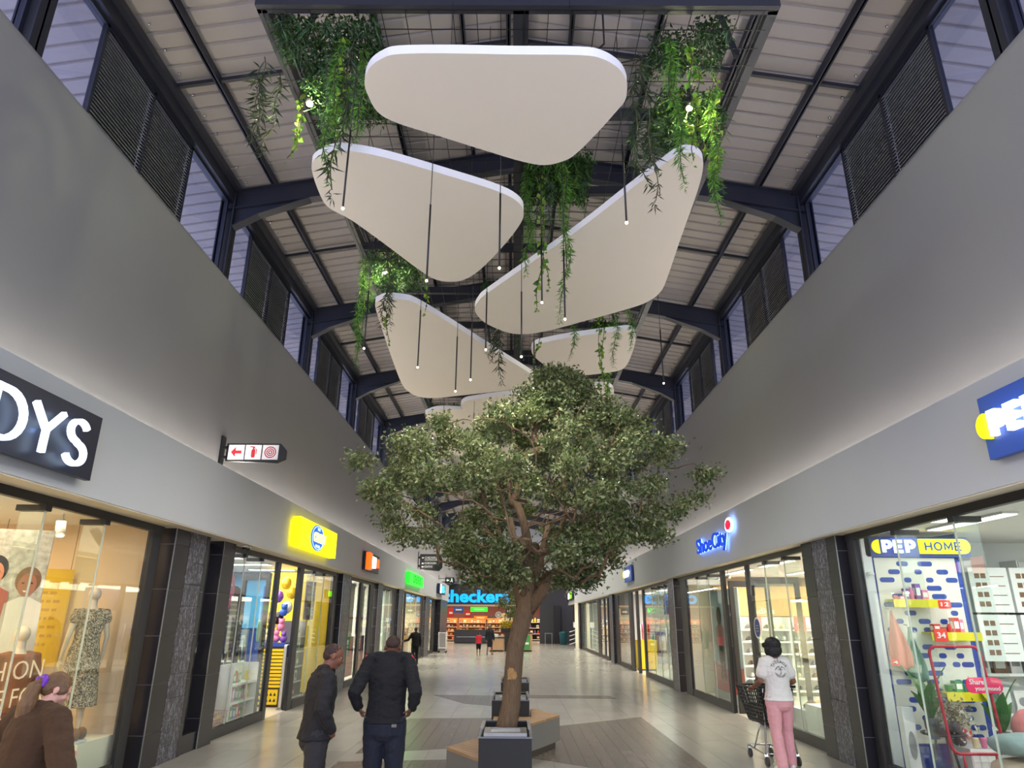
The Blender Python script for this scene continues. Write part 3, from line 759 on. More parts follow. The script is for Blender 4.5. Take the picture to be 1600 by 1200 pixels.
CL = [
 ('dense green plant clump of mixed vines at the front left corner of the mesh', (-2.0, 6.2), [(-2.55, -1.45, 5.5, 6.1, -0.10, 0.10), (-2.4, -1.5, 6.1, 6.9, -0.25, 0.05), (-2.35, -2.0, 6.0, 6.6, -0.4, 0)],
  [('fern', -1.62, 5.80, 6.43), ('ivy', -2.45, 6.39, 6.95), ('fern', -1.86, 5.7, 5.79), ('fern', -2.1, 6.62, 6.9), ('willow', -2.80, 6.05, 6.52), ('willow', -2.72, 6.3, 6.6), ('willow', -2.86, 6.15, 6.75), ('ivy', -2.55, 6.6, 6.75), ('grey', -2.25, 6.75, 6.8), ('ivy', -1.82, 5.68, 5.95), ('grey', -1.9, 6.3, 7.0), ('fern', -1.75, 6.0, 6.7), ('willow', -1.74, 5.66, 5.63), ('grey', -2.0, 5.85, 6.6), ('grey', -1.7, 5.9, 6.7)], (-2.33, 6.3, 7.33)),
 ('plant clump with bright lit ivy at the front right corner of the mesh', (2.0, 6.8), [(1.65, 2.35, 6.5, 7.2, -0.15, 0.05), (1.6, 2.1, 6.7, 7.4, -0.35, 0.0), (1.45, 1.9, 5.8, 6.3, -0.05, 0.25), (1.9, 2.3, 5.65, 6.3, 0, 0.3), (2.2, 2.55, 6.8, 7.3, -0.2, 0)],
  [('fern', 1.61, 5.75, 5.81), ('fern', 1.64, 5.76, 6.2), ('ivy', 1.94, 6.5, 7.0), ('ivy', 1.80, 5.72, 6.05), ('fern', 2.22, 6.47, 5.9), ('willow', 1.38, 5.98, 5.79), ('willow', 1.30, 6.1, 6.1), ('grey', 1.45, 7.0, 6.9), ('ivy', 2.2, 6.7, 6.6), ('ivy', 2.24, 6.25, 6.45), ('grey', 1.85, 7.2, 6.7), ('ivy', 1.85, 5.75, 6.3), ('fern', 2.35, 6.9, 6.6), ('fern', 2.25, 6.55, 6.2)], (1.98, 6.45, 7.42)),
 ('plant clump with three long trailing ferns at the centre of the mesh frame', (0.55, 8.1), [(0.12, 1.0, 7.55, 8.6, -0.25, 0.02)],
  [('fern', 0.14, 7.9, 6.0), ('fern', 0.16, 7.95, 6.4), ('grey', 0.42, 7.75, 6.5), ('fern', 0.60, 7.45, 5.19), ('fern', 0.61, 7.5, 5.8), ('grey', 0.88, 7.8, 6.9), ('ivy', 0.33, 7.8, 5.45), ('ivy', 0.35, 7.85, 5.8), ('fern', 0.8, 7.7, 6.9), ('grey', 0.3, 8.2, 6.9)], None),
 ('hanging plant clump beside the left rail with one lit spot', (-2.1, 10.5), [(-2.5, -1.7, 10.2, 11.2, -0.3, 0.02), (-2.1, -1.4, 9.15, 9.6, -0.12, 0.02)],
  [('fern', -2.58, 10.38, 5.67), ('fern', -2.57, 10.45, 6.0), ('willow', -1.92, 9.12, 5.83), ('willow', -1.80, 9.12, 5.8), ('ivy', -1.38, 9.3, 6.13), ('grey', -2.0, 10.6, 6.95), ('fern', -2.45, 10.6, 6.8), ('ivy', -1.85, 9.2, 5.6), ('grey', -2.62, 10.7, 6.4)], (-2.2, 10.4, 7.4)),
 ('trailing vines over the small panel near the right rail', (1.7, 10.5), [(1.3, 2.05, 10.25, 10.6, -0.15, 0.02)],
  [('ivy', 1.38, 10.45, 5.22), ('ivy', 1.40, 10.42, 5.5), ('fern', 1.64, 10.42, 5.71), ('fern', 1.86, 10.4, 6.02), ('fern', 0.95, 10.75, 5.99), ('grey', 1.7, 10.4, 6.6)], None),
 ('dark trailing vines in front of the tall left panel', (-0.3, 11.6), [(-0.6, -0.05, 11.3, 11.7, -0.12, 0.02)],
  [('willow', -0.30, 11.35, 5.73), ('willow', -0.33, 11.3, 6.1), ('willow', -0.46, 11.2, 6.2), ('grey', 0.07, 12.1, 6.5), ('ivy', 0.39, 11.0, 5.95)], None),
 ('plant clump by the left rail above the crown of the tree', (-2.0, 18.9), [(-2.5, -1.6, 18.95, 19.6, -0.2, 0.02)],
  [('ivy', -2.28, 18.95, 6.95), ('fern', -2.07, 18.98, 7.0), ('grey', -1.8, 19.0, 6.6)], None),
 ('yellow lit ivy strands by the right rail above the tree', (1.8, 13.3), [(1.6, 2.1, 13.1, 13.45, -0.1, 0.02)],
  [('fern', 1.87, 13.25, 5.21), ('ivy', 1.80, 13.2, 5.9), ('ivy', 1.74, 13.25, 6.0), ('ivy', 1.84, 13.2, 6.2)], (1.86, 13.1, 7.3)),
]
sd = 100
for lab, c, boxes, strands, lamp in CL:
    t = thing('hanging_plant', lab, 'hanging plant', (c[0], c[1], Z0), group='trailing plants in the mesh frame')
    mat_clump([(a-c[0], b-c[0], d-c[1], e-c[1], f, g) for a, b, d, e, f, g in boxes], sd, t)
    for kd, x, y, zb in strands:
        sd += 1; strand(kd, (x-c[0], y-c[1], 0), max(0.25, Z0-zb), sd, t)
    if lamp:
        s = thing('spotlight', 'small black spotlight tucked into ' + {0: 'the front left vines', 1: 'the front right ivy', 3: 'the vines at the side rail', 7: 'the far yellow ivy'}[[q[0] for q in CL].index(lab)], 'spotlight', lamp)
        MB().tube([(0, 0, 0.12), (0, 0, 0.0)], [0.045, 0.05], 10).build('housing', blackp, s)
        MB().ball((0, 0, -0.012), (0.036, 0.036, 0.012), 8).build('lens', em('spot_lens', (255, 250, 205), 30), s)
        MB().tube([(0, 0, 0.12), (0, 0, FZ-lamp[2])], 0.012, 6).build('stem', blackp, s)
        l = bpy.data.lights.new('plant_spot', 'POINT'); l.energy = 26; l.color = (1.0, 0.97, 0.55); l.shadow_soft_size = 0.03
        o = bpy.data.objects.new('plant_spot', l); COL.objects.link(o); o.parent = s; o.location = (0.02, -0.05, -0.09)
    sd += 7

# ------------------------------------------------------------------ tree
def bark_mat():
    m = pm('rough_brown_bark', (118, 97, 74), 0.92, 0, 0.5, 16, 1.0, 22, stretch=(3, 3, 0.6), spec=0.2)
    return m
bark = bark_mat()
def tree(name, label, base, trunk, trad, sample, n_end, leaf_n, leaf_l, seed, scar=False):
    """trunk polyline, then branches grown greedily to sampled end points; leaves round every outer twig"""
    r = np.random.default_rng(seed)
    t = thing(name, label, 'tree', base)
    nodes = [np.array(p, float) for p in trunk]; par = [-1]+list(range(len(trunk)-1))
    fork = len(trunk)-3
    ends = []
    while len(ends) < n_end:
        p = sample(r)
        if p is not None: ends.append(p)
    ends.sort(key=lambda p: np.linalg.norm(p-nodes[-1]))
    tips = []
    for e in ends:
        A = np.array(nodes[fork:]); d = np.linalg.norm(A-e, axis=1)
        cost = d + 0.55*np.maximum(0, A[:, 2]-e[2]) + 0.25*np.linalg.norm(A[:, :2]-np.array(trunk[-1])[:2], axis=1)*(np.linalg.norm(A[:, :2]-np.array(trunk[-1])[:2], axis=1) > np.linalg.norm((e-np.array(trunk[-1]))[:2]))
        k = int(np.argmin(cost))+fork; a = nodes[k]; L = np.linalg.norm(e-a); n = max(2, int(L/0.22))
        mid = (a+e)/2 + np.array([0, 0, -0.06*L]) + r.normal(size=3)*0.04*L
        prev = k
        for i in range(1, n+1):
            s = i/n; q = (1-s)**2*a+2*s*(1-s)*mid+s*s*e + (r.normal(size=3)*0.018 if i < n else 0)
            nodes.append(q); par.append(prev); prev = len(nodes)-1
        tips.append(prev)
    N = len(nodes); w = np.zeros(N)
    for tp in tips: w[tp] += 1
    order = list(range(N))[::-1]
    for i in order:
        if par[i] >= 0: w[par[i]] += w[i]
    rad = np.maximum(0.0042*np.power(np.maximum(w, 1), 0.47), 0.004)
    kids = {}
    for i, p in enumerate(par): kids.setdefault(p, []).append(i)
    done = set(range(len(trunk)))
    tb = MB(); tb.tube([tuple(p) for p in trunk], trad, 14, cap=True); 
    trunk_o = tb.build('trunk', bark, t)
    def chain(i):
        out = [par[i], i]
        while True:
            ks = kids.get(out[-1], [])
            if not ks: break
            out.append(max(ks, key=lambda q: w[q]))
        return out
    big = MB(); stack = []
    for i in range(len(trunk), N):
        if par[i] < len(trunk): stack.append(i)
    while stack:
        i = stack.pop()
        if i in done: continue
        c = chain(i); done.update(c[1:])
        rr = [rad[c[1]]]+[rad[q] for q in c[1:]]
        if rr[0] > 0.017:
            MB().tube([tuple(nodes[q]) for q in c], rr, 8).build('branch', bark, t)
        else: big.tube([tuple(nodes[q]) for q in c], rr, 5)
        for q in c[1:]:
            for k in kids.get(q, []):
                if k not in done: stack.append(k)
    big.build('twigs', bark, t, kind='stuff')
    outer = np.array([nodes[i] for i in range(len(trunk), N) if w[i] <= 1.5])
    odir = np.array([nodes[i]-nodes[par[i]] for i in range(len(trunk), N) if w[i] <= 1.5])
    k = r.integers(0, len(outer), leaf_n)
    sc = leaf_l/0.05
    P = outer[k]+r.normal(size=(leaf_n, 3))*np.array([0.074, 0.074, 0.05])*sc
    D = odir[k]/(np.linalg.norm(odir[k], axis=1, keepdims=True)+1e-9)*0.6 + r.normal(size=(leaf_n, 3))*0.8 + np.array([0, 0, -0.1])
    V, F = leaf_cloud(P, D, leaf_l*r.uniform(0.65, 1.3, leaf_n), leaf_l*0.56*r.uniform(0.7, 1.2, leaf_n), rs=seed)
    npmesh('foliage', V, F, leafm('olive_leaf', [(46, 60, 30), (80, 98, 50), (112, 128, 72), (156, 162, 112), (98, 92, 54), (68, 92, 46)], 0.4, 0.2), t, kind='stuff')
    return t, trunk_o
TB = (-0.10, 8.98, 0.563)
def big_sample(r):
    for _ in range(200):
        z = 2.3+2.75*r.uniform(0, 1)**1.15
        R = np.interp(z, [2.25, 2.5, 2.8, 3.2, 3.7, 4.1, 4.4, 4.7, 5.05], [0.8, 1.15, 1.6, 2.2, 2.4, 1.8, 1.1, 0.6, 0.2])
        a = r.uniform(0, 2*PI); q = R*math.sqrt(r.uniform(0.0, 1.0))
        if q < 0.45 and z < 2.7: continue
        x = 0.20+q*math.cos(a) + (0.38 if z > 4.3 else 0); y = q*math.sin(a)*(0.85 if z < 3.5 else 0.62)
        return np.array([x-TB[0], y, z-TB[2]])
trk = [(0, 0, 0), (0.03, 0, 0.14), (0.07, 0, 0.34), (0.09, 0.0, 0.62), (0.12, 0.02, 0.98), (0.20, 0.03, 1.28), (0.26, 0.03, 1.46), (0.27, 0.03, 1.72), (0.28, 0.02, 2.1)]
tree_t, trunk_o = tree('indoor_tree', 'large leafy olive green tree growing from the front planter in the walkway', TB, trk,
     [0.135, 0.122, 0.112, 0.108, 0.106, 0.112, 0.118, 0.10, 0.07], big_sample, 640, 76000, 0.056, 5)
for pts, rr in (([(0.22, 0.02, 1.35), (0.12, 0.05, 1.75), (-0.02, 0.08, 2.1), (-0.3, 0.1, 2.45)], [0.07, 0.055, 0.045, 0.03]),
                ([(0.26, 0.02, 1.38), (0.52, -0.05, 1.72), (0.85, -0.08, 2.02), (1.2, -0.1, 2.2)], [0.085, 0.075, 0.062, 0.04]),
                ([(0.26, 0.03, 1.5), (0.42, 0.12, 1.95), (0.55, 0.2, 2.5)], [0.06, 0.05, 0.035]), ([(0.25, 0.0, 1.5), (0.15, -0.15, 1.95), (0.05, -0.3, 2.5)], [0.055, 0.045, 0.03])):
    MB().tube(pts, rr, 10).build('bough', bark, tree_t)
sc = MB(); 
for k in range(4):
    z = 0.655+k*0.020; x = 0.082+0.018*math.sin(k*2.1)
    sc.add([(x-0.055+0.008*k, -0.107-0.002*(k % 2), z-0.035), (x+0.045, -0.106, z-0.03), (x+0.05-0.012*k, -0.107, z+0.03), (x-0.04, -0.108, z+0.035)], [(0, 1, 2, 3)])
sc.build('bark_scar', pm('bare_yellow_wood', (172, 132, 80), 0.85, 0, 0.45, 40), tree_t)

# ------------------------------------------------------------------ planters and benches
plant_m = pm('charcoal_planter_steel', (52, 52, 50), 0.6, 0.0, 0.05, 3, spec=0.25)
rim_m = pm('dull_grey_rim', (120, 122, 124), 0.45, 0.6, 0.05, 6)
tray_m = pm('worn_stainless_tray', (150, 148, 140), 0.38, 0.9, 0.12, 18)
soil = pm('dark_soil', (44, 36, 30), 0.95, 0, 0.3, 20, 0.6, 40)
def planter(label, x, y, w, d, h=0.67):
    t = thing('planter', label, 'planter', (x, y, 0), group='charcoal box planters down the middle of the walkway')
    b = MB(); T = 0.03
    b.box(-w/2, w/2, 0, T, 0, h); b.box(-w/2, w/2, d-T, d, 0, h); b.box(-w/2, -w/2+T, T, d-T, 0, h); b.box(w/2-T, w/2, T, d-T, 0, h)
    b.build('box', plant_m, t)
    r = MB(); 
    for a in ((-w/2-0.008, w/2+0.008, -0.008, 0.02), (-w/2-0.008, w/2+0.008, d-0.02, d+0.008)): r.box(*a, h, h+0.012)
    r.box(-w/2-0.008, -w/2+0.02, 0.02, d-0.02, h, h+0.012); r.box(w/2-0.02, w/2+0.008, 0.02, d-0.02, h, h+0.012)
    r.build('rim', rim_m, t)
    MB().box(-w/2+T, w/2-T, T, d-T, 0.2, h-0.11).build('soil', soil, t)
    # stainless tray that covers the front third, a shallow glazed well in it
    s = MB(); x0, x1, y0, y1, z = -w/2+0.05, w/2-0.05, 0.03, 0.46, h+0.012
    s.box(x0, x1, y0, y0+0.07, z, z+0.035); s.box(x0, x1, y1-0.05, y1, z, z+0.035); s.box(x0, x0+0.07, y0+0.07, y1-0.05, z, z+0.035); s.box(x1-0.07, x1, y0+0.07, y1-0.05, z, z+0.035)
    s.box(x0, x1, y0, y1, h-0.10, h-0.085)
    s.build('tray', tray_m, t)
    MB().box(x0+0.07, x1-0.07, y0+0.07, y1-0.05, z+0.010, z+0.018).build('tray_lens', pm('frosted_lens', (205, 203, 196), 0.3), t)
    for sx in (-1, 1):
        MB().box(sx*(w/2-0.012)-0.02, sx*(w/2-0.012)+0.02, 0.55, d-0.1, h+0.012, h+0.03).build('edge_clip', tray_m, t)
    return t
planter('charcoal box planter with steel tray holding the big tree', -0.085, 8.08, 0.56, 1.30)
planter('middle charcoal box planter just behind the slatted benches', -0.045, 11.66, 0.58, 1.3)
planter('rear charcoal box planter beyond the middle one', 0.03, 14.88, 0.56, 1.3)
benchm = pm('grey_bench_steel', (122, 122, 122), 0.45, 0.1, 0.04, 3)
def bench(label, polys, sdir, outline):
    t = thing('bench', label, 'bench', (outline[0][0], outline[0][1], 0))
    ox, oy = outline[0]
    fn = lambda a, c, d: (a-ox, c-oy, d)
    cx = sum(p[0] for p in outline)/len(outline); cy = sum(p[1] for p in outline)/len(outline)
    sh = lambda P, k: [(cx+(x-cx)*k, cy+(y-cy)*k) for x, y in P]
    for P in polys:
        MB().prism(P, fn, 0.10, 0.425).build('body', benchm, t, fixn=True)
        MB().prism(sh(P, 0.88), fn, 0.0, 0.10).build('plinth', blackp, t, fixn=True)
    a = Vector(sdir).normalized(); nrm = Vector((-a.y, a.x)); w = 0.085
    for P in polys:
        ds = [nrm.x*x+nrm.y*y for x, y in P]
        for k in range(int(min(ds)/w)-2, int(max(ds)/w)+2):
            c0 = k*w; q = P
            q = clip(q, nrm.x, nrm.y, c0+w-0.008); 
            if len(q) >= 3: q = clip(q, -nrm.x, -nrm.y, -c0)
            if len(q) >= 3 and parea(q) > 1e-3:
                MB().prism(q, fn, 0.426, 0.455).build('slat', oak, t, fixn=True)
    return t
bench('angular grey bench with oak slats right of the tree behind the front planter', [[(-0.3, 9.75), (0.62, 11.62), (-0.3, 11.62)], [(0.27, 11.62), (0.62, 11.62), (0.72, 11.83), (0.33, 12.65), (0.27, 12.5)]], (-1.0, 0.35), [(-0.3, 9.75), (0.72, 11.83), (0.33, 12.65), (-0.3, 11.62)])
bench('low angular bench with oak slats against the left side of the front planter', [[(-0.37, 8.2), (-0.37, 9.75), (-0.77, 8.91)]], (0.7, -0.9), [(-0.37, 8.2), (-0.37, 9.75), (-0.77, 8.91)])
# ------------------------------------------------------------------ people
def rings(mb, secs, lat=(1, 0, 0), n=14, m=0, cap=(1, 1)):
    """closed loft through elliptical sections (centre, half width, half depth) across lateral axis lat, rounded ends"""
    P = [Vector(s[0]) for s in secs]; lat = Vector(lat)
    full = []
    def sec(c, t, a, b):
        x = lat - t*lat.dot(t)
        if x.length < 1e-3: x = Vector((0, 1, 0)) - t*t.y
        x.normalize(); y = t.cross(x)
        return [c + x*a*math.cos(2*PI*k/n) + y*b*math.sin(2*PI*k/n) for k in range(n)]
    R = []
    t0 = (P[1]-P[0]).normalized(); r0 = min(secs[0][1], secs[0][2])
    for k in (0.96, 0.75, 0.42): R.append(sec(P[0]-t0*r0*k*cap[0], t0, secs[0][1]*math.sqrt(1-k*k), secs[0][2]*math.sqrt(1-k*k)))
    for i, s in enumerate(secs):
        t = (P[min(i+1, len(P)-1)]-P[max(i-1, 0)]).normalized(); R.append(sec(P[i], t, s[1], s[2]))
    t1 = (P[-1]-P[-2]).normalized(); r1 = min(secs[-1][1], secs[-1][2])
    for k in (0.42, 0.75, 0.96): R.append(sec(P[-1]+t1*r1*k*cap[1], t1, secs[-1][1]*math.sqrt(1-k*k), secs[-1][2]*math.sqrt(1-k*k)))
    vs = [v for q in R for v in q]; N = len(R)
    fs = [(i*n+k, i*n+(k+1) % n, (i+1)*n+(k+1) % n, (i+1)*n+k) for i in range(N-1) for k in range(n)]
    fs += [tuple(range(n))[::-1], tuple((N-1)*n+k for k in range(n))]
    return mb.add(vs, fs, m, True)
def limb(mb, pts, rad, n=10):
    return rings(mb, [(p, r, r) for p, r in zip(pts, rad)], (0.31, 0.9, 0.2), n)
WORK = bpy.data.scenes.new('workbench')          # empty scene so that each remesh is evaluated alone
def fuse(name, mb, mat, parent, voxel, smooth=3, fold=0.0, ff=18.0, stretch=(1, 1, 1), reduce=None):
    """one continuous skin from overlapping lofts (voxel remesh), with optional cloth folds"""
    me = bpy.data.meshes.new('tmp'); me.from_pydata(mb.v, [], mb.f)
    o = bpy.data.objects.new('tmp', me); WORK.collection.objects.link(o)
    r = o.modifiers.new('r', 'REMESH'); r.mode = 'VOXEL'; r.voxel_size = voxel; r.use_smooth_shade = True
    if smooth:
        s = o.modifiers.new('s', 'SMOOTH'); s.factor = 0.5; s.iterations = smooth
    with bpy.context.temp_override(scene=WORK, view_layer=WORK.view_layers[0]):
        dg = bpy.context.evaluated_depsgraph_get()
        out = bpy.data.meshes.new_from_object(o.evaluated_get(dg)); out.name = name
    bpy.data.objects.remove(o); bpy.data.meshes.remove(me)
    if fold:
        n = len(out.vertices); co = np.empty(n*3); nr = np.empty(n*3)
        out.vertices.foreach_get('co', co); out.vertices.foreach_get('normal', nr); co = co.reshape(-1, 3); nr = nr.reshape(-1, 3)
        q = co*np.array(stretch)*ff
        k = np.array([noise.noise(v)+0.5*noise.noise((v[0]*2.3, v[1]*2.3, v[2]*2.3)) for v in q.tolist()])
        out.vertices.foreach_set('co', (co+nr*(fold*k)[:, None]).ravel())
    out.materials.clear(); out.materials.append(mat)
    out.polygons.foreach_set('use_smooth', [True]*len(out.polygons)); out.update()
    return link(name, out, parent)
def head(mb, c, yaw, pitch, k=1.0, tilt=0.0):
    """skull, jaw, brow, nose, lips, ears around head centre c; returns the head matrix"""
    M = Matrix.Translation(c) @ Matrix.Rotation(yaw, 4, 'Z') @ Matrix.Rotation(-pitch, 4, 'X') @ Matrix.Rotation(tilt, 4, 'Y') @ Matrix.Scale(k, 4)
    T = MB()
    T.ball((0, -0.012, 0.028), (0.075, 0.094, 0.086), 16)           # skull
    T.ball((0, 0.022, -0.020), (0.062, 0.068, 0.078), 14)           # face
    T.ball((0, 0.036, -0.082), (0.040, 0.044, 0.030), 12)           # chin
    T.ball((0, 0.010, -0.062), (0.054, 0.056, 0.040), 12)           # jaw
    T.ball((0, 0.077, 0.022), (0.044, 0.016, 0.012), 10)            # brow
    rings(T, [((0, 0.082, 0.012), 0.009, 0.008), ((0, 0.096, -0.014), 0.012, 0.010), ((0, 0.103, -0.028), 0.016, 0.011)], (1, 0, 0), 8)   # nose
    T.ball((0, 0.084, -0.052), (0.023, 0.012, 0.007), 8); T.ball((0, 0.083, -0.062), (0.020, 0.012, 0.008), 8)   # lips
    for s in (-1, 1):
        T.ball((s*0.038, 0.068, -0.022), (0.022, 0.018, 0.02), 8)   # cheeks
        T.ball((s*0.078, -0.010, -0.004), (0.010, 0.020, 0.032), 8) # ears
    mb.add([M @ Vector(v) for v in T.v], T.f, 0, True)
    return M
def hand(mb, wrist, direction, palm_n, k=1.0, curl=0.6, side=1):
    """palm with four unequal curled fingers and a thumb leaving its side"""
    w = Vector(wrist); d = Vector(direction).normalized(); nrm = Vector(palm_n); nrm = (nrm-d*nrm.dot(d)).normalized(); x = d.cross(nrm)*side
    rings(mb, [(w, 0.026*k, 0.019*k), (w+d*0.035*k, 0.036*k, 0.016*k), (w+d*0.085*k, 0.041*k, 0.014*k)], tuple(x), 10)
    for i, (off, ln) in enumerate(((0.031, 0.070), (0.011, 0.079), (-0.010, 0.073), (-0.030, 0.057))):
        p = w+d*0.082*k+x*off*k; pts = [p-d*0.03*k, p]; a = 0.0
        for s in (0.45, 0.32, 0.26):
            a += curl*(0.8+0.15*i); p = p + (d*math.cos(a)+nrm*math.sin(a))*ln*s*k; pts.append(p)
        limb(mb, pts, [0.0095*k, 0.0095*k, 0.009*k, 0.008*k, 0.007*k], 7)
    p = w+d*0.025*k+x*0.030*k
    q = p+(x*0.7+d*0.7+nrm*0.3).normalized()*0.036*k; e = q+(d+nrm*0.7+x*0.1).normalized()*0.032*k
    limb(mb, [p-x*0.01*k, p, q, e], [0.012*k, 0.012*k, 0.0105*k, 0.008*k], 7)
def eyes(t, M):
    for s in (-1, 1):
        b = MB(); b.ball((0, 0, 0), 0.011, 8); b.ball((0, 0.007, 0), 0.0062, 6, 1)
        e = b.build('eye', [pm('eye_white', (232, 228, 222), 0.25), pm('dark_iris', (40, 26, 18), 0.2)], t)
        e.matrix_local = M @ Matrix.Translation((s*0.030, 0.0665, 0.006))
class Pose: pass
def pose(H, lean=0.0, sway=0.0, step=0.0, hipw=0.085, shw=0.185):
    """default standing joints scaled to height H; lean bends the trunk forward, step parts the feet"""
    k = H/1.72; p = Pose(); p.k = k; V3 = lambda x, y, z: Vector((x*k, y*k, z*k))
    p.hip = V3(sway, 0, 0.93); p.waist = V3(sway, lean*0.12, 1.07); p.chest = V3(0, lean*0.32, 1.28); p.neck = V3(0, lean*0.5, 1.47)
    p.sh = {s: V3(s*shw, lean*0.45, 1.405) for s in (-1, 1)}
    p.hj = {s: V3(s*hipw+sway, 0, 0.89) for s in (-1, 1)}
    p.kn = {s: V3(s*(hipw+0.012), 0.03+s*step*0.5, 0.49) for s in (-1, 1)}
    p.an = {s: V3(s*(hipw+0.02), -0.03+s*step, 0.085) for s in (-1, 1)}
    p.el = {s: V3(s*(shw+0.06), lean*0.4-0.02, 1.12) for s in (-1, 1)}
    p.wr = {s: V3(s*(shw+0.07), lean*0.4+0.06, 0.87) for s in (-1, 1)}
    p.head = V3(0, lean*0.62+0.025, 1.60); p.hyaw = 0.0; p.hpitch = 0.0
    p.hd = {s: Vector((0, 0.2, -1)) for s in (-1, 1)}; p.pn = {s: Vector((-s, 0.2, 0)) for s in (-1, 1)}
    p.fy = {s: 0.12*s for s in (-1, 1)}
    return p
def torso_secs(p, g, hem=None, female=False):
    k = p.k; w = 0.012*g
    S_ = [(p.hip+Vector((0, 0.0, -0.06*k)), 0.165*k, 0.115*k), (p.hip, 0.170*k, 0.122*k), (p.waist, (0.138 if female else 0.152)*k, 0.108*k),
          ((p.waist+p.chest)/2, (0.142 if female else 0.160)*k, 0.112*k), (p.chest, 0.168*k, 0.120*k), ((p.chest*0.45+p.neck*0.55), 0.150*k, 0.098*k), (p.neck+Vector((0, 0, -0.025*k)), 0.075*k, 0.064*k)]
    return [(c, a+w, b+w) for c, a, b in S_]
def person(label, loc, rz, p, skin, top, legs, shoe, voxel=0.0075, top_g=1.6, hem=-0.02, sleeve='long', fold=0.006, female=False, leg_g=1.3, hair=None, name='person', wide=1.0, show_eyes=True, skirt=None, collar=True, top_name='jacket', leg_name='trousers'):
    t = thing(name, label, 'person', loc, rz); k = p.k
    b = MB()
    M = head(b, p.head, p.hyaw, p.hpitch, k*1.0)
    limb(b, [p.neck+Vector((0, -0.01*k, -0.06*k)), p.neck, p.head+Vector((0, -0.02*k, -0.05*k))], [0.062*k, 0.054*k, 0.054*k], 12)
    rings(b, torso_secs(p, 0, female=female))
    for s in (-1, 1):
        limb(b, [p.sh[s]+Vector((-s*0.06*k, 0, 0)), p.sh[s], (p.sh[s]+p.el[s])/2, p.el[s], (p.el[s]*0.6+p.wr[s]*0.4), p.wr[s]], [0.056*k, 0.054*k, 0.046*k, 0.038*k, 0.037*k, 0.026*k])
        hand(b, p.wr[s], p.hd[s], p.pn[s], k, 0.55, -s)
        limb(b, [p.hj[s], (p.hj[s]+p.kn[s])/2, p.kn[s], (p.kn[s]*0.65+p.an[s]*0.35), p.an[s]], [0.088*k, 0.074*k, 0.054*k, 0.054*k, 0.036*k])
        f = Vector((math.sin(p.fy[s]), math.cos(p.fy[s]), 0)); a = Vector((p.an[s].x, p.an[s].y, 0.03*k))
        rings(b, [(a-f*0.045*k, 0.030*k, 0.028*k), (a+f*0.05*k, 0.036*k, 0.028*k), (a+f*0.14*k, 0.034*k, 0.018*k)], (f.y, -f.x, 0), 10)
        limb(b, [p.an[s], a], [0.036*k, 0.03*k])
    fuse('body', b, skin, t, voxel, 2)
    if show_eyes: eyes(t, M)
    # top garment
    g = MB(); sec = torso_secs(p, top_g, female=female)
    sec[0] = (p.hip+Vector((0, 0, hem*k)), sec[1][1]*0.985, sec[1][2]*1.0)
    if hem > 0.0: sec[1] = (p.hip*0.45+p.waist*0.55, sec[2][1]+0.012, sec[2][2]+0.008)
    sec = [(c, a*wide, bb) for c, a, bb in sec]; sec[0] = (sec[0][0], sec[0][1]+0.016, sec[0][2]+0.02)
    if collar: sec[-1] = (p.neck+Vector((0, -0.004, -0.005*k)), 0.072*k, 0.070*k); sec.append((p.neck+Vector((0, -0.006, 0.03*k)), 0.066*k, 0.066*k))
    else: sec[-1] = (p.neck+Vector((0, 0, -0.035*k)), 0.085*k, 0.07*k)
    rings(g, sec, n=18, cap=(0.12, 0.3))
    for s in (-1, 1):
        ext = 0.012*top_g*0.9
        A = [p.sh[s]+Vector((-s*0.07*k, 0, 0)), p.sh[s], (p.sh[s]+p.el[s])/2]
        r = [0.062*k+ext, 0.058*k+ext, 0.050*k+ext]
        if sleeve == 'long': A += [p.el[s], p.el[s]*0.55+p.wr[s]*0.45, p.wr[s]*0.97+p.el[s]*0.03]; r += [0.044*k+ext, 0.040*k+ext, 0.030*k+ext*0.9]
        else: A[-1] = p.sh[s]*0.42+p.el[s]*0.58; r[-1] = 0.056*k+ext
        limb(g, A, r, 12)
    top_o = fuse(top_name, g, top, t, voxel*1.05, 3, fold, 13, (1, 1, 1.6))
    # lower garment
    q = MB(); e = 0.012*leg_g
    rings(q, [(p.hip+Vector((0, 0, 0.05*k)), 0.150*k+e*.5, 0.112*k+e*.5), (p.hip+Vector((0, 0, 0.0*k)), 0.164*k+e*.8, 0.120*k+e*.8), (p.hip+Vector((0, -0.008*k, -0.07*k)), 0.166*k+e, 0.124*k+e)], n=16, cap=(0.2, 0.9))
    if skirt:
        rings(q, [(p.hip, 0.172*k, 0.13*k), ((p.hip+p.kn[1]+p.kn[-1])/3, 0.19*k, 0.15*k), (Vector((0, 0, skirt)), 0.16*k, 0.13*k)], n=16, cap=(.2, .1))
    else:
        for s in (-1, 1):
            end = p.an[s] if skirt is None else p.kn[s]*0.9+p.hj[s]*0.1
            A = [p.hj[s]+Vector((0, -0.006*k, 0.02*k)), p.hj[s]*0.5+p.kn[s]*0.5, p.kn[s]]; r = [0.094*k+e, 0.079*k+e, 0.060*k+e]
            if skirt is None: A += [p.kn[s]*0.55+p.an[s]*0.45, p.an[s]+Vector((0, 0, 0.0))]; r += [0.056*k+e*1.2, 0.047*k+e*1.5]
            limb(q, A, r, 12)
    leg_o = fuse(leg_name, q, legs, t, voxel*1.05, 3, fold*0.9, 12, (1, 1, 1.3))
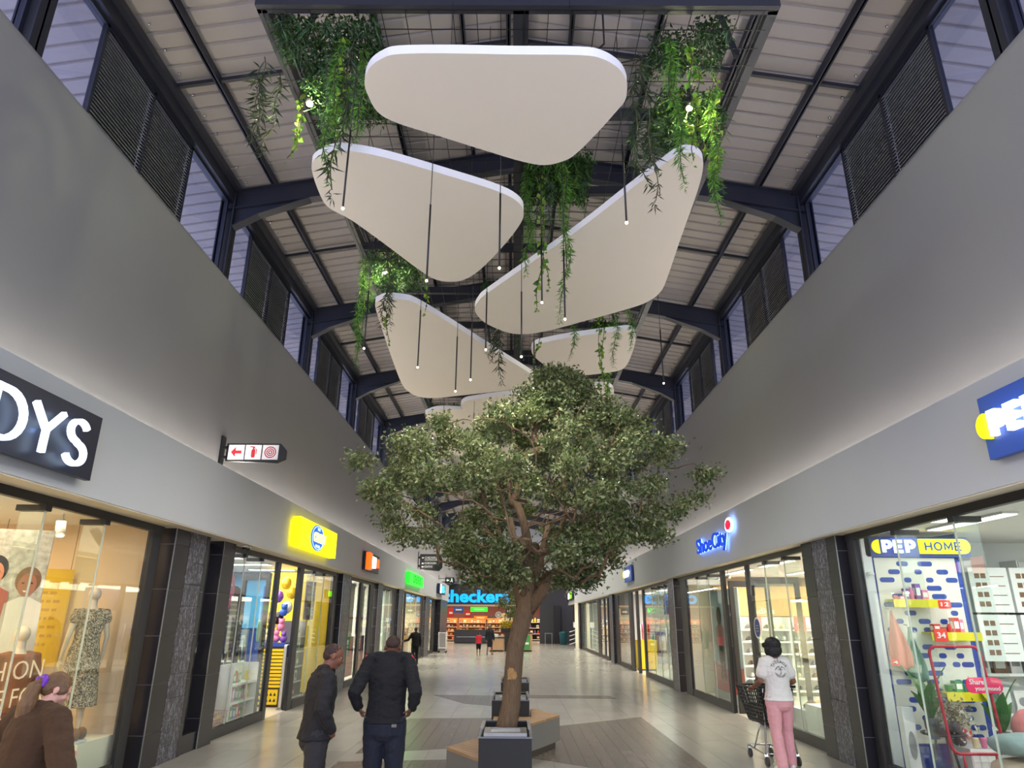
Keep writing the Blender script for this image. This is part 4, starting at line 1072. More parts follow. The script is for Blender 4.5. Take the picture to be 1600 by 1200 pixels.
    for s in (-1, 1):
        f = Vector((math.sin(p.fy[s]), math.cos(p.fy[s]), 0)); a = Vector((p.an[s].x, p.an[s].y, 0.038*k)); h = MB()
        rings(h, [(a-f*0.055*k, 0.036*k, 0.036*k), (a+f*0.04*k, 0.043*k, 0.036*k), (a+f*0.16*k, 0.040*k, 0.024*k)], (f.y, -f.x, 0), 12)
        fuse('shoe', h, shoe, t, voxel, 2)
    if hair:
        h = MB(); hair(h, M); fuse('hair', h, HM[hair.__name__], t, voxel*0.8, 2, 0.004, 40)
    return t, M, top_o, leg_o
skin_d = pm('dark_brown_skin', (98, 62, 44), 0.5, 0, 0.08, 9); skin_b = pm('brown_skin', (128, 82, 60), 0.5, 0, 0.08, 9); skin_p = pm('pale_skin', (226, 172, 150), 0.5, 0, 0.06, 9)
blk_cloth = pm('black_wool_jacket', (18, 18, 20), 0.9, 0, 0.25, 30, 0.2, 120); char_cloth = pm('charcoal_jacket', (30, 28, 29), 0.85, 0, 0.3, 14, 0.2, 90)
navy_d = pm('navy_denim', (24, 29, 42), 0.85, 0, 0.2, 30, 0.2, 150); grey_t = pm('dark_grey_trousers', (44, 42, 43), 0.8, 0, 0.15, 20)
shoe_k = pm('black_shoe', (20, 20, 20), 0.4)
def crop_hair(h, M):
    for c, r in (((0, -0.020, 0.036), (0.0765, 0.090, 0.081)), ((0, -0.058, 0.0), (0.066, 0.052, 0.055))):
        T = MB(); T.ball(c, r, 16); h.add([M @ Vector(v) for v in T.v], T.f)
def bob_hair(h, M):
    for c, r in (((0, -0.030, 0.040), (0.118, 0.118, 0.108)), ((0, -0.060, -0.035), (0.118, 0.085, 0.105)), ((0.07, -0.02, -0.04), (0.05, 0.075, 0.09)), ((-0.07, -0.02, -0.04), (0.05, 0.075, 0.09)), ((-0.098, 0.04, 0.03), (0.03, 0.04, 0.04))):
        T = MB(); T.ball(c, r, 16); h.add([M @ Vector(v) for v in T.v], T.f)
def tied_hair(h, M):
    for c, r in (((0, -0.020, 0.034), (0.081, 0.098, 0.088)), ((0, -0.055, -0.005), (0.072, 0.062, 0.068)), ((0.066, 0.015, 0.02), (0.016, 0.05, 0.045)), ((-0.066, 0.015, 0.02), (0.016, 0.05, 0.045)), ((0, -0.112, 0.01), (0.03, 0.035, 0.03))):
        T = MB(); T.ball(c, r, 16); h.add([M @ Vector(v) for v in T.v], T.f)
HM = {'crop_hair': pm('shaved_dark_hair', (58, 39, 31), 0.75, 0, 0.2, 60), 'bob_hair': pm('black_bob_hair', (16, 13, 13), 0.55, 0, 0.3, 50, 0.3, 90),
      'tied_hair': pm('brown_tied_hair', (112, 82, 52), 0.5, 0, 0.45, 16, 0.4, 70, stretch=(6, 1, 1))}
# man with bowed head, hands at his waist
p = pose(1.77, lean=0.16, shw=0.178)
p.head += Vector((0, 0.11, -0.075)); p.hpitch = 1.0
for s in (-1, 1):
    p.sh[s] += Vector((0, 0, 0.035)); p.el[s] = Vector((s*0.285, -0.13, 1.19)); p.wr[s] = Vector((s*0.252, -0.04, 1.075)); p.hd[s] = Vector((-s*0.5, 0.12, -0.9)); p.pn[s] = Vector((-s, 0.3, -0.2))
t2, M2, j2, _ = person('man in black jacket and navy jeans seen from behind, head bowed, hands at his waist', (-1.2, 7.12, 0), 0.03, p, skin_d, blk_cloth, navy_d, shoe_k, hem=-0.01, hair=crop_hair, leg_g=1.5, fold=0.008)
for s in (-1, 1):
    b = MB(); pts = [p.sh[s]+Vector((s*0.030, -0.055, 0.045)), p.sh[s]+Vector((s*0.066, -0.04, 0.0)), p.sh[s]+Vector((s*0.082, -0.04, -0.07))]
    b.tube([tuple(q) for q in pts], 0.006, 6); b.build('red_piping', redc, t2)
b = MB(); b.box(0.08, 0.125, -0.146, -0.138, 0.915, 0.94); b.build('belt_label', pm('leather_patch', (120, 112, 100), 0.7), t2)
# man in profile, hand in his pocket
p = pose(1.64, lean=0.07, step=-0.10, shw=0.165)
p.hpitch = 0.30; p.head += Vector((0, 0.045, -0.012)); p.hyaw = -0.15
p.el[1] = Vector((0.235, -0.03, 1.09)); p.wr[1] = Vector((0.19, 0.09, 0.915)); p.hd[1] = Vector((-0.55, 0.2, -0.8))
p.el[-1] = Vector((-0.23, 0.05, 1.06)); p.wr[-1] = Vector((-0.19, 0.10, 0.90)); p.hd[-1] = Vector((0.5, 0.2, -0.8))
t1, M1, _, _ = person('man in charcoal jacket looking down in profile with a hand in his pocket', (-1.80, 6.95, 0), -1.05, p, skin_b, char_cloth, grey_t, shoe_k, hem=-0.06, hair=crop_hair, top_g=2.2, leg_g=1.6, fold=0.008)
# young woman with a purple scrunchie
p = pose(1.52, lean=0.22, shw=0.175)
p.hpitch = 0.50; p.head += Vector((0, 0.03, -0.02)); p.hyaw = -0.60
for s in (-1, 1):
    p.el[s] = Vector((s*0.40, 0.0, 0.93)); p.wr[s] = Vector((s*0.17, 0.20, 0.97)); p.hd[s] = Vector((-s*0.5, 0.8, 0.1)); p.pn[s] = Vector((-s*0.3, 0, 1))
sweater = pm('brown_knit_sweater', (72, 50, 30), 0.95, 0, 0.2, 30, 0.3, 160)
tg, Mg, _, _ = person('young woman in brown sweater with ponytail and purple scrunchie beside the clothes shop window', (-3.08, 4.80, 0), -0.34, p, skin_p, sweater, grey_t, shoe_k, female=True, hair=tied_hair, top_g=3.2, hem=-0.12, fold=0.007, voxel=0.0065, top_name='sweater')
q0 = Mg @ Vector((0, -0.118, 0.012))
h = MB(); limb(h, [q0, q0+Vector((0, -0.05, -0.03)), q0+Vector((0.005, -0.085, -0.14)), q0+Vector((0.0, -0.08, -0.32)), q0+Vector((0.0, -0.06, -0.54))], [0.026, 0.042, 0.054, 0.050, 0.018], 12)
fuse('ponytail', h, HM['tied_hair'], tg, 0.006, 2, 0.005, 30, (1.5, 1.5, 0.3))
h = MB(); n = 14
for i in range(n):
    a = 2*PI*i/n; c = q0+Vector((0, -0.016, -0.008)) + (Vector((1, 0, 0))*math.cos(a)+Vector((0, 0.45, 0.89)).normalized()*math.sin(a))*0.032
    h.ball(c, 0.018+0.006*math.sin(i*2.4), 8)
fuse('scrunchie', h, pm('purple_satin', (112, 44, 176), 0.35), tg, 0.005, 1, 0.005, 60)
# woman with the trolley
p = pose(1.63, lean=0.05, step=0.11, hipw=0.095, shw=0.155)
p.el[-1] = Vector((-0.24, 0.01, 1.08)); p.wr[-1] = Vector((-0.25, 0.23, 0.995)); p.hd[-1] = Vector((0.15, 1, -0.1)); p.pn[-1] = Vector((0, 0, -1))
p.el[1] = Vector((0.24, 0.01, 1.08)); p.wr[1] = Vector((0.17, 0.24, 0.995)); p.hd[1] = Vector((-0.15, 1, -0.1)); p.pn[1] = Vector((0, 0, -1))
tee = pm('white_cotton_tee', (226, 220, 210), 0.85, 0, 0.03, 8); pink = pm('pink_jersey', (228, 164, 164), 0.85, 0, 0.06, 10)
tw, Mw, tee_o, _ = person('woman with black bob in white printed tee and pink trousers pushing a trolley', (3.60, 10.22, 0), 0.10, p, skin_b, tee, pink, pm('white_trainer', (225, 222, 218), 0.5), female=True, hair=bob_hair, sleeve='short', hem=-0.03, leg_g=1.5, top_g=2.5, fold=0.005, collar=False, wide=1.02, top_name='t_shirt')
def decal(name, me_o, target, ray_dir, mat, parent):
    """press a flat print (already placed in the person's space) onto the garment"""
    bm_ = BVHTree.FromPolygons([v.co.copy() for v in target.data.vertices], [tuple(f.vertices) for f in target.data.polygons])
    d = Vector(ray_dir)
    for v in me_o.vertices:
        h = bm_.ray_cast(v.co-d*0.5, d)
        v.co = (h[0]-d*0.003) if h[0] is not None else v.co
    me_o.materials.clear(); me_o.materials.append(mat)
    return link(name, me_o, parent)
def word_mesh(s):
    cu = bpy.data.curves.new('w', 'FONT'); cu.body = s; cu.resolution_u = 2; cu.align_x = 'CENTER'; cu.offset = 0.012
    o = bpy.data.objects.new('w', cu); me = bpy.data.meshes.new_from_object(o); bpy.data.objects.remove(o); bpy.data.curves.remove(cu); return me
ink = pm('grey_black_print', (66, 64, 64), 0.85); vs, fs = [], []
cz, rr = 1.235, 0.112
for i, ch in enumerate('THREADS'):
    me = word_mesh(ch); a = (i-3)*0.36; o = len(vs)
    for v in me.vertices:
        x, z = v.co.x*0.055, v.co.y*0.055+rr-0.025
        vs.append((x*math.cos(a)+z*math.sin(a)+0.005, 0, cz+z*math.cos(a)-x*math.sin(a)))
    fs += [[q+o for q in f.vertices] for f in me.polygons]
def stroke(pts, w):
    for (x0, z0), (x1, z1) in zip(pts, pts[1:]):
        dx, dz = x1-x0, z1-z0; L = math.hypot(dx, dz) or 1; nx, nz = -dz/L*w/2, dx/L*w/2; o = len(vs)
        vs.extend([(x0+nx, 0, z0+nz), (x1+nx, 0, z1+nz), (x1-nx, 0, z1-nz), (x0-nx, 0, z0-nz)]); fs.append([o, o+1, o+2, o+3])
for a0, a1, r0 in ((0.25, 1.3, 0.068), (1.55, 2.9, 0.068), (3.3, 4.55, 0.072), (4.8, 6.0, 0.072), (3.5, 5.9, 0.058)):
    stroke([(0.005+r0*math.cos(a0+(a1-a0)*i/8)*1.05, cz-0.02+r0*math.sin(a0+(a1-a0)*i/8)) for i in range(9)], 0.007)
for pts in (((-0.05, 0.03), (0.05, -0.07)), ((0, 0.035), (0.005, -0.03), (-0.02, -0.05)), ((0, 0.03), (-0.03, 0.045)), ((0, 0.03), (0.03, 0.045)), ((0, 0.02), (-0.03, 0.01)), ((0, 0.02), (0.03, 0.012))):
    stroke([(x+0.005, z+cz-0.01) for x, z in pts], 0.008)
me = bpy.data.meshes.new('shirt_print'); me.from_pydata(vs, [], fs); decal('shirt_print', me, tee_o, (0, 1, 0), ink, tw)
def trolley(loc, rz):
    t = thing('shopping_trolley', 'black plastic shopping trolley on a chrome frame pushed by the woman', 'trolley', loc, rz)
    # y forward; basket net with tapered sides
    b = MB(); z0, z1 = 0.52, 0.96; 
    def rim(z): 
        k = (z-z0)/(z1-z0); return (0.17+0.06*k, -0.36-0.04*k, 0.22+0.22*k)     # half width, back, front
    lv = [z0+(z1-z0)*i/9 for i in range(10)]
    for i, z in enumerate(lv):
        w, y0, y1 = rim(z); h = 0.026 if i in (0, 9) else 0.013
        for a, c in (((-w, y0), (w, y0)), ((w, y0), (w, y1)), ((w, y1), (-w, y1)), ((-w, y1), (-w, y0))): b.bar((a[0], a[1], z), (c[0], c[1], z), 0.012, h)
    for i in range(13):
        f = i/12
        for s in (-1, 1):
            w0, a0, c0 = rim(z0); w1, a1, c1 = rim(z1); b.bar((s*w0, a0+(c0-a0)*f, z0), (s*w1, a1+(c1-a1)*f, z1), 0.02, 0.010, up=(1, 0, 0))
    for i in range(8):
        f = -1+2*i/7; w0, a0, c0 = rim(z0); w1, a1, c1 = rim(z1)
        b.bar((w0*f, a0, z0), (w1*f, a1, z1), 0.02, 0.010, up=(0, 1, 0)); b.bar((w0*f, c0, z0), (w1*f, c1, z1), 0.02, 0.010, up=(0, 1, 0))
    w, y0, y1 = rim(z0); b.box(-w, w, y0, y1, z0-0.012, z0); b.build('basket', blackp, t)
    m = MB()
    for s in (-1, 1):
        m.tube([(s*0.20, -0.42, 1.0), (s*0.20, -0.38, 0.90), (s*0.17, -0.30, 0.50), (s*0.22, -0.36, 0.17), (s*0.225, -0.34, 0.14), (s*0.16, 0.36, 0.16)], 0.012, 8)
        m.tube([(s*0.15, -0.1, 0.50), (s*0.17, 0.12, 0.16)], 0.010, 8)
    m.tube([(-0.21, -0.33, 0.15), (0.21, -0.33, 0.15)], 0.011, 8); m.tube([(-0.16, 0.35, 0.16), (0.16, 0.35, 0.16)], 0.011, 8); m.tube([(-0.17, 0.12, 0.5), (0.17, 0.12, 0.5)], 0.010, 8)
    m.build('chassis', chrome, t)
    h = MB(); h.tube([(-0.26, -0.44, 1.0), (0.26, -0.44, 1.0)], 0.016, 10); h.build('handle', blackp, t)
    for x, y, r in ((-0.22, -0.34, 0.062), (0.22, -0.34, 0.062), (-0.155, 0.36, 0.062), (0.155, 0.36, 0.062)):
        c = MB(); c.bar((x, y, 0.15), (x, y-0.03, 0.062), 0.05, 0.014, up=(0, 1, 0)); cs = c.build('castor', chrome, t)
        wv = MB(); wv.tube([(x-0.014, y-0.03, 0.062), (x+0.014, y-0.03, 0.062)], 0.061, 16); wv.build('wheel', pm('grey_rubber_wheel', (70, 66, 62), 0.7), cs)
trolley((3.62, 10.86, 0), 0.10)
# far figures
red_t = pm('red_tee', (196, 32, 52), 0.8); blk2 = pm('black_cotton', (16, 17, 20), 0.85)
p = pose(1.22, step=0.07, shw=0.16); p.el = {s: p.el[s]+Vector((-s*0.01, 0, 0)) for s in (-1, 1)}
person('child in red tee and black shorts walking towards the supermarket', (-1.95, 40.8, 0), 0.0, p, skin_b, red_t, blk2, shoe_k, voxel=0.013, sleeve='short', skirt=0, hair=crop_hair, fold=0, show_eyes=False, hem=-0.06, collar=False, top_name='t_shirt', leg_name='shorts')
p = pose(1.58, step=0.12, shw=0.18, hipw=0.10)
person('woman in a long dark dress walking beside the child in red', (-1.36, 41.6, 0), -0.2, p, skin_b, pm('dark_navy_dress', (16, 22, 34), 0.8), pm('dark_navy_dress', (16, 22, 34), 0.8), shoe_k, voxel=0.014, female=True, skirt=0.42, hair=tied_hair, fold=0, wide=1.15, show_eyes=False, top_name='dress', leg_name='skirt')
p = pose(1.54, step=0.05, shw=0.175)
p.el[-1] = Vector((-0.30, 0.06, 1.02)); p.wr[-1] = Vector((-0.45, 0.16, 0.98)); p.hd[-1] = Vector((-1, 0.3, -0.3))
person('person in black beside the pharmacy door with one forearm held out', (-4.22, 31.5, 0), 0.35, p, skin_d, blk2, blk2, shoe_k, voxel=0.013, hair=crop_hair, fold=0, show_eyes=False, wide=1.05)
# ------------------------------------------------------------------ signs on the fascias
glow_w = em('lit_letter_white', (206, 228, 255), 2.3)
def board_sign(label, side, y0, y1, z0, z1, mat, d=0.08, gap=0.0):
    sx = -1 if side == 'L' else 1
    t = thing('shop_sign', label, 'sign', (sx*4.5, (y0+y1)/2, (z0+z1)/2))
    yc, zc = (y0+y1)/2, (z0+z1)/2
    b = MB(); b.box(*sorted((-sx*gap, -sx*(gap+d))), y0-yc, y1-yc, z0-zc, z1-zc)
    if gap: b.box(*sorted((0, -sx*gap)), (y0-yc)*0.8, (y1-yc)*0.8, (z0-zc)*0.6, (z1-zc)*0.6)
    b.build('board', mat, t)
    return t
t = board_sign('black sign board with white lit letters above the clothes shop window', 'L', 3.6, 7.03, 3.18, 3.85, pm('sign_navy_black', (27, 31, 48), 0.4), 0.06, 0.06)
LET = {'M': [[(0, 0), (0, 1), (.5, .25), (1, 1), (1, 0)]], 'I': [[(0, 0), (0, 1)]], 'L': [[(0, 1), (0, 0), (1, 0)]], 'A': [[(0, 0), (.5, 1), (1, 0)], [(.2, .33), (.8, .33)]],
       'D': [[(0, 0), (0, 1), (.35, 1)]+arc(.35, .5, .65, .5, 80, -80)+[(.35, 0), (0, 0)]], 'Y': [[(0, 1), (.5, .5), (1, 1)], [(.5, .52), (.5, 0)]],
       'P': [[(0, -.1), (0, 1), (.5, 1)]+arc(.5, .70, .5, .30, 75, -75, 8)+[(.5, .40), (0, .40)]], 'E': [[(1, 1), (0, 1), (0, 0), (1, 0)], [(0, .5), (.9, .5)]], 'H': [[(0, -.05), (0, 1.05)], [(1, -.05), (1, 1.05)], [(0, .5), (1, .5)]],
       'O': [arc(.5, .5, .5, .5, 90, 449, 18)],
       'S': [arc(.5, .76, .42, .24, 25, 180)+arc(.5, .76, .42, .24, 195, 262, 4)+arc(.5, .24, .46, .24, 80, 0, 5)+arc(.5, .24, .46, .24, -15, -160)]}
fnl = face_fn('L', (0.17, -5.315, -3.515))
for ch, y0, y1 in (('M', 3.80, 4.24), ('I', 4.34, 4.34), ('L', 4.47, 4.74), ('A', 4.82, 5.22), ('D', 5.42, 5.79), ('Y', 5.90, 6.31), ('S', 6.42, 6.73)):
    b = MB()
    for pts in LET[ch]: ribbon(b, [(y0+x*(y1-y0), 3.265+z*0.42) for x, z in pts], 0.047, fnl, 0, 0.05)
    b.build('letter', glow_w, t, fixn=True)
t = board_sign('bright yellow lit sign box with round blue emblem', 'L', 13.95, 16.95, 3.22, 3.80, em('lit_yellow', (255, 236, 0), 1.15), 0.16, 0.05)
fn = face_fn('L', (0.215, 0, 0)); yc, zc = 15.45, 3.51
MB().prism(ell(-0.22, 0.0, 0.50, 0.27), fn, 0.0, 0.02).build('emblem', em('lit_blue', (20, 88, 190), 0.8), t)
ring = MB(); 
for r0, r1 in ((0.93, 0.86),):
    e0, e1 = ell(-0.22, 0, 0.50*r0, 0.27*r0, 40), ell(-0.22, 0, 0.50*r1, 0.27*r1, 40)
    for k in range(40): ring.add([fn(*e0[k], 0.022), fn(*e0[(k+1) % 40], 0.022), fn(*e1[(k+1) % 40], 0.022), fn(*e1[k], 0.022)], [(0, 1, 2, 3)])
ring.build('emblem_ring', em('lit_pale_blue', (190, 225, 255), 0.9), t)
text('lettering', 'CRAZY', em('lit_cream', (255, 238, 150), 1.1), 'L', (-4.26, 14.86, 3.41), w=0.95, h=0.20, depth=0.03, bold=0.02, parent=t)
text('lettering', 'THE', em('lit_pale_blue', (190, 225, 255), 0.9), 'L', (-4.265, 15.13, 3.66), w=0.22, h=0.06, depth=0.01, bold=0.01, parent=t)
text('lettering', 'STORE', em('lit_pale_blue', (190, 225, 255), 0.9), 'L', (-4.265, 15.06, 3.30), w=0.36, h=0.06, depth=0.01, bold=0.01, parent=t)
t = board_sign('small black sign with orange and white lit blocks', 'L', 20.95, 23.1, 3.23, 3.77, pm('sign_navy_black', (27, 31, 48), 0.4), 0.06, 0.04)
oc, wc = em('lit_orange', (255, 84, 12), 1.6), em('lit_white', (255, 244, 232), 2.2)
for a, b, c, d, m in ((-1.0, -0.55, -0.24, 0.24, oc), (-0.55, 0.10, -0.16, 0.16, wc), (0.10, 0.6, -0.12, 0.14, oc)):
    MB().box(0.10, 0.20, a, b, c, d).build('lit_block', m, t)
t = board_sign('long lit green sign further down the row above the pharmacy', 'L', 29.5, 34.0, 3.27, 3.74, em('lit_green', (40, 235, 50), 1.1), 0.14, 0.05)
b = MB()
for k in range(9): b.box(0.19, 0.20, -1.1+k*0.3, -1.03+k*0.3, -0.16, 0.17); b.box(0.19, 0.20, -1.1+k*0.3, -0.9+k*0.3, (-0.16, 0.1, -0.03)[k % 3], (-0.10, 0.16, 0.03)[k % 3])
b.build('lettering', em('lit_dark_green', (10, 120, 30), 0.35), t)
t = board_sign('navy sign block with white and cyan emblem at the end of the row', 'L', 41.6, 44.8, 3.3, 3.85, pm('sign_deep_navy', (20, 26, 70), 0.4), 0.16, 0.04)
text('lettering', 'S', em('lit_cyan', (60, 190, 255), 1.4), 'L', (-4.28, 42.4, 3.36), w=1.6, h=0.42, depth=0.04, bold=0.04, parent=t)
MB().box(0.20, 0.23, -1.35, -0.9, -0.25, 0.25).build('lit_block', em('lit_white', (255, 244, 232), 2.2), t)
pepb = pm('sign_royal_blue', (52, 92, 186), 0.4)
def pep_sign(label, y1, k, nm):
    """blue board, yellow half disc and three white letters; y1 is the far end"""
    t = board_sign(label, 'R', y1-1.06*k, y1, 3.575-0.295, 3.575+0.295, pepb, 0.07, 0.03)
    fnr = face_fn('R', (-0.10, 1.06*k/2, 0))
    half = [(0.115, -0.12)]+[(0.115+0.125*math.cos(a), 0.12*math.sin(a)) for a in [PI/2+PI*i/14 for i in range(15)]]
    MB().prism([(u*k, v) for u, v in half], fnr, 0.0, 0.06).build('half_disc', em('lit_yellow', (255, 236, 0), 1.15), t)
    fl = face_fn('R', (-0.10, 1.06*k/2, -0.11)); x = 0.155
    for ch in 'PEP':
        b = MB()
        for pts in LET[ch]: ribbon(b, [((x+u*0.135+0.03)*k, v*0.19+0.02) for u, v in pts], 0.052, fl, 0.0, 0.06)
        b.build('letter', em('lit_white_sign', (236, 244, 255), 1.5), t, fixn=True); x += 0.225
    return t
pep_sign('large blue sign with white lettering and yellow half disc above the home goods window', 6.27, 1.0, 0)
pep_sign('smaller blue sign with white letters and yellow half disc down the row behind the tree', 28.5, 1.6, 1)
t = thing('shop_sign', 'blue halo lit letters with a red dot above the shoe shop', 'sign', (4.5, 15.7, 3.45))
lb = em('lit_letter_blue', (0, 60, 190), 0.55); halo = em('sign_halo', (120, 165, 255), 4.0)
text('lettering', 'ShoeCity', lb, 'R', (4.43, 17.05, 3.27), w=2.45, h=0.44, depth=0.03, bold=0.012, parent=t)
text('halo', 'ShoeCity', halo, 'R', (4.445, 17.03, 3.275), w=2.42, h=0.43, depth=0.012, bold=0.012, parent=t)
fnr = face_fn('R', (-0.07, 0, 0))
MB().prism(ell(1.30, 0.29, 0.24, 0.145), fnr, 0, 0.02).build('white_disc', em('lit_white_cool', (236, 244, 255), 2.6), t)
MB().prism(ell(1.30, 0.29, 0.17, 0.10), fnr, 0.02, 0.035).build('red_dot', em('lit_red', (230, 10, 50), 1.1), t)
MB().prism(ell(1.30, 0.29, 0.22, 0.13), fnr, -0.03, -0.01).build('halo', halo, t)
t = board_sign('small sign half white half green near the end of the fascia', 'R', 53.7, 58.0, 3.35, 3.95, pm('sign_navy_black', (27, 31, 48), 0.4), 0.14, 0.02)
MB().box(-0.20, -0.17, -1.6, 0.2, -0.2, 0.22).build('lit_block', em('lit_green_lime', (130, 240, 30), 1.1), t); MB().box(-0.20, -0.17, 0.2, 1.7, -0.2, 0.22).build('lit_block', em('lit_white', (255, 244, 232), 2.2), t)
t = board_sign('small black sign at the very end of the fascia', 'R', 59.0, 59.9, 3.3, 3.9, pm('sign_navy_black', (27, 31, 48), 0.4), 0.08, 0.02)

# ------------------------------------------------------------------ projecting way finding signs
def blade(label, x0, y, z0, z1, L, wall_x):
    t = thing('hanging_sign', label, 'sign', (x0, y, z0)); h = z1-z0
    pl = [(0, 0), (L*0.86, -h*0.10), (L, h*0.12), (L, h*0.62), (L*0.9, h), (0, h)]
    MB().prism(pl, lambda a, c, d: (a, d, c), 0.0, 0.05).build('plate', blackp, t, fixn=True)
    b = MB(); b.box(wall_x-x0-0.02, 0.02, 0.0, 0.05, h*0.15, h*0.3); b.box(wall_x-x0-0.02, 0.02, 0, 0.05, h*0.7, h*0.85); b.box(wall_x-x0-0.02, wall_x-x0+0.02, -0.05, 0.10, -0.10, h+0.12)
    b.build('bracket', blackp, t)
    return t
t = blade('black projecting sign with red arrow, extinguisher and hose reel symbols', -4.66, 10.86, 4.24, 4.53, 0.97, -4.745)
signred = pm('sign_red', (196, 30, 44), 0.5); F0 = lambda a, c, d: (a, -d, c)
for k, x in enumerate((0.04, 0.315, 0.59)):
    q = MB().box(x, x+0.255, -0.012, 0.0, 0.025, 0.265).build('pictogram', paper, t)
    b = MB(); cx, cz = x+0.128, 0.145
    if k == 0: b.prism([(cx-0.085, cz), (cx-0.015, cz+0.08), (cx-0.015, cz+0.025), (cx+0.085, cz+0.025), (cx+0.085, cz-0.025), (cx-0.015, cz-0.025), (cx-0.015, cz-0.08)], F0, 0.012, 0.016)
    elif k == 1:
        b.prism(rrect(cx, cz-0.02, 0.06, 0.14, 0.025), F0, 0.012, 0.016); b.prism([(cx-0.012, cz+0.05), (cx+0.012, cz+0.05), (cx+0.012, cz+0.085), (cx-0.012, cz+0.085)], F0, 0.012, 0.016)
        b.prism([(cx-0.06, cz+0.085), (cx+0.02, cz+0.075), (cx+0.02, cz+0.088), (cx-0.055, cz+0.1)], F0, 0.012, 0.016); b.prism([(cx+0.01, cz+0.08), (cx+0.055, cz+0.04), (cx+0.05, cz-0.03), (cx+0.042, cz-0.03), (cx+0.045, cz+0.035)], F0, 0.012, 0.016)
    else:
        for r0, r1 in ((0.095, 0.078), (0.063, 0.048), (0.034, 0.018)):
            for i in range(20):
                a, a2 = 2*PI*i/20, 2*PI*(i+1)/20
                b.add([(cx+r*math.cos(w), -0.014, cz+r*math.sin(w)) for r, w in ((r0, a), (r0, a2), (r1, a2), (r1, a))], [(0, 3, 2, 1)])
    b.build('symbol', signred, q)
t = blade('black directory sign with white names projecting from the wall above the green sign', -4.66, 35.0, 4.18, 4.92, 1.12, -4.745)
for k, (s, z) in enumerate((('CHECKERS', 0.53), ('OUTDOOR', 0.42), ('CHECKERS', 0.26), ('CLICKS', 0.10))):
    text('lettering', s, paper, 'F', (-4.66+0.24, 34.99, 4.18+z), h=0.085, depth=0.006, parent=t)
    if k != 1: MB().prism([(0.08, z+0.03), (0.15, z+0.07), (0.15, z+0.05), (0.2, z+0.05), (0.2, z+0.01), (0.15, z+0.01), (0.15, z-0.01)], F0, 0.0, 0.008).build('arrow', paper, t)
t = blade('small projecting exit sign with pale running figure near the supermarket', -4.35, 45.0, 4.02, 4.38, 0.62, -4.745)
g_ = em('exit_pale', (190, 220, 190), 0.6)
b = MB(); b.prism([(0.08, 0.18), (0.17, 0.26), (0.17, 0.21), (0.26, 0.21), (0.26, 0.15), (0.17, 0.15), (0.17, 0.10)], F0, 0.0, 0.01)
b.prism(ell(0.42, 0.27, 0.035, 0.035, 10), F0, 0, 0.01); b.prism([(0.40, 0.23), (0.46, 0.22), (0.50, 0.16), (0.43, 0.18), (0.50, 0.07), (0.46, 0.07), (0.40, 0.13), (0.33, 0.07), (0.31, 0.09), (0.37, 0.15)], F0, 0, 0.01)
b.build('symbol', g_, t)
# service recess with hose cupboard between the two first piers
t = struct('door_1')
MB().box(-4.95, -4.90, 10.90, 11.40, 0.25, 3.0).build('door_panel', pm('service_door_black', (42, 42, 44), 0.3, 0.2), t)
MB().box(-4.95, -4.74, 10.89, 11.41, 0.0, 0.25).build('plinth', pil_m, t)
for z0, z1 in ((0.45, 1.05), (1.12, 2.9)): MB().box(-4.90, -4.885, 10.97, 11.33, z0, z1).build('panel', pm('service_door_grey', (70, 72, 72), 0.3, 0.3), t)
MB().box(-4.885, -4.85, 11.26, 11.29, 1.35, 1.5).build('door_handle', chrome, t)
o = MB().box(-4.885, -4.879, 11.02, 11.20, 1.10, 1.42).build('notice', paper); tag(o, 'white paper notice taped on the dark service door', 'notice')
o = MB().box(-4.885, -4.878, 11.04, 11.24, 2.12, 2.48).build('fire_sticker', [paper, signred]); tag(o, 'white sticker with red extinguisher symbol on the dark service door', 'sticker')
b = MB(); b.box(-4.878, -4.874, 11.11, 11.17, 2.17, 2.40).build('symbol', signred, o)
t = thing('security_camera', 'pair of small white dome cameras under the fascia edge', 'camera', (-4.62, 12.05, 3.03))
for dy in (0, 0.16):
    MB().tube([(0, dy, 0.0), (0, dy, -0.03)], 0.055, 12).build('base', paper, t); MB().ball((0, dy, -0.035), (0.042, 0.042, 0.04), 10).build('dome', blackp, t)

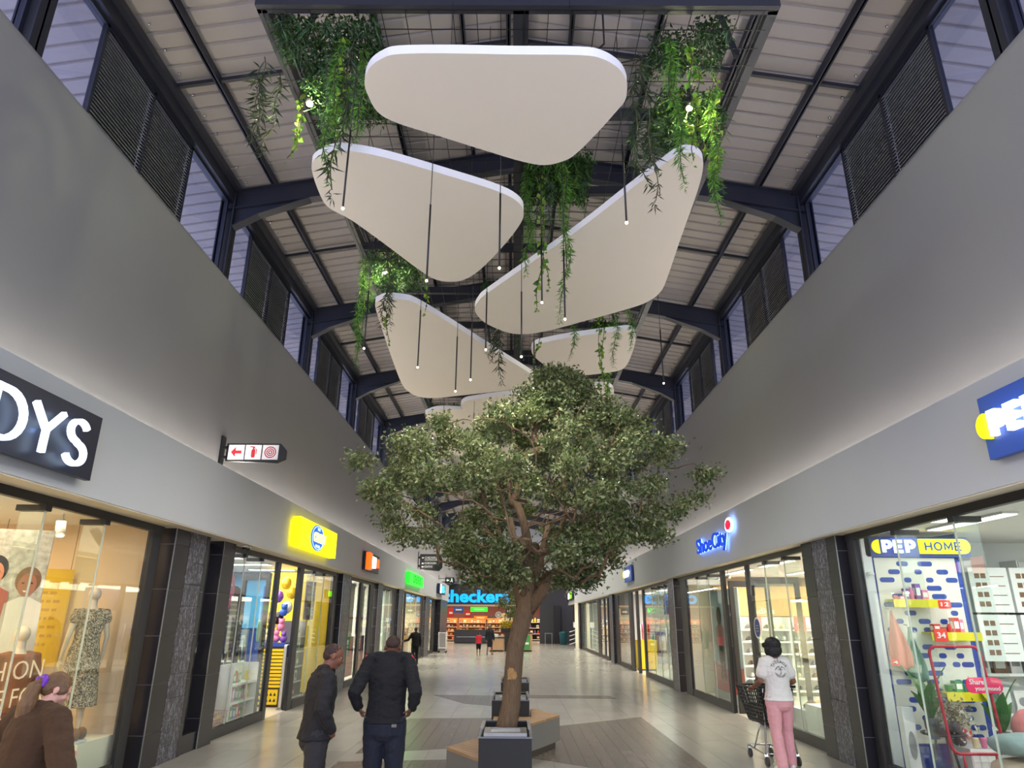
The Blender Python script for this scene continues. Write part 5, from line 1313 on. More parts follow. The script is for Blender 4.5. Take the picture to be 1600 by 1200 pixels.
# ------------------------------------------------------------------ goods helpers
PALS = {'red': (206, 46, 48), 'blue': (52, 96, 190), 'green': (74, 150, 78), 'yellow': (236, 196, 50), 'white': (232, 230, 224), 'pink': (226, 130, 170), 'purple': (128, 84, 168), 'orange': (232, 128, 48), 'brown': (128, 92, 62), 'black': (36, 36, 40), 'teal': (60, 140, 146), 'grey': (140, 140, 144), 'cream': (232, 214, 170)}
def cm(c): return pm('goods_'+c, PALS[c], 0.5, 0, 0.12, 14)
_proto = {}
def goods(kind, colour, loc, s, label, group, rz=0.0, cat=None):
    """one item of stock: carton, bottle, bag, shoe, garment, ball; meshes shared per colour"""
    key = (kind, colour)
    if key not in _proto:
        b = MB(); m = [cm(colour), paper if colour != 'white' else cm('grey')]
        if kind == 'carton':
            b.box(-.5, .5, -.5, .5, 0, 1); b.box(-.36, .36, -.508, -.5, .25, .75, 1); b.box(-.508, -.5, -.36, .36, .25, .75, 1); b.box(.5, .508, -.36, .36, .25, .75, 1)
        elif kind == 'bottle':
            b.lathe((0, 0, 0), [(.42, 0), (.46, .05), (.46, .58), (.2, .78), (.17, .88)], 10); b.lathe((0, 0, .88), [(.2, 0), (.2, .12)], 8, 1)
        elif kind == 'bag':
            b.prism([(-.5, .02), (.5, .02), (.46, .3), (.5, .92), (.44, 1), (-.44, 1), (-.5, .92), (-.46, .3)], lambda a, c, d: (a, d*(1-0.7*abs(c-.45)), c), -.32, .32); b.prism(ell(0, .5, .28, .2, 10), lambda a, c, d: (a, d, c), -.33, -.31, 1)
        elif kind == 'ball': b.ball((0, 0, .5), .5, 10); b.ball((0, 0, .5), (.505, .505, .12), 10, 1)
        elif kind == 'shoe':
            rings(b, [((0, -.40, .30), .16, .22), ((0, -.15, .28), .17, .24), ((0, .10, .22), .19, .18), ((0, .36, .16), .17, .11)], (1, 0, 0), 10); b.box(-.17, .17, -.5, .46, 0, .09, 1)
        elif kind == 'garment':
            pr = [(-.16, 1), (.16, 1), (.42, .88), (.62, .55), (.48, .50), (.34, .68), (.38, 0), (-.38, 0), (-.34, .68), (-.48, .50), (-.62, .55), (-.42, .88)]
            b.prism(pr, lambda a, c, d: (a, d, c), -.06, .06); b.tube([(0, 0, .98), (0, 0, 1.08), (.04, 0, 1.12), (0, 0, 1.16)], .012, 5, 1)
        elif kind == 'pot':
            b.lathe((0, 0, 0), [(.3, 0), (.36, .1), (.44, .9), (.48, 1.0)], 12)
        o = b.build({'carton': 'carton', 'bottle': 'bottle', 'bag': 'packet', 'ball': 'toy_ball', 'shoe': 'shoe', 'garment': 'hanging_garment', 'pot': 'flower_pot'}[kind], m, fixn=kind in ('bag', 'garment'))
        _proto[key] = o; used = False
    else: used = True
    o = _proto[key]
    if used: o = o.copy(); COL.objects.link(o)
    o.location = loc; o.scale = s; o.rotation_euler = (0, 0, rz)
    nm = {'carton': 'carton', 'bottle': 'bottle', 'bag': 'packet', 'ball': 'ball', 'shoe': 'shoe', 'garment': 'garment', 'pot': 'pot'}[kind]
    return tag(o, label, cat or nm, group)
ORD = ['first', 'second', 'third', 'fourth', 'fifth', 'sixth', 'seventh', 'eighth', 'ninth', 'tenth', 'eleventh', 'twelfth', 'thirteenth', 'fourteenth', 'fifteenth', 'sixteenth', 'seventeenth', 'eighteenth', 'nineteenth', 'twentieth', 'twenty-first', 'twenty-second', 'twenty-third', 'twenty-fourth', 'twenty-fifth', 'twenty-sixth', 'twenty-seventh', 'twenty-eighth', 'twenty-ninth', 'thirtieth', 'thirty-first', 'thirty-second', 'thirty-third', 'thirty-fourth']
KN = dict(carton='carton', bottle='bottle', bag='packet', shoe='shoe', ball='ball', pot='pot', garment='garment')
def shelf_unit(name, label, loc, rz, w, d, h, n, mat, where, kinds, cols, fill=0.85, gap=0.13, back=None):
    """shelf rack (uprights, back, shelves) and one thing per item of stock standing on it; front faces local -y"""
    t = thing(name, label, 'shelf', loc, rz)
    for s in (-1, 1): MB().box(s*w/2-0.015, s*w/2+0.015, 0, d, 0, h).build('side_panel', mat, t)
    MB().box(-w/2+0.015, w/2-0.015, d-0.02, d, 0, h).build('back_panel', back or mat, t)
    M = Matrix.Translation(loc) @ Matrix.Rotation(rz, 4, 'Z')
    for i in range(n):
        cnt = 0
        z = 0.12+(h-0.15)*i/n
        MB().box(-w/2+0.015, w/2-0.015, 0, d-0.02, z-0.015, z+0.012).build('shelf_board', mat, t)
        MB().box(-w/2+0.015, w/2-0.015, -0.006, 0.0, z-0.018, z+0.02).build('price_strip', paper, t)
        x = -w/2+0.03; sp = (h-0.15)/n-0.05
        while True:
            kd = rnd.choice(kinds); c = rnd.choice(cols); gw = gap*U(0.7, 1.1) if kd != 'shoe' else 0.20
            if x+gw > w/2-0.025: break
            if rnd.random() < fill:
                q = M @ Vector((x+gw/2, d*(U(0.42, 0.47) if kd != 'shoe' else 0.46), z+0.0135))
                hh = min(sp, U(0.55, 1)*max(0.16, sp)) if kd != 'shoe' else 0.13
                s = (gw*0.85, min(gw*U(.6, .9), d*.7), hh) if kd != 'shoe' else (0.22, 0.28, 0.26)
                if kd == 'ball': s = (gw*.85, gw*.85, gw*.85)
                goods(kd, c, q, s, f'{c} {KN[kd]}, {ORD[cnt]} on the {ORD[i]} board, {where}', f'stock on {where}', rz); cnt += 1
            x += gw+0.018
    return t
def rail(label, loc, rz, w, h, where, cols, gap=0.11, gl=0.95):
    t = thing('garment_rail', label, 'clothes rail', loc, rz)
    for s in (-1, 1):
        MB().tube([(s*w/2, 0, 0.02), (s*w/2, 0, h)], 0.014, 8).build('post', chrome, t); MB().tube([(s*w/2, -0.2, 0.02), (s*w/2, 0.2, 0.02)], 0.014, 8).build('foot', chrome, t)
    MB().tube([(-w/2, 0, h), (w/2, 0, h)], 0.013, 8).build('bar', chrome, t)
    M = Matrix.Translation(loc) @ Matrix.Rotation(rz, 4, 'Z'); x = -w/2+0.08; cnt = 0
    while x < w/2-0.05:
        c = rnd.choice(cols)
        q = M @ Vector((x, 0, h-gl*1.172-.016)); goods('garment', c, q, (0.42, 0.42, gl), f'{c} garment hung {ORD[cnt]} from one end of {where}', f'garments on {where}', rz+PI/2+U(-.15, .15)); cnt += 1; x += gap*U(.7, 1.3)
    return t
def panel_light(x, y, w, l, z=3.035, name_i=[0]):
    t = struct('ceiling_light'); t.location = (x, y, z)
    MB().box(-w/2-0.02, w/2+0.02, -l/2-0.02, l/2+0.02, -0.012, 0.012).build('light_frame', white, t)
    MB().box(-w/2, w/2, -l/2, l/2, -0.02, -0.012).build('diffuser', em('panel_light_glow', (255, 250, 238), 4), t)

# ------------------------------------------------------------------ first clothes shop (warm window)
plastic = pm('mannequin_cream', (236, 214, 186), 0.4, 0, 0.02, 4)
def leopard():
    m = pm('animal_print_fabric', (150, 122, 92), 0.8)
    t = m.node_tree; n = t.nodes; L = t.links
    tc = n.new('ShaderNodeTexCoord'); v = n.new('ShaderNodeTexVoronoi'); v.inputs['Scale'].default_value = 38; v.feature = 'F1'
    nz = n.new('ShaderNodeTexNoise'); nz.inputs['Scale'].default_value = 40
    mx = n.new('ShaderNodeMix'); mx.data_type = 'VECTOR'; mx.inputs[0].default_value = 0.06
    L.new(tc.outputs['Object'], mx.inputs[4]); L.new(nz.outputs['Color'], mx.inputs[5]); L.new(mx.outputs[1], v.inputs['Vector'])
    r = n.new('ShaderNodeValToRGB'); r.color_ramp.interpolation = 'CONSTANT'
    r.color_ramp.elements[0].color = (*lin((226, 204, 172)), 1); r.color_ramp.elements[1].position = 0.34; r.color_ramp.elements[1].color = (*lin((40, 34, 30)), 1)
    e = r.color_ramp.elements.new(0.62); e.color = (*lin((214, 190, 158)), 1)
    L.new(v.outputs['Distance'], r.inputs[0]); L.new(r.outputs[0], n['Principled BSDF'].inputs['Base Color'])
    return m
def mannequin(label, loc, rz, kind):
    t = thing('mannequin', label, 'mannequin', loc, rz, group='cream window mannequins')
    p = pose(1.74, step=0.06, shw=0.165); b = MB()
    M = Matrix.Translation(p.head) @ Matrix.Rotation(-0.1, 4, 'X'); T = MB()
    T.ball((0, -0.01, 0.03), (0.074, 0.094, 0.088), 16); T.ball((0, 0.02, -0.03), (0.06, 0.068, 0.085), 14); T.ball((0, 0.085, -0.015), (0.014, 0.012, 0.02), 8)
    b.add([M @ Vector(v) for v in T.v], T.f)
    limb(b, [p.neck+Vector((0, 0, -.05)), p.neck, p.head+Vector((0, -.02, -.05))], [.055, .048, .048]); rings(b, torso_secs(p, -0.6, female=True))
    for s in (-1, 1):
        limb(b, [p.sh[s]+Vector((-s*.06, 0, 0)), p.sh[s], (p.sh[s]+p.el[s])/2, p.el[s], p.wr[s]], [.05, .046, .038, .032, .022]); hand(b, p.wr[s], p.hd[s], p.pn[s], .95, .25, -s)
        limb(b, [p.hj[s], p.kn[s], p.kn[s]*.6+p.an[s]*.4, p.an[s]], [.08, .05, .05, .032]); rings(b, [(p.an[s]+Vector((0, -.03, -.05)), .03, .03), (p.an[s]+Vector((0, .13, -.065)), .032, .016)], (1, 0, 0), 10)
    fuse('body', b, plastic, t, 0.008, 2)
    g = MB()
    if kind == 'dress':
        S2 = torso_secs(p, 0.8, female=True)
        rings(g, [(Vector((0, 0, .34)), .25, .20), (Vector((0, 0, .7)), .215, .165), (p.hip, .185, .14)]+S2[2:6]+[(p.neck+Vector((0, 0, -.03)), .075, .06)], n=18, cap=(.06, .4))
        for s in (-1, 1): limb(g, [p.sh[s]+Vector((-s*.07, 0, 0)), p.sh[s], p.sh[s]*.75+p.el[s]*.25], [.06, .066, .07])
        fuse('dress', g, leopard(), t, .009, 2, .007, 12, (1.4, 1.4, .5))
        for s in (-1, 1): MB().ball((p.an[s].x, 0.05+s*.06, 0.025), (.04, .12, .028), 8).build('sandal', pm('dark_sandal', (46, 34, 28), .5), t)
    else:
        rings(g, torso_secs(p, 1.6, female=True)[:6], n=18, cap=(.1, .5))
        for s in (-1, 1): limb(g, [p.sh[s]+Vector((-s*.07, 0, 0)), p.sh[s], (p.sh[s]+p.el[s])/2, p.el[s], p.wr[s]], [.064, .062, .056, .05, .04])
        fuse('blazer', g, pm('tan_blazer', (150, 92, 62), .8, 0, .06, 12), t, .009, 3, .004, 12)
        q = MB(); q.add([(-.05, .118, 1.44), (.05, .118, 1.44), (.012, .140, 1.2), (-.012, .140, 1.2)], [(0, 1, 2, 3)]); q.build('blouse', paper, t)
        q = MB(); rings(q, [(p.hip+Vector((0, 0, .08)), .165, .125), (p.hip, .18, .135), (Vector((0, 0, .5)), .17, .14)], n=16); fuse('skirt', q, pm('rust_skirt', (120, 62, 44), .8), t, .012, 2)
    return t
mannequin('cream mannequin in a long animal print dress behind the clothes shop glass', (-5.37, 9.22, 0.48), 0.9, 'dress')
mannequin('cream mannequin in a tan blazer beside the yellow poster', (-5.35, 7.98, 0.02), 1.0, 'blazer')
def plinth(label, x0, x1, y0, y1, h, mat=None, group=None):
    t = thing('display_plinth', label, 'plinth', ((x0+x1)/2, (y0+y1)/2, 0), group=group); w, d = (x1-x0)/2, (y1-y0)/2
    MB().box(-w, w, -d, d, 0.03, h).build('block', mat or white, t); MB().box(-w+.02, w-.02, -d+.02, d-.02, 0, .03).build('base', blackp, t)
plinth('low cream display plinth under the animal print mannequin', -5.9, -4.95, 8.72, 9.48, 0.48, cream)
for k, (y, c) in enumerate(((8.8, 'brown'), (8.93, 'brown'))): goods('shoe', c, (-5.08, y, 0.485), (0.26, 0.26, 0.30), f'brown mule shoe on the cream window plinth, the {["near", "far"][k]} one', 'pair of mules on the window plinth', 0.9)
t = thing('rock_prop', 'large grey angular rock prop leaning behind the animal print mannequin', 'display prop', (-6.25, 9.12, 0.0))
rb = MB(); rr_ = random.Random(3)
rb.prism([(-.34, 0), (.36, 0), (.40, .45), (.25, .85), (.12, 1.24), (-.02, 1.0), (-.30, .55)], lambda a, c, d: (d*(1-.4*c), a, c), -.28, .28)
rb.build('rock', pm('slate_rock', (98, 100, 102), .8, 0, .25, 5, .5, 9), t, fixn=True)
t = thing('poster', 'tall photo poster of two smiling people at the clothes shop window', 'poster', (-5.75, 8.0, 1.45), 0.35)
MB().box(-.42, .42, 0, .02, 0, 1.35).build('board', pm('poster_blossom', (190, 186, 176), .6, 0, .9, 16), t)
for cx, cz, skin_, hair_, top_ in ((-.08, .86, pm('printed_skin_a', (206, 138, 106), .6), 'black', (178, 90, 80)), (.26, .74, pm('printed_skin_b', (172, 112, 86), .6), 'brown', (232, 226, 214))):
    PF = lambda a, c, d: (a, -d, c)
    MB().prism(ell(cx, cz+.05, .125, .15), PF, 0, .003).build('printed_hair', cm(hair_), t); MB().prism(ell(cx, cz, .092, .125), PF, .003, .006).build('printed_face', skin_, t)
    MB().prism([(cx-.2, .02), (cx+.2, .02), (cx+.18, cz-.2), (cx+.05, cz-.13), (cx-.05, cz-.13), (cx-.18, cz-.2)], PF, .003, .006).build('printed_top', pm('printed_top%d' % int(cz*100), top_, .6), t)
    b = MB(); b.prism([(cx-.035, cz-.06), (cx+.035, cz-.06), (cx+.018, cz-.078), (cx-.018, cz-.078)], PF, .006, .008); b.build('printed_smile', paper, t)
    b = MB()
    for s in (-1, 1): b.prism(ell(cx+s*.042, cz+.02, .016, .009, 8), PF, .006, .008)
    b.build('printed_eyes', blackp, t)
t = thing('poster', 'yellow hanging poster with rows of small print in the clothes shop', 'poster', (-6.2, 9.2, 1.25), 0.75)
MB().box(-.45, .45, 0, .012, 0, 1.2).build('board', pm('poster_yellow', (244, 200, 60), .6), t)
b = MB()
for r in range(7):
    x = -.32
    while x < .28: w = U(.03, .09); b.box(x, x+w, -.003, 0, .25+r*.105, .285+r*.105); x += w+.025
b.build('printed_lines', pm('pale_gold_print', (216, 168, 60), .6), t)
for k in range(2): MB().tube([(-.4+.8*k, .006, 1.2), (-.4+.8*k, .006, 1.79)], .003, 5).build('cord', blackp, t)
gold = pm('cream_vinyl', (240, 220, 176), .5)
for k, (s, y, z, w) in enumerate((('FASHION', 6.42, 1.27, 1.22), ('MADE FOR', 6.42, 1.02, 1.32), ('WOMEN', 6.42, 0.77, 1.0))):
    tag(text('window_lettering', s, gold, 'L', (XL+0.006, y, z), w=w, h=0.17, depth=0.002, bold=-0.006), f'cream vinyl words {s} on the clothes shop glass', 'lettering')
for k, y in enumerate((5.6, 7.3, 8.45)):
    t = thing('ceiling_spotlight', f'white cylinder spotlight on the ceiling inside the warm clothes shop, {ORD[k]} from the entrance', 'spotlight', (-5.5, y, 3.03), group='cylinder spots of the clothes shop')
    MB().tube([(0, 0, 0.01), (0, 0, -.10)], .012, 6).build('stem', white, t); MB().tube([(-.03, .03, -.08), (.06, -.08, -.26)], .055, 12).build('housing', white, t)
    MB().ball((.062, -.083, -.265), (.04, .04, .012), 8).build('lens', em('warm_spot', (255, 214, 150), 6), t)
t = thing('linear_pendant', 'long cream linear lamp hung inside the clothes shop', 'pendant lamp', (-6.5, 6.6, 2.72))
MB().box(-.035, .035, -2.0, 2.0, 0, .06).build('housing', cream, t); MB().box(-.03, .03, -1.95, 1.95, -.008, 0).build('diffuser', em('warm_linear', (255, 214, 160), 3), t)
for y in (-1.8, 0, 1.8): MB().tube([(0, y, .06), (0, y, .32)], .003, 5).build('cord', blackp, t)

# ------------------------------------------------------------------ yellow and blue bargain shop
for x in (-6.2, -7.8, -9.6):
    for y in (12.8, 14.6, 16.4, 18.2): panel_light(x, y, 1.1, 0.28)
tag(MB().box(-11.7, -5.1, 19.5, 19.54, 1.6, 3.0).build('wall_panel', pm('sky_blue_wall', (96, 178, 235))), kind='structure')
tag(MB().box(-9.4, -7.6, 12.2, 19.4, 2.50, 3.03).build('wall_bulkhead', blu), kind='structure')
where = 'the back shelves of the yellow and blue shop'
ALLC = list(PALS)
for k in range(4): shelf_unit('stock_rack', f'{["first", "second", "third", "last"][k]} sky blue wall shelf from the pier in the yellow and blue shop', (-11.4, 12.7+k*1.75, 0), PI/2, 1.7, .42, 2.0, 4, pm('sky_blue_shelf', (110, 186, 236), .5), f'{["first", "second", "third", "last"][k]} sky blue rack', ('carton', 'bag', 'bottle'), ALLC, .75, .22)
shelf_unit('gondola_shelf', 'dark gondola shelf full of packets right behind the bargain shop glass', (-6.1, 13.75, 0), .6, .9, .5, 1.5, 4, pm('dark_shelf', (48, 50, 58), .5), 'the dark gondola behind the glass', ('carton', 'bag', 'bottle'), ALLC, .9, .13)
shelf_unit('gondola_shelf', 'taller grey gondola shelf with a pale header next to the door', (-6.3, 15.3, 0), .35, 1.4, .5, 1.62, 5, pm('grey_shelf', (150, 152, 160), .5), 'the grey gondola next to the door', ('bottle', 'bag'), ALLC, .9, .11)
t = thing('dump_bin', 'pink promotion bin heaped with packets in the bargain shop window', 'display bin', (-5.62, 12.75, 0))
b = MB(); 
for a in ((-.34, -.31, -.55, .55), (.31, .34, -.55, .55), (-.31, .31, -.55, -.52), (-.31, .31, .52, .55)): b.box(*a, .45, .88)
b.box(-.31, .31, -.52, .52, .45, .60); b.build('tray', pm('pink_tray', (226, 96, 140), .5), t); MB().box(-.28, .28, -.5, .5, 0, .45).build('base', pm('olive_board', (110, 104, 80), .6), t)
for k in range(34): goods(rnd.choice(('bag', 'carton')), c := rnd.choice(('yellow', 'red', 'orange', 'green', 'white', 'pink')), (-5.62+U(-.25, .25), 12.30+.9*k/33, .60+.22*rnd.random()), (U(.09, .14), U(.06, .1), U(.12, .18)), f'{c} packet heaped in the pink promotion bin, {ORD[k]} along it', 'packets in the pink bin', U(0, 3))
t = thing('wire_basket', 'red wire basket with soft toys on the floor of the bargain shop window', 'basket', (-5.10, 12.62, .0))
b = MB()
for z in (.04, .14, .24, .34): 
    for p, q in (((-.15, -.46), (.15, -.46)), ((.15, -.46), (.15, .46)), ((.15, .46), (-.15, .46)), ((-.15, .46), (-.15, -.46))): b.bar((*p, z), (*q, z), .012, .012)
for k in range(14): y = -.45+k*.069; b.bar((.15, y, .02), (.15, y, .34), .008, .008); b.bar((-.15, y, .02), (-.15, y, .34), .008, .008)
b.build('wires', pm('red_wire', (170, 60, 60), .5), t)
for k in range(14): goods('ball', c := rnd.choice(('green', 'brown', 'cream', 'yellow')), (-5.10+U(-.05, .05), 12.62+(k-6.5)*.062, .03+.13*(k % 2)), (.115, .115, .115), f'{c} soft ball in the red wire basket, {ORD[k]} along it', 'soft balls in the red wire basket', 0)
def oval(label, loc, rz, a, b_, mat, stand=False, marks=None, cat='sign'):
    t = thing('oval_sign', label, cat, loc, rz)
    MB().prism(ell(0, b_, a, b_, 32), lambda u, v, d: (u, d, v), 0, .018).build('board', mat, t, fixn=True)
    m = MB(); r2 = random.Random(int(a*1000))
    for k in range(9):
        w = a*r2.uniform(.3, .75)*math.sin(PI*(k+1.5)/12); z = b_*2*(k+1.5)/12
        m.box(-w, w, -.004, 0, z-.018, z+.018)
    m.build('lettering', marks or paper, t)
    if stand: MB().tube([(0, .03, -loc[2]+.02), (0, .03, .3)], .02, 8).build('post', blackp, t)
    return t
oval('pink oval poster on the bargain shop glass by the pier', (-4.95, 12.35, 1.95), PI/2, .36, .36, pm('pink_poster', (230, 110, 160), .5))
oval('tall chalkboard oval stand in the bargain shop window', (-5.45, 14.05, 1.25), PI/2-.4, .30, .60, pm('chalk_grey', (84, 74, 76), .6), True, pm('chalk_print', (150, 138, 134), .7))
oval('small mint green oval tag on the glass beside the bargain shop door', (-4.95, 14.2, 1.42), PI/2, .10, .20, pm('mint_card', (150, 226, 180), .5))
shelf_unit('low_shelf', 'low white shelf of bright packets along the bargain shop glass', (-4.96, 13.82, 0), PI/2, 1.25, .32, 1.05, 3, white, 'the low white shelf', ('carton', 'bag', 'bottle'), ('red', 'yellow', 'green', 'pink', 'orange', 'blue', 'white'), .95, .14)
# yellow feature wall and slat display seen through the doorway
tag(MB().box(-6.15, -5.15, 18.0, 18.1, 0, 2.95).build('wall_feature', yel), kind='structure')
tag(MB().box(-6.27, -6.15, 17.98, 18.1, 0, 2.62).build('trim_3', blu), kind='structure')
t = thing('slatwall_unit', 'yellow slatted display unit facing the bargain shop door', 'display unit', (-5.47, 16.62, 0))
MB().box(-.28, .28, .03, .34, .0, 1.25).build('carcass', pm('grey_brown_carcass', (96, 84, 70), .6), t)
for k in range(11): MB().box(-.28, .28, .0, .03, .40+k*.075, .452+k*.075).build('slat', yel, t)
MB().box(-.30, .30, -.02, .36, 1.25, 1.33).build('top', blu, t); MB().box(-.28, .26, -.06, .0, .06, .36).build('crate', yel, t)
b = MB()
for r in range(2):
    for k in range(6): b.prism([(-.25+k*.085, .12+r*.12), (-.19+k*.085, .12+r*.12), (-.22+k*.085, .19+r*.12)], lambda a, c, d: (a, -.06-d, c), 0, .004)
b.build('print', blackp, t)
for k, (c, x, z, s) in enumerate((('cream', -5.64, 1.33, .24), ('pink', -5.45, 1.33, .22), ('purple', -5.28, 1.33, .20), ('cream', -5.56, 1.60, .20), ('pink', -5.36, 1.58, .22), ('blue', -5.34, 1.90, .22))):
    t = thing('soft_toy', f'{c} soft toy on the yellow slatted unit, number {["one lowest", "two", "three", "four on top", "five on top", "six hanging"][k]} of the pile', 'soft toy', (x, 16.80, z+.002), .3)
    b = MB(); b.ball((0, 0, s*.4), (s*.42, s*.36, s*.42), 10); b.build('body', cm(c), t); b = MB(); b.ball((0, -s*.1, s*.92), s*.3, 10); h_ = b.build('head', cm(c), t)
    for sx in (-1, 1): MB().ball((sx*s*.22, -s*.06, s*1.16), s*.11, 8).build('ear', cm(c), h_)
for k, (c, dx, dz) in enumerate((('yellow', 0, .34), ('purple', -.15, .04), ('white', .08, -.20), ('yellow', .15, .12), ('black', -.10, -.44))):
    t = thing('balloon', f'{c} foil balloon in the bunch by the bargain shop door, {["topmost", "left one", "middle one", "right one", "lowest"][k]}', 'balloon', (-5.38+dx, 16.9, 2.30+dz))
    MB().ball((0, 0, 0), (.125, .08, .145), 12).build('foil', pm('foil_'+c, PALS[c], .2, .4), t); MB().tube([(0, 0, -.145), (.0, 0, -.3)], .003, 5).build('string', paper, t)
for k, z in enumerate((1.75, 1.45)):
    t = thing('framed_card', f'{["upper", "lower"][k]} boxed toy card on the yellow feature wall', 'toy pack', (-5.95, 17.98, z)); MB().box(-.13, .13, 0, .02, 0, .24).build('frame', blackp, t); MB().box(-.11, .11, -.006, 0, .02, .22).build('card', cm(('orange', 'yellow')[k]), t)
t = thing('security_gate', 'grey anti theft pedestal beside the bargain shop door with a small card', 'security gate', (-5.0, 16.3, 0))
MB().prism(rrect(0, .66, .34, 1.3, .06), lambda a, c, d: (d, a, c), -.03, .03).build('pedestal', pm('gate_grey', (186, 182, 174), .45), t, fixn=True); MB().box(-.06, .06, -.2, .2, 0, .03).build('base', chrome, t)
MB().box(.032, .038, -.14, .02, 1.05, 1.28).build('card', cm('blue'), t)
# party window
tag(MB().box(-5.9, -4.98, 19.42, 19.5, 0.05, 2.95).build('wall_feature', yel), kind='structure')
t = thing('poster', 'mauve party poster in the right window of the bargain shop', 'poster', (-5.02, 17.75, 2.18), PI/2)
MB().box(-.42, .42, 0, .015, -.35, .55).build('board', pm('mauve_board', (150, 118, 120), .6), t)
for q in (-.35, .35): MB().tube([(q, .007, .55), (q, .007, .87)], .004, 5).build('cord', blackp, t)
for s, z, m in (('SURE', .25, yel), ('PARTY', .02, yel), ('TIME', -.25, paper)): text('lettering', s, m, 'L', (-5.01, 17.45, 2.18+z), w=.55, h=.19, depth=.008, bold=.02, parent=t)
shelf_unit('party_shelf', 'wire party goods shelf in the right window of the bargain shop', (-5.12, 17.55, 0), PI/2, .86, .3, 1.8, 5, pm('grey_shelf', (150, 152, 160), .5), 'the party goods shelf', ('carton', 'bag'), ('white', 'pink', 'purple', 'green', 'cream', 'red'), .95, .24)

# ------------------------------------------------------------------ further shops on the left
for y0, y1 in ((21.28, 22.55), (22.95, 24.05)):
    t = thing('roller_blind', f'cream roller blind lowered behind the {"first" if y0 < 22 else "second"} dark framed door', 'blind', (-5.0, (y0+y1)/2, 2.85)); w = (y1-y0)/2-.02
    b = MB(); n = 30
    for k in range(n): b.box(0, .012, -w, w, -1.7+k*.055+.003, -1.7+(k+1)*.055)
    b.build('slats', pm('blind_cream', (216, 206, 192), .7), t, kind='stuff'); MB().tube([(0, -w, 0), (0, w, 0)], .05, 10).build('roller', white, t); [MB().box(-.02, .02, s*w-.01, s*w+.01, 0, .20).build('bracket', white, t) for s in (-1, 1)]; MB().box(-.01, .02, -w, w, -1.0, -.94).build('band', pm('blind_orange_band', (206, 120, 84), .6), t)
    t = thing('poster', f'purple and red poster on the glass of the {"first" if y0 < 22 else "second"} dark framed door', 'poster', (-4.9, (y0+y1)/2, .25)); MB().box(-.01, 0, -w, w, 0, .55).build('lower_board', pm('coral_board', (240, 120, 90), .6), t); MB().box(-.01, .0, -w, w, .55, .62).build('stripe', cm('red'), t); MB().box(-.01, 0, -w, w, .62, 1.1).build('upper_board', pm('plum_board', (92, 66, 130), .6), t)
    b = MB()
    for k in range(4): b.box(0, .004, -w*.5, -w*.2, .70+k*.09, .75+k*.09)
    b.build('lettering', paper, t); MB().prism([(.05, .62), (.45*w+.1, .62), (.1, .95)], lambda a, c, d: (d, a, c), 0, .004).build('printed_shape', cm('red'), t)
rail('clothes rail in the glazed shop past the blinds', (-6.0, 27.4, 0), PI/2, 2.2, 1.5, 'the rail past the blinds', ('black', 'grey', 'white', 'teal'))
shelf_unit('stock_rack', 'white wall shelf at the back of the glazed shop past the blinds', (-8.4, 27.6, 0), PI/2, 3.2, .4, 2.3, 5, white, 'the white shelf past the blinds', ('carton', 'shoe', 'bag'), ALLC, .8, .24)
t = thing('poster', 'small pink and white poster hanging in the glazed shop past the blinds', 'poster', (-5.2, 26.7, 1.6), PI/2); MB().box(-.3, .3, 0, .015, 0, .9).build('board', cm('white'), t); MB().box(-.24, .24, -.005, 0, .35, .8).build('printed_photo', cm('pink'), t); [MB().tube([(s*.28, .007, .9), (s*.28, .007, 1.45)], .004, 5).build('cord', blackp, t) for s in (-1, 1)]
for k in range(4): shelf_unit('pharmacy_shelf', f'{["first", "second", "third", "fourth"][k]} cream pharmacy shelf with orange packs behind the glass', (-6.2-.5*(k % 2), 31.9+k*1.7, 0), PI/2, 1.5, .45, 1.7, 4, cream, f'{["first", "second", "third", "fourth"][k]} pharmacy shelf', ('carton', 'bottle', 'bag'), ('orange', 'white', 'cream', 'red', 'yellow', 'green'), .9, .2)
shelf_unit('pharmacy_shelf', 'last cream pharmacy shelf near the corner pier', (-6.2, 41.8, 0), PI/2, 2.4, .45, 1.8, 4, cream, 'the last pharmacy shelf', ('carton', 'bottle'), ('yellow', 'blue', 'white', 'orange'), .9, .26)
for x, y, w, l in ((-6.2, 22.6, .6, 2), (-6.2, 27.5, 1.2, .3), (-7.4, 27.5, 1.2, .3), (-6.4, 33, 1.2, .3), (-6.4, 36, 1.2, .3), (-6.4, 41.5, 1.2, .3), (-8.4, 34.5, 1.2, .3)): panel_light(x, y, w, l)
t = thing('wire_rack', 'white wire stock trolley parked at the corner pier', 'trolley', (-4.25, 43.9, 0))
for i, (x, y) in enumerate(((-.22, -.3), (.22, -.3), (-.22, .3), (.22, .3))): MB().tube([(x, y, .08), (x, y, 1.15)], .016, 6).build('post', white, t); MB().ball((x, y, .05), .05, 8).build('wheel', blackp, t)
for z in (.25, 1.1): MB().box(-.24, .24, -.32, .32, z, z+.02).build('deck', white, t)
b = MB()
for k in range(9): b.bar((-.22+k*.055, -.3, .25), (-.22+k*.055, -.3, 1.1), .008, .008, up=(0, 1, 0))
b.build('wires', white, t)
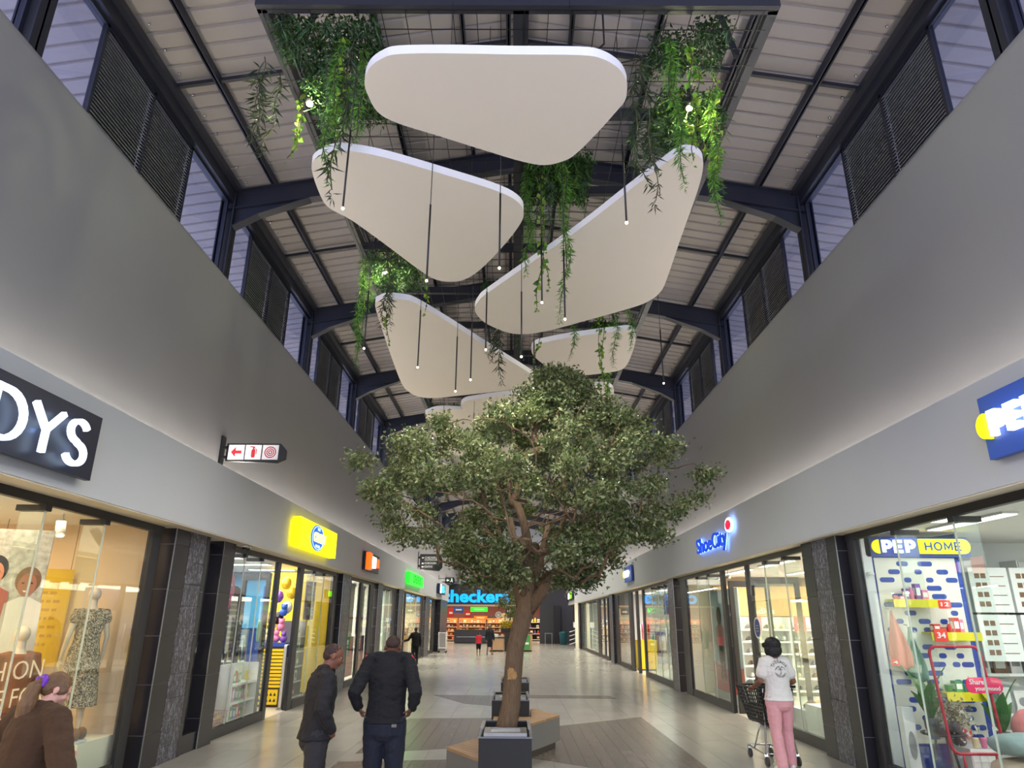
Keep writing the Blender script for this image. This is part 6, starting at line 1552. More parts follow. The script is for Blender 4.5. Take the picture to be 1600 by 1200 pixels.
# ------------------------------------------------------------------ home goods window (right row, first)
offw = pm('display_off_white', (232, 228, 212), .6, 0, .015, 2); dyel = pm('display_yellow', (226, 212, 24), .5)
YB = 9.80
tag(MB().box(4.79, 4.91, 9.74, 9.77, 0, 3.0).build('trim_4', shopw), kind='structure')
t = thing('display_board', 'white display board with blue pill shaped cut outs in the home goods window', 'display board', (4.9, YB, 0))
B0 = lambda a, c, d: (a, -d, c)
MB().prism([(.0, .05), (1.24, .05), (1.24, 3.03), (0, 2.86)], B0, -.02, 0).build('backing', blu, t, fixn=True)
MB().prism([(.06, .40), (1.17, .40), (1.17, 2.70), (.06, 2.70)], B0, 0, .012).build('panel', offw, t, fixn=True)
rp = random.Random(4); n = 0
for row in range(21):
    z = .48+row*.107; x = .10+(row % 3)*.13
    while x < 1.10 and n < 90:
        w = rp.choice((.10, .16, .2)); 
        if rp.random() < .88: MB().prism(rrect(min(x+w/2, 1.16-w/2), z, w, .064, .031, 4), B0, .012, .016).build('pill_cut_out', blu, t, fixn=True); n += 1
        x += w+rp.choice((.09, .13, .2))
t = thing('shop_sign', 'blue strip sign with PEP in white and HOME on yellow inside the window', 'sign', (4.86, YB-.06, 2.72))
MB().prism(rrect(.70, .125, 1.44, .27, .03), B0, -.04, 0).build('board', blu, t, fixn=True)
MB().prism([(.17, .04)]+[(.17+.10*math.cos(a), .125+.095*math.sin(a)) for a in [PI/2+PI*i/12 for i in range(13)]], B0, 0, .03).build('half_disc', em('lit_yellow_soft', (255, 236, 0), .7), t, fixn=True)
def ribbon_word(word, x, z, w, h, gap, st, mat, y0, d):
    for ch in word:
        b = MB(); ww = w*1.2 if ch in 'MO' else w
        for pts in LET[ch]: ribbon(b, [(x+u*ww, z+v*h) for u, v in pts], st, B0, y0, y0+d)
        b.build('letter', mat, t, fixn=True); x += ww+gap
ribbon_word('PEP', .235, .06, .095, .135, .065, .042, em('lit_white_soft', (250, 250, 255), 1.0), .0, .03)
MB().prism([(.72, .03)]+[(1.32+.10*math.cos(a), .13+.10*math.sin(a)) for a in [-PI/2+PI*i/12 for i in range(13)]]+[(.72, .23)], B0, 0, .03).build('yellow_tab', em('lit_yellow_soft', (255, 236, 0), .7), t, fixn=True)
ribbon_word('HOME', .80, .08, .08, .10, .045, .021, pm('letter_blue', (20, 80, 160), .5), .03, .006)
def wall_shelf(label, x, z, w):
    t = thing('display_shelf', label, 'shelf', (x, YB-.02, z), group='yellow shelves on the pill board')
    MB().box(0, w, -.22, 0, 0, .018).build('board', dyel, t); MB().box(0, w, -.225, -.21, -.085, .018).build('lip', dyel, t)
wall_shelf('upper yellow shelf on the pill board with purple candles', 5.02, 2.13, .60); wall_shelf('middle yellow shelf on the pill board with red candles', 5.44, 1.72, .66); wall_shelf('lower yellow shelf on the pill board with green cups', 5.50, 1.00, .50)
def rowof(z, x0, items, where):
    x = x0
    for kd, c, w, h in items:
        goods(kd, c, (x+w/2, YB-.13, z+.019), (w*.95, w*.8, h), f'{c} {KN[kd]} on {where}, {ORD[items.index((kd, c, w, h))]} along it', 'goods on '+where, .1); x += w
rowof(2.13, 5.07, [('pot', 'pink', .08, .05), ('carton', 'pink', .07, .04), ('carton', 'purple', .07, .14), ('bottle', 'pink', .08, .17), ('carton', 'purple', .08, .20), ('carton', 'pink', .09, .12)], 'the upper yellow shelf')
rowof(1.72, 5.52, [('carton', 'red', .10, .10), ('pot', 'orange', .10, .05), ('bottle', 'red', .07, .12), ('carton', 'red', .09, .18), ('carton', 'pink', .06, .16)], 'the middle yellow shelf')
rowof(1.00, 5.54, [('pot', 'green', .12, .08), ('carton', 'green', .11, .13), ('pot', 'teal', .10, .09)], 'the lower yellow shelf')
def price(label, s, x, y, z, w=.16, h=.11, mat=None):
    t = thing('price_tag', label, 'price tag', (x, y, z)); MB().prism(rrect(w/2, h/2, w, h, .015), B0, -.006, 0).build('card', mat or pm('price_red', (234, 62, 50), .5), t, fixn=True)
    text('lettering', s, paper, 'F', (x+w*.18, y-.001, z+h*.28), w=w*.66, h=h*.46, depth=.003, bold=.02, parent=t)
price('red price tag 12 at the end of the upper yellow shelf', '12', 5.60, YB-.25, 2.03); price('orange price tag 34 on the middle yellow shelf', '34', 5.47, YB-.26, 1.62, .17, .16); price('red price tag 34 at the foot of the pill board', '34', 5.52, YB-.30, .50, .17, .11)
price('small red price tag on the glass edge beside the pink towel', '4', 4.86, YB-.25, 1.33, .10, .08); price('red price tag on the shelf deeper inside the home shop', '99', 6.65, 10.56, 1.72, .17, .11); price('red price tag 89 on the folded bedding', '89', 5.78, 8.6, .42, .16, .12)
def towel(label, x, z, w, h, mat, mirror=1):
    t = thing('hanging_towel', label, 'towel', (x, YB-.10, z)); b = MB(); nx, nz = 10, 14
    vs = []
    for j in range(nz+1):
        v = j/nz; wd = w*(.10+.9*min(1, v*1.35)); low = .18*h
        for i in range(nx+1):
            u = i/nx; vs.append(((u-.35)*wd*mirror, -.02+.028*math.sin(u*9+v*2)*(.4+v), -v*h-(low*(1-abs(2*u-1.3))*max(0, v-.5)*1.3)))
    b.add(vs, [(j*(nx+1)+i, j*(nx+1)+i+1, (j+1)*(nx+1)+i+1, (j+1)*(nx+1)+i) for j in range(nz) for i in range(nx)], 0, True)
    o = b.build('cloth', mat, t); s = o.modifiers.new('thick', 'SOLIDIFY'); s.thickness = .012
    MB().tube([(0, 0, .02), (0, .09, .03)], .008, 6).build('hook', chrome, t)
towel('coral pink towel hung by its corner on the pill board', 5.02, 2.0, .27, .66, pm('coral_towel', (216, 130, 112), .95, 0, .06, 40, .3, 120)); towel('sage green towel hung by its corner on the pill board', 5.22, 1.80, .22, .62, pm('sage_towel', (122, 158, 138), .95, 0, .06, 40, .3, 120), 1)
t = thing('frame_stand', 'tall red rounded frame stand in the home goods window', 'display frame', (4.92, 8.75, .0), .0)
pts = rrect(.29, 1.02, .60, 1.14, .09, 6); pts = [(x+(.10*(1.6-z)/1.6), 0, z) for x, z in pts]
b = MB(); b.tube([*pts, pts[0], pts[1]], .017, 8, cap=False); b.build('frame', pm('frame_red', (186, 30, 52), .35), t)
b = MB(); b.tube([(.18, 0, .46), (.18, 0, .02)], .014, 8); b.tube([(.55, 0, .46), (.55, 0, .02)], .014, 8); b.box(.1, .65, -.15, .15, 0, .02); b.build('stand', pm('frame_red', (186, 30, 52), .35), t)
cap = MB().prism(rrect(.55, 1.17, .42, .17, .07, 6), lambda a, c, d: (a, -.02-d, c), 0, .015).build('pink_capsule', pm('mood_pink', (235, 40, 100), .45), t, fixn=True)
text('lettering', 'Share', paper, 'F', (4.92+.38, 8.713, 1.18), h=.055, depth=.003, bold=.01, parent=t); text('lettering', 'your mood', paper, 'F', (4.92+.43, 8.713, 1.10), h=.06, depth=.003, bold=.01, parent=t)
t = thing('side_table', 'round dark side table with potted plants in the home goods window', 'table', (5.22, 9.30, 0))
MB().lathe((0, 0, .57), [(.24, 0), (.25, .008), (.25, .02), (.24, .025)], 24).build('top', blackp, t)
for a in (0.3, 2.4, 4.5): MB().tube([(.08*math.cos(a), .08*math.sin(a), .57), (.2*math.cos(a), .2*math.sin(a), 0)], .014, 8).build('leg', pm('dark_wood_leg', (60, 50, 46), .5), t)
def pot_plant(label, loc, kind, s=1.0):
    t = thing('potted_plant', label, 'potted plant', loc)
    MB().lathe((0, 0, 0), [(.05*s, 0), (.07*s, .02*s), (.075*s, .12*s), (.07*s, .13*s)], 14).build('pot', pm('marbled_pot', (90, 86, 92), .3, 0, .4, 20), t)
    r = np.random.default_rng(int(loc[0]*100+loc[1]*10))
    if kind == 'broad':
        for k in range(6):
            a = k*1.05+.3; h = (.30+.12*(k % 3))*s; b = MB(); n = 7; vs = []
            for j in range(n+1):
                v = j/n; w = .075*s*math.sin(PI*min(1, v*.92+.06)); c = Vector((math.cos(a)*.16*s*v*v*1.3, math.sin(a)*.16*s*v*v*1.3, .10*s+h*v)); x = Vector((-math.sin(a), math.cos(a), 0))
                vs += [c-x*w, c+Vector((math.cos(a), math.sin(a), 0))*.012*s, c+x*w]
            b.add(vs, [(3*j+i, 3*j+i+1, 3*j+4+i, 3*j+3+i) for j in range(n) for i in (0, 1)], 0, True); b.build('leaf', leafm('broad_leaf', [(54, 104, 50), (86, 138, 70)], .35, .15), t)
    else:
        k = 260; P = r.normal(size=(k, 3))*np.array([.09, .09, .08])*s+np.array([0, 0, .22*s]); V, F = leaf_cloud(P, r.normal(size=(k, 3))+np.array([0, 0, .5]), np.full(k, .05*s), np.full(k, .03*s), rs=3)
        npmesh('foliage', V, F, leafm('grey_leaf', [(90, 100, 66), (120, 126, 88), (150, 150, 130)], .5, .2) if kind == 'grey' else leafm('white_flower', [(238, 236, 224), (225, 226, 205), (120, 140, 90)], .5, .2), t, kind='stuff')
pot_plant('broad leaved green plant on the dark side table', (5.16, 9.40, .595), 'broad', 1.15); pot_plant('small grey leaved plant in a marbled pot on the dark side table', (5.33, 9.24, .595), 'grey', 1.0); pot_plant('white flowered plant beside the red frame', (5.50, 9.47, .432), 'white', 1.1); pot_plant('dark glossy plant at the far edge of the pill board', (6.05, 9.47, .432), 'broad', 1.2)
plinth('white mesh fronted plinth at the foot of the pill board', 5.45, 6.15, 9.2, 9.6, .43)
b = MB()
for k in range(8): b.box(5.46+k*.09, 5.465+k*.09, 9.185, 9.195, .05, .40)
for k in range(5): b.box(5.46, 6.14, 9.185, 9.195, .06+k*.08, .066+k*.08)
tag(b.build('wire_grid', paper), 'white wire grid leaning on the plinth below the pill board', 'wire grid')
for k, (c, x) in enumerate((('cream', 5.56), ('pink', 5.66), ('purple', 5.76), ('red', 5.86), ('green', 5.94))): goods('pot', c, (x, 9.25, .436), (.09, .09, .11), f'{c} candle pot at the foot of the pill board', 'candle pots under the pill board')
for k, (z, w, mt, lb_) in enumerate(((.0, .9, pm('zigzag_throw', (206, 176, 160), .95, 0, .35, 26, .3, 60, stretch=(1, 4, 1)), 'folded cream and rust zigzag throw at the bottom of the bedding pile'), (.235, .85, pm('grey_blue_throw', (142, 156, 160), .95, 0, .05, 20, .3, 60), 'folded grey blue throw on top of the zigzag throw'), )):
    t = thing('folded_throw', lb_, 'blanket', (5.55, 8.23, .275+z)); b = MB(); rings(b, [((-.35*w, 0, .11), .26, .10), ((0, 0, .12), .30, .11), ((.38*w, 0, .10), .27, .10)], (0, 1, 0), 14); fuse('cloth', b, mt, t, .02, 3, .012, 9)
plinth('low white platform under the folded throws', 5.05, 6.1, 7.9, 8.56, .27)
for k, (x, c) in enumerate(((6.1, 'pink'), (6.64, 'brown'))):
    t = thing('cushion', f'{("dusty pink", "brown")[k]} cushion standing behind the folded throws', 'cushion', (x, 9.0, .462)); b = MB(); b.ball((0, 0, .22), (.24, .09, .22), 14); b.build('cover', pm(f'cushion_{c}', ((188, 110, 110), (126, 88, 80))[k], .95, 0, .1, 30, .3, 80), t)
    plinth(f'white block under the {("dusty pink", "brown")[k]} cushion', x-.16, x+.16, 8.9, 9.1, .46)
t = thing('boxed_lamp', 'slim white printed carton standing at the window pier', 'carton', (4.93, 9.55, 0)); MB().box(-.07, .07, -.06, .06, 0, .85).build('box', paper, t)
b = MB(); b.prism(ell(0, .42, .045, .16), lambda a, c, d: (a, -.061-d, c), 0, .002); b.build('print', cm('grey'), t)
t = thing('wall_light', 'round white dome light on the grey end column of the home shop', 'lamp', (4.83, 9.68, 2.46)); MB().lathe((0, 0, 0), [(.05, 0), (.05, .02), (.035, .04)], 16).build('dome', paper, t)
for k in range(4): shelf_unit('stock_shelf', f'{["first", "second", "third", "fourth"][k]} white shelf of boxed furniture inside the home shop', (7.05+k*.95, 10.62, 0), 0, .93, .4, 2.75, 5, shopw, f'{["first", "second", "third", "fourth"][k]} home shop shelf', ('carton', 'pot', 'bag'), ('white', 'cream', 'grey', 'brown'), .95, .26)
for k, (x, z) in enumerate(((6.88, 2.0), (7.48, 2.0), (6.88, 1.35), (7.5, 1.35))):
    t = thing('boxed_set', f'large white carton with printed squares, {["upper first", "upper second", "lower first", "lower second"][k]} in the home shop', 'carton', (x, 10.38, z)); MB().box(-.28, .28, 0, .2, 0, .62).build('box', paper, t)
    b = MB()
    for i in range(4):
        for j in range(2): b.box(-.2+j*.09, -.13+j*.09, -.004, 0, .08+i*.13, .15+i*.13)
        b.box(.02, .22, -.004, 0, .1+i*.13, .11+i*.13)
    b.build('print', cm('brown'), t)
for x in (5.6, 7.2): 
    for y in (2.5, 6.0, 8.6): panel_light(x, y, .16, 1.5)
for y in (3.5, 6.2, 8.4): panel_light(5.1, y, .3, .3)
for k, y in enumerate((0.5, 3.2, 5.9)): shelf_unit('stock_shelf', f'{["near", "middle", "far"][k]} low white shelf along the home shop glass', (5.5, y, 0), -PI/2, 2.2, .45, 1.6, 4, shopw, f'{["near", "middle", "far"][k]} low white shelf', ('carton', 'pot', 'bag'), ('white', 'cream', 'grey', 'pink', 'teal'), .85, .28)

# ------------------------------------------------------------------ shoe shop
tag(MB().box(5.6, 9.6, 20.2, 20.28, 2.0, 2.80).build('wall_panel', beech), kind='structure')
tag(text('wall_lettering', 'ladies', paper, 'F', (6.62, 20.19, 2.06), w=.62, h=.16, depth=.01, bold=.01), 'white word ladies on the beech wall panel of the shoe shop', 'lettering')
for k in range(4): shelf_unit('shoe_shelf', f'{["first", "second", "third", "fourth"][k]} white shoe shelf under the beech panel counted from the glass', (6.05+k*.95, 20.0-.2, 0), 0, .93, .38, 1.98, 6, white, f'{["first", "second", "third", "fourth"][k]} beech panel shoe shelf', ('shoe',), ('black', 'grey', 'brown', 'cream', 'white'), .9)
for k, (x, z) in enumerate(((6.55, 1.62), (7.75, 1.62))):
    t = thing('sale_card', f'red sale card with white mark on the shoe shelves, {["first", "second"][k]} from the glass', 'card', (x, 19.772, z)); MB().box(-.16, .16, 0, .012, 0, .38).build('card', pm('sale_red', (232, 66, 70), .5), t)
    MB().prism([(-.08, .17), (.02, .24), (.02, .2), (.08, .2), (.08, .15), (.02, .15), (.02, .1)], B0, 0, .003).build('mark', paper, t)
t = thing('poster', 'tall shop poster of two people in caps in the shoe shop window', 'poster', (5.25, 18.2, .22), -PI/2)
MB().box(-1.25, 1.25, 0, .03, 0, 2.4).build('board', pm('poster_sky', (196, 212, 222), .6, 0, .12, 2), t)
MB().box(-1.25, 1.25, -.04, .10, -.218, 0).build('base', white, t)
PF = lambda a, c, d: (a, -d, c)
MB().prism([(-1.25, 0), (1.25, 0), (1.25, .62), (.2, .5), (-1.25, .66)], PF, 0, .004).build('printed_floor', pm('poster_coral', (228, 112, 100), .6), t)
for cx, cz, sk, tp, lg, hr in ((-.42, 1.72, skin_b, (206, 130, 128), (84, 80, 78), 'black'), (.42, 1.92, skin_b, (112, 104, 104), (72, 70, 74), 'grey')):
    MB().prism([(cx-.20, .28), (cx-.02, .28), (cx+.02, .9), (cx+.08, .25), (cx+.24, .25), (cx+.28, 1.15), (cx-.24, 1.15)], PF, .004, .008).build('printed_legs', pm('pleg%d' % int(cz*10), lg, .7), t)
    MB().prism([(cx-.28, 1.05), (cx+.30, 1.05), (cx+.34, cz-.25), (cx+.08, cz-.12), (cx-.08, cz-.12), (cx-.34, cz-.25)], PF, .008, .012).build('printed_top', pm('ptop%d' % int(cz*10), tp, .7), t)
    MB().prism(ell(cx, cz+.05, .20, .22), PF, .008, .012).build('printed_hair', cm(hr), t); MB().prism(ell(cx, cz, .13, .17), PF, .012, .015).build('printed_face', sk, t)
MB().prism([(.30, 2.02), (.62, 2.02), (.58, 2.22), (.40, 2.28), (.30, 2.18)], PF, .015, .018).build('printed_cap', paper, t)
for k, (y0, y1, h, g) in enumerate(((12.35, 13.1, .52, 'middle'), (13.15, 13.85, .40, 'far'), (11.6, 12.3, .60, 'near'), (16.4, 16.9, .5, 'door side'))): 
    plinth(f'white shoe plinth in the shoe shop window, the {g} one', 5.05, 5.75, y0, y1, h)
    for i in range(3): goods('shoe', c := ('black', 'brown', 'cream', 'grey')[(i+k) % 4], (5.2+.18*i, y0+.14+.15*i, h+.005), (.26, .27, .30), f'{c} shoe on the {g} white plinth, {ORD[i]} along it', f'shoes on the {g} plinth', .6*i+.4)
for k, y in enumerate((12.2, 13.4)): shelf_unit('shoe_table', f'{["near", "far"][k]} cream shoe rack inside the shoe shop', (6.9, y, 0), -PI/2, 1.1, .5, 1.1, 3, cream, f'{["near", "far"][k]} cream shoe rack', ('shoe',), ('brown', 'black', 'cream', 'red'), .9)
rail('rail of red and black bags in the shoe shop', (8.4, 12.9, 0), 0, 1.0, 1.9, 'the bag rail in the shoe shop', ('red', 'black', 'red', 'grey'), .12, .7)
t = thing('price_board', 'navy price board in the shoe shop window', 'price board', (5.35, 11.53, 1.28)); MB().box(-.2, .2, 0, .02, 0, .26).build('board', navy, t); text('lettering', 'R159', paper, 'F', (5.18, 11.525, 1.36), w=.34, h=.11, depth=.003, bold=.01, parent=t); MB().tube([(0, .01, -1.27), (0, .01, 0)], .012, 6).build('post', chrome, t)
t = thing('sale_card', 'tall red sale card standing on the shoe plinth by the pier', 'card', (5.65, 11.75, .61)); MB().box(-.1, .1, 0, .012, 0, .42).build('card', pm('sale_red', (232, 66, 70), .5), t); MB().box(-.06, .06, -.003, 0, .18, .24).build('mark', paper, t)
def leaf_door(label, x, y, rz, w, h=2.72):
    t = thing('glass_door', label, 'door', (x, y, 0), rz)
    f = MB(); f.box(0, .10, -.025, .025, 0.01, h); f.box(w-.10, w, -.025, .025, 0.01, h); f.box(.10, w-.10, -.025, .025, h-.13, h); f.box(.10, w-.10, -.025, .025, .01, .22); f.build('door_frame', frame_m, t)
    MB().box(.10, w-.10, -.004, .004, .22, h-.13).build('pane', glass, t)
    MB().tube([(w-.16, -.05, .85), (w-.16, -.05, 1.45)], .014, 8).build('handle', chrome, t)
leaf_door('open glass door leaf of the shoe shop by its far post', XR+.06, 16.10, .12, .95); leaf_door('open glass door leaf of the shoe shop by its window post', XR+.06, 14.72, -.10, 1.0)
leaf_door('open glass door leaf of the bargain shop folded behind its window', XL-.07, 14.45, PI-.5, .8)
t = thing('door_sticker', 'navy oval sticker with white ring on the shoe shop glass', 'sticker', (XR-.012, 14.22, 1.74)); fnr = face_fn('R', (0, 0, 0))
MB().prism(ell(0, 0, .19, .20), fnr, 0, .002).build('ring', paper, t); MB().prism(ell(0, 0, .155, .165), fnr, .002, .004).build('disc', pm('sticker_navy', (44, 60, 120), .5), t)
b = MB(); 
for k in range(3): b.prism([(-.09, .05-k*.05), (.09, .05-k*.05), (.09, .03-k*.05), (-.09, .03-k*.05)], fnr, .004, .005)
b.build('lettering', cm('grey'), t)
for x in (5.6, 7.2, 8.8):
    for y in (12.6, 15.2, 17.8): panel_light(x, y, .14, 1.8)
for k, y in enumerate((17.2, 18.1)):
    t = thing('ceiling_spotlight', f'white bell spotlight over the shoe shop poster, the {["near", "far"][k]} one', 'spotlight', (5.15, y, 3.03), group='bell spots over the shoe shop poster'); MB().tube([(0, 0, 0), (0, 0, -.12)], .01, 6).build('stem', chrome, t); MB().lathe((0, 0, -.2), [(.07, 0), (.05, .05), (.02, .08)], 12).build('shade', chrome, t)

# ------------------------------------------------------------------ clothing shop and the rest of the right row
t = thing('shirt_display', 'pale printed shirt on a hanger stand in the clothing shop window', 'clothes display', (5.25, 23.4, 0), -PI/2+.3)
MB().tube([(0, 0, .02), (0, 0, 1.95)], .015, 8).build('post', chrome, t); MB().lathe((0, 0, 0), [(.18, 0), (.18, .02)], 16).build('base', chrome, t)
g = MB(); rings(g, [((0, 0, 1.12), .24, .12), ((0, 0, 1.4), .25, .13), ((0, 0, 1.72), .24, .11), ((0, 0, 1.85), .09, .07)], n=16)
for s in (-1, 1): limb(g, [(s*.18, 0, 1.76), (s*.30, 0, 1.62), (s*.38, 0, 1.42)], [.09, .10, .10])
fuse('shirt', g, pm('floral_shirt', (206, 190, 184), .9, 0, .35, 7), t, .014, 2, .006, 9)
g = MB(); 
for s in (-1, 1): limb(g, [(s*.09, 0, 1.1), (s*.10, 0, .6), (s*.10, 0, .25)], [.11, .09, .08])
fuse('trousers', g, pm('khaki_trousers', (146, 112, 82), .9), t, .014, 2)
rail('clothes rail of denim by the clothing shop glass', (5.7, 24.6, 0), PI/2, 1.7, 1.55, 'the denim rail', ('blue', 'teal', 'white', 'blue'), .11); rail('clothes rail of mixed tops deeper in the clothing shop', (7.2, 23.8, 0), PI/2, 2.4, 1.5, 'the mixed rail', ('red', 'pink', 'grey', 'white', 'blue'), .11); rail('clothes rail of dark coats near the clothing shop door', (6.2, 30.8, 0), PI/2, 2.0, 1.6, 'the coat rail', ('black', 'blue', 'grey', 'purple'), .11)
tag(MB().box(6.0, 6.1, 26.4, 29.0, 2.1, 2.9).build('wall_panel', blu), kind='structure')
t = thing('display_unit', 'bright yellow block unit just inside the clothing shop door', 'display unit', (5.35, 29.9, 0)); MB().box(-.35, .35, -.5, .5, .05, 1.1).build('carcass', pm('block_yellow', (246, 204, 20), .5), t); MB().box(-.30, .30, -.45, .45, 0, .05).build('base', blackp, t); MB().box(-.37, .37, -.52, .52, 1.1, 1.13).build('top', pm('block_yellow', (246, 204, 20), .5), t)
for i in range(4): goods('garment', c := ('white', 'pink', 'cream', 'red')[i], (5.15+.12*i, 29.9, 1.14), (.34, .34, .6), f'{c} folded top propped on the yellow block unit', 'tops on the yellow block unit', PI/2)
for k in range(3): shelf_unit('stock_shelf', f'{["first", "second", "third"][k]} shelf of blue and green packs far down the right row', (6.3, 42.4+k*2.6, 0), -PI/2, 2.3, .5, 2.0, 4, shopw, f'{["first", "second", "third"][k]} far shelf', ('carton', 'bottle', 'bag'), ('blue', 'teal', 'green', 'white', 'yellow', 'purple'), .9, .26)
shelf_unit('stock_shelf', 'shelf of red and white packs past the clothing shop', (6.3, 37.6, 0), -PI/2, 2.0, .5, 2.0, 4, shopw, 'the red and white shelf', ('carton', 'bottle'), ('red', 'white', 'orange', 'cream'), .9, .26)
for x, y in ((6, 23), (6, 26), (6, 29), (6, 32), (6.2, 37), (6.2, 43), (6.2, 47)): panel_light(x, y, .3, 1.3)
t = thing('white_column', 'slim cream column standing at the far end of the right row', 'column', (4.35, 50.6, 0)); MB().box(-.11, .11, -.11, .11, 0, 3.04).build('shaft', cream, t); MB().box(-.15, .15, -.15, .15, 0, .08).build('base', cream, t)
t = thing('leaflet_stand', 'white tilted leaflet stand beside the cream column', 'stand', (4.05, 49.6, 0)); MB().tube([(.12, 0, 0), (.12, 0, 1.5)], .025, 8).build('post', white, t); MB().box(-.02, .30, -.2, .2, 0, .03).build('base', white, t)
for k in range(4): 
    b = MB(); z = .35+k*.26; b.add([(-.28, -.2, z), (.12, -.2, z+.12), (.12, .2, z+.12), (-.28, .2, z), (-.28, -.2, z-.02), (.12, -.2, z+.1), (.12, .2, z+.1), (-.28, .2, z-.02)], [(0, 1, 2, 3), (7, 6, 5, 4), (0, 4, 5, 1), (1, 5, 6, 2), (2, 6, 7, 3), (3, 7, 4, 0)]); b.build('tray', white, t)
MB().box(0, .24, -.18, .18, 1.4, 1.75).build('header', white, t)
t = thing('waste_bin', 'teal waste bin by the dark corner of the far right', 'bin', (4.0, 59.2, 0)); MB().lathe((0, 0, 0), [(.26, 0), (.34, .9), (.36, .92), (.34, .96)], 14).build('body', pm('bin_teal', (40, 104, 118), .5), t); MB().lathe((0, 0, .96), [(.3, 0), (.05, .05)], 14).build('lid', pm('bin_teal', (40, 104, 118), .5), t)
t = thing('stool', 'small grey metal stool against the dark wall by the supermarket', 'stool', (2.9, 61.2, 0)); MB().box(-.32, .32, -.2, .2, .80, .85).build('seat', cm('grey'), t)
for x in (-.28, .28):
    for y in (-.16, .16): MB().box(x-.02, x+.02, y-.02, y+.02, 0, .8).build('leg', cm('grey'), t)

# ------------------------------------------------------------------ supermarket at the end
char = pm('supermarket_charcoal', (58, 57, 64), .6, 0, .03, 1)
t = struct('wall_back'); 
b = MB(); b.box(-14, 14, 62.0, 62.2, 3.1, 4.78); b.box(2.2, 14, 62.0, 62.2, 0, 3.1); b.box(-14, -7.6, 62, 62.2, 0, 3.1); b.build('facade', char, t)
MB().box(-7.6, 2.2, 61.96, 62.2, 2.96, 3.1).build('lintel', pm('lintel_tan', (206, 172, 138), .6), t)
MB().box(-14, 14, 62.05, 62.3, 4.78, 10).build('gable', fascia_m, t)
for k in range(6): MB().box(3.5+k*.9, 3.51+k*.9, 61.985, 62.0, 0, 3.0).build('panel_joint', blackp, t)
for x in (3.4,): MB().box(x, x+.55, 61.6, 62.0, 0, 3.05).build('pier', pil_m, t)
tag(MB().box(-14, 14, 49.6, 62, 4.85, 4.9).build('ceiling_slab', white), kind='structure') if False else None
for sx, x0, x1 in ((-1, -14, -5.3), (1, 5.3, 14)): tag(MB().box(x0, x1, (49.6 if sx < 0 else 60.1), 62, 4.80, 4.9).build('ceiling', white), kind='structure')
tag(MB().box(-14.1, -14, 49, 62, 0, 4.9).build('wall_left', shopw), kind='structure')
tag(MB().box(-14, -5.3, 49.4, 49.5, 0, 4.9).build('wall_partition', shopw), kind='structure')
tag(MB().box(-12, 10, 72, 72.2, 0, 4.6).build('wall_back', pm('plum_wall', (120, 72, 70), .7, 0, .15, .6)), kind='structure')
for x in (-12, 10): tag(MB().box(x-.1, x+.1, 62.2, 72, 0, 4.6).build('wall_partition', beige), kind='structure')
tag(MB().box(-12, 10, 62.2, 72.2, 4.6, 4.7).build('ceiling', pm('super_ceiling', (150, 120, 104), .8)), kind='structure')
t = thing('shop_sign', 'big sky blue lower case letters on the charcoal facade at the far end', 'sign', (-6.3, 61.9, 3.25))
text('lettering', 'checkers', em('lit_sky_blue', (0, 158, 240), 1.0), 'F', (-6.2, 61.94, 3.25), w=5.8, h=1.05, depth=.08, bold=.035, parent=t)
t = thing('service_counter', 'charcoal service counter at the mouth of the supermarket', 'counter', (-3.6, 61.3, 0)); MB().box(-1.4, 1.6, 0, .7, .06, 1.03).build('body', char, t); MB().box(-1.4, 1.6, -.03, .73, 1.03, 1.07).build('worktop', blackp, t); MB().box(-1.2, 1.4, -.02, 0, .48, .53).build('steel_rail', chrome, t); MB().box(-1.35, 1.55, .05, .65, 0, .06).build('plinth', blackp, t)
for k in range(3): shelf_unit('bread_shelf', f'{["first", "second", "third"][k]} glowing orange bread shelf inside the supermarket', (-6.4+k*2.6, 66.5-k*.2, 0), 0, 2.4, .7, 2.0, 5, pm('bread_shelf_wood', (222, 150, 90), .6), f'{["first", "second", "third"][k]} bread shelf', ('bag', 'carton'), ('orange', 'cream', 'brown', 'yellow'), .8, .34)
for k in range(2): shelf_unit('grocery_shelf', f'{["left hand", "right hand"][k]} tall grocery shelf at the back of the supermarket', (-1.2+k*3.0, 69, 0), 0, 2.8, .6, 2.2, 4, char, f'{["left hand", "right hand"][k]} tall grocery shelf', ('carton', 'bottle', 'bag'), ('red', 'purple', 'yellow', 'white', 'brown'), .85, .36)
for k, (x, z, w, h, c, lab) in enumerate(((-4.9, 2.45, .9, .5, 'blue', 'pale blue hanging board'), (-3.1, 2.55, 1.5, .38, 'green', 'bright green hanging board'), (-5.6, 2.1, .5, .7, 'red', 'red round board'), (-4.1, 2.05, .6, .6, 'red', 'red meat poster'), (-.4, 2.35, .7, .55, 'black', 'black hanging board'), (.2, 2.35, .5, .55, 'cream', 'cream picture board'), (-.3, 1.75, 1.6, .7, 'cream', 'tan pillar board'), (1.2, 1.5, .6, .7, 'blue', 'blue poster'), (.4, 1.45, .7, .4, 'pink', 'pink price board'), (-3.0, 1.9, 1.2, .3, 'orange', 'orange shelf board'))):
    t = thing('hanging_board', f'{lab} hung inside the supermarket', 'board', (x, 64.2+.15*k, z)); MB().box(-w/2, w/2, 0, .03, 0, h).build('board', em('lit_green', (40, 235, 50), 1.1) if c == 'green' else cm(c), t); MB().box(-w*.3, w*.3, -.01, 0, h*.35, h*.6).build('lettering', paper, t)
    for s in (-1, 1): MB().tube([(s*w*.4, .015, h), (s*w*.4, .015, 4.6-z)], .006, 5).build('cord', blackp, t)
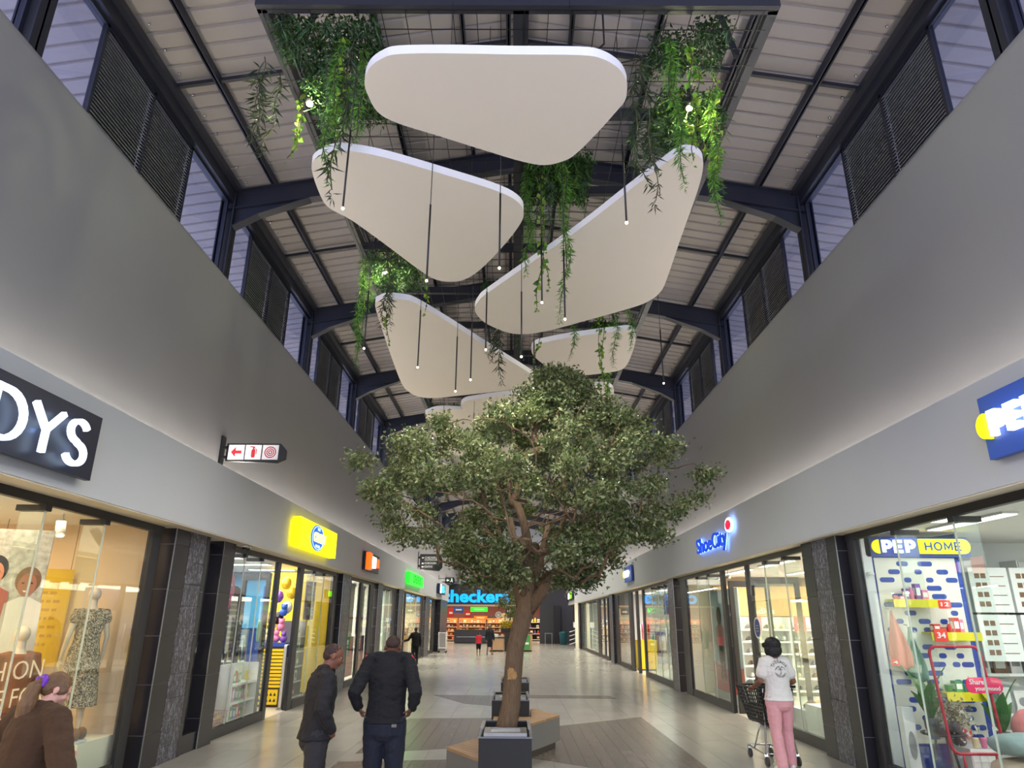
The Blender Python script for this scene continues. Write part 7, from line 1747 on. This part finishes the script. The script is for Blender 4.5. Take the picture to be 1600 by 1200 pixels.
t = thing('round_sign', 'small round white sign at the supermarket mouth', 'sign', (-1.35, 63.5, 2.0)); MB().prism(ell(0, .28, .28, .28), B0, 0, .03).build('disc', paper, t, fixn=True); MB().prism(ell(0, .28, .2, .2), B0, .03, .04).build('ring', cm('grey'), t, fixn=True); MB().prism(ell(0, .28, .13, .13), B0, .04, .05).build('centre', paper, t, fixn=True); MB().tube([(0, .0, .55), (0, 0, 2.6)], .01, 5).build('cord', blackp, t)
# kiosks in the middle of the walkway, far
kw = pm('kiosk_wood', (186, 150, 112), .5, 0, .12, 2, stretch=(6, 6, .6))
def kiosk(label, x0, x1, y0, y1, h, glass_part):
    t = thing('kiosk', label, 'kiosk', ((x0+x1)/2, y0, 0)); w = (x1-x0)/2; d = y1-y0
    MB().box(-w+.04, w-.04, .04, d, 0, .08).build('plinth', blackp, t)
    n = max(3, int(2*w/.26))
    for k in range(n): MB().box(-w+2*w*k/n+.004, -w+2*w*(k+1)/n-.004, 0, .02, .08, h).build('plank', kw, t)
    MB().box(-w, w, .02, d, .08, h).build('body', kw, t); MB().box(-w-.03, w+.03, -.03, d+.03, h, h+.05).build('top', blackp, t)
    if glass_part:
        MB().box(-w+.05, -w+.55, .05, d-.05, h+.05, h+.55).build('glass_case', glass, t); MB().box(-w+.08, -w+.52, .08, d-.08, h+.06, h+.2).build('tray', paper, t)
    return t
kiosk('wood panelled kiosk counter with glass case in the far walkway', -1.5, -.62, 45.9, 48.4, .78, True); kiosk('second wood kiosk with green poster in the far walkway', -.1, 1.15, 46.1, 48.4, 1.05, False)
t = thing('poster', 'white framed poster on the far wood kiosk', 'poster', (.18, 46.06, .15)); MB().box(-.2, .2, 0, .02, 0, .8).build('board', paper, t); MB().box(-.14, .14, -.005, 0, .12, .55).build('print', cm('cream'), t)
t = thing('poster', 'green poster on the far wood kiosk', 'poster', (.80, 46.06, .12)); MB().box(-.22, .22, 0, .02, 0, .85).build('board', cm('green'), t); MB().box(-.14, .14, -.005, 0, .3, .42).build('print', paper, t)
def flower_box(label, x, y, z, w):
    t = thing('flower_trough', label, 'flowers', (x, y, z)); MB().box(-w/2, w/2, -.15, .15, 0, .25).build('trough', blackp, t)
    r = np.random.default_rng(5); k = 380; P = np.stack([r.uniform(-w/2, w/2, k), r.uniform(-.16, .16, k), .25+r.uniform(0, .4, k)], 1)
    V, F = leaf_cloud(P, r.normal(size=(k, 3))+np.array([0, 0, .6]), np.full(k, .12), np.full(k, .07), rs=2); npmesh('flowers', V, F, leafm('yellow_flower', [(240, 214, 40), (226, 190, 30), (80, 120, 50), (250, 230, 90)], .5, .2), t, kind='stuff')
flower_box('trough of yellow flowers on the far kiosk beside the small tree', -.38, 46.6, 1.10, .9)
t = thing('planter', 'tall square planter of the small far tree between the kiosks', 'planter', (-.36, 46.4, 0)); MB().box(-.22, .22, -.22, .45, 0, 1.08).build('box', plant_m, t)
def small_sample(r):
    a = r.uniform(0, 2*PI); z = r.uniform(1.0, 2.4); q = np.interp(z, [1.0, 1.5, 2.0, 2.4], [.6, .9, .75, .25])*math.sqrt(r.uniform(.1, 1))
    return np.array([q*math.cos(a)+.1, q*math.sin(a), z])
tree('small_tree', 'small leafy tree in the far kiosk planter seen left of the big trunk', (-.30, 46.9, 1.08), [(0, 0, 0), (.04, 0, .35), (.02, 0, .65), (.06, 0, .9), (.1, 0, 1.15), (.1, 0, 1.4)], [.06, .055, .05, .045, .04, .03], small_sample, 40, 2200, .12, 9)

bpy.data.scenes.remove(WORK)
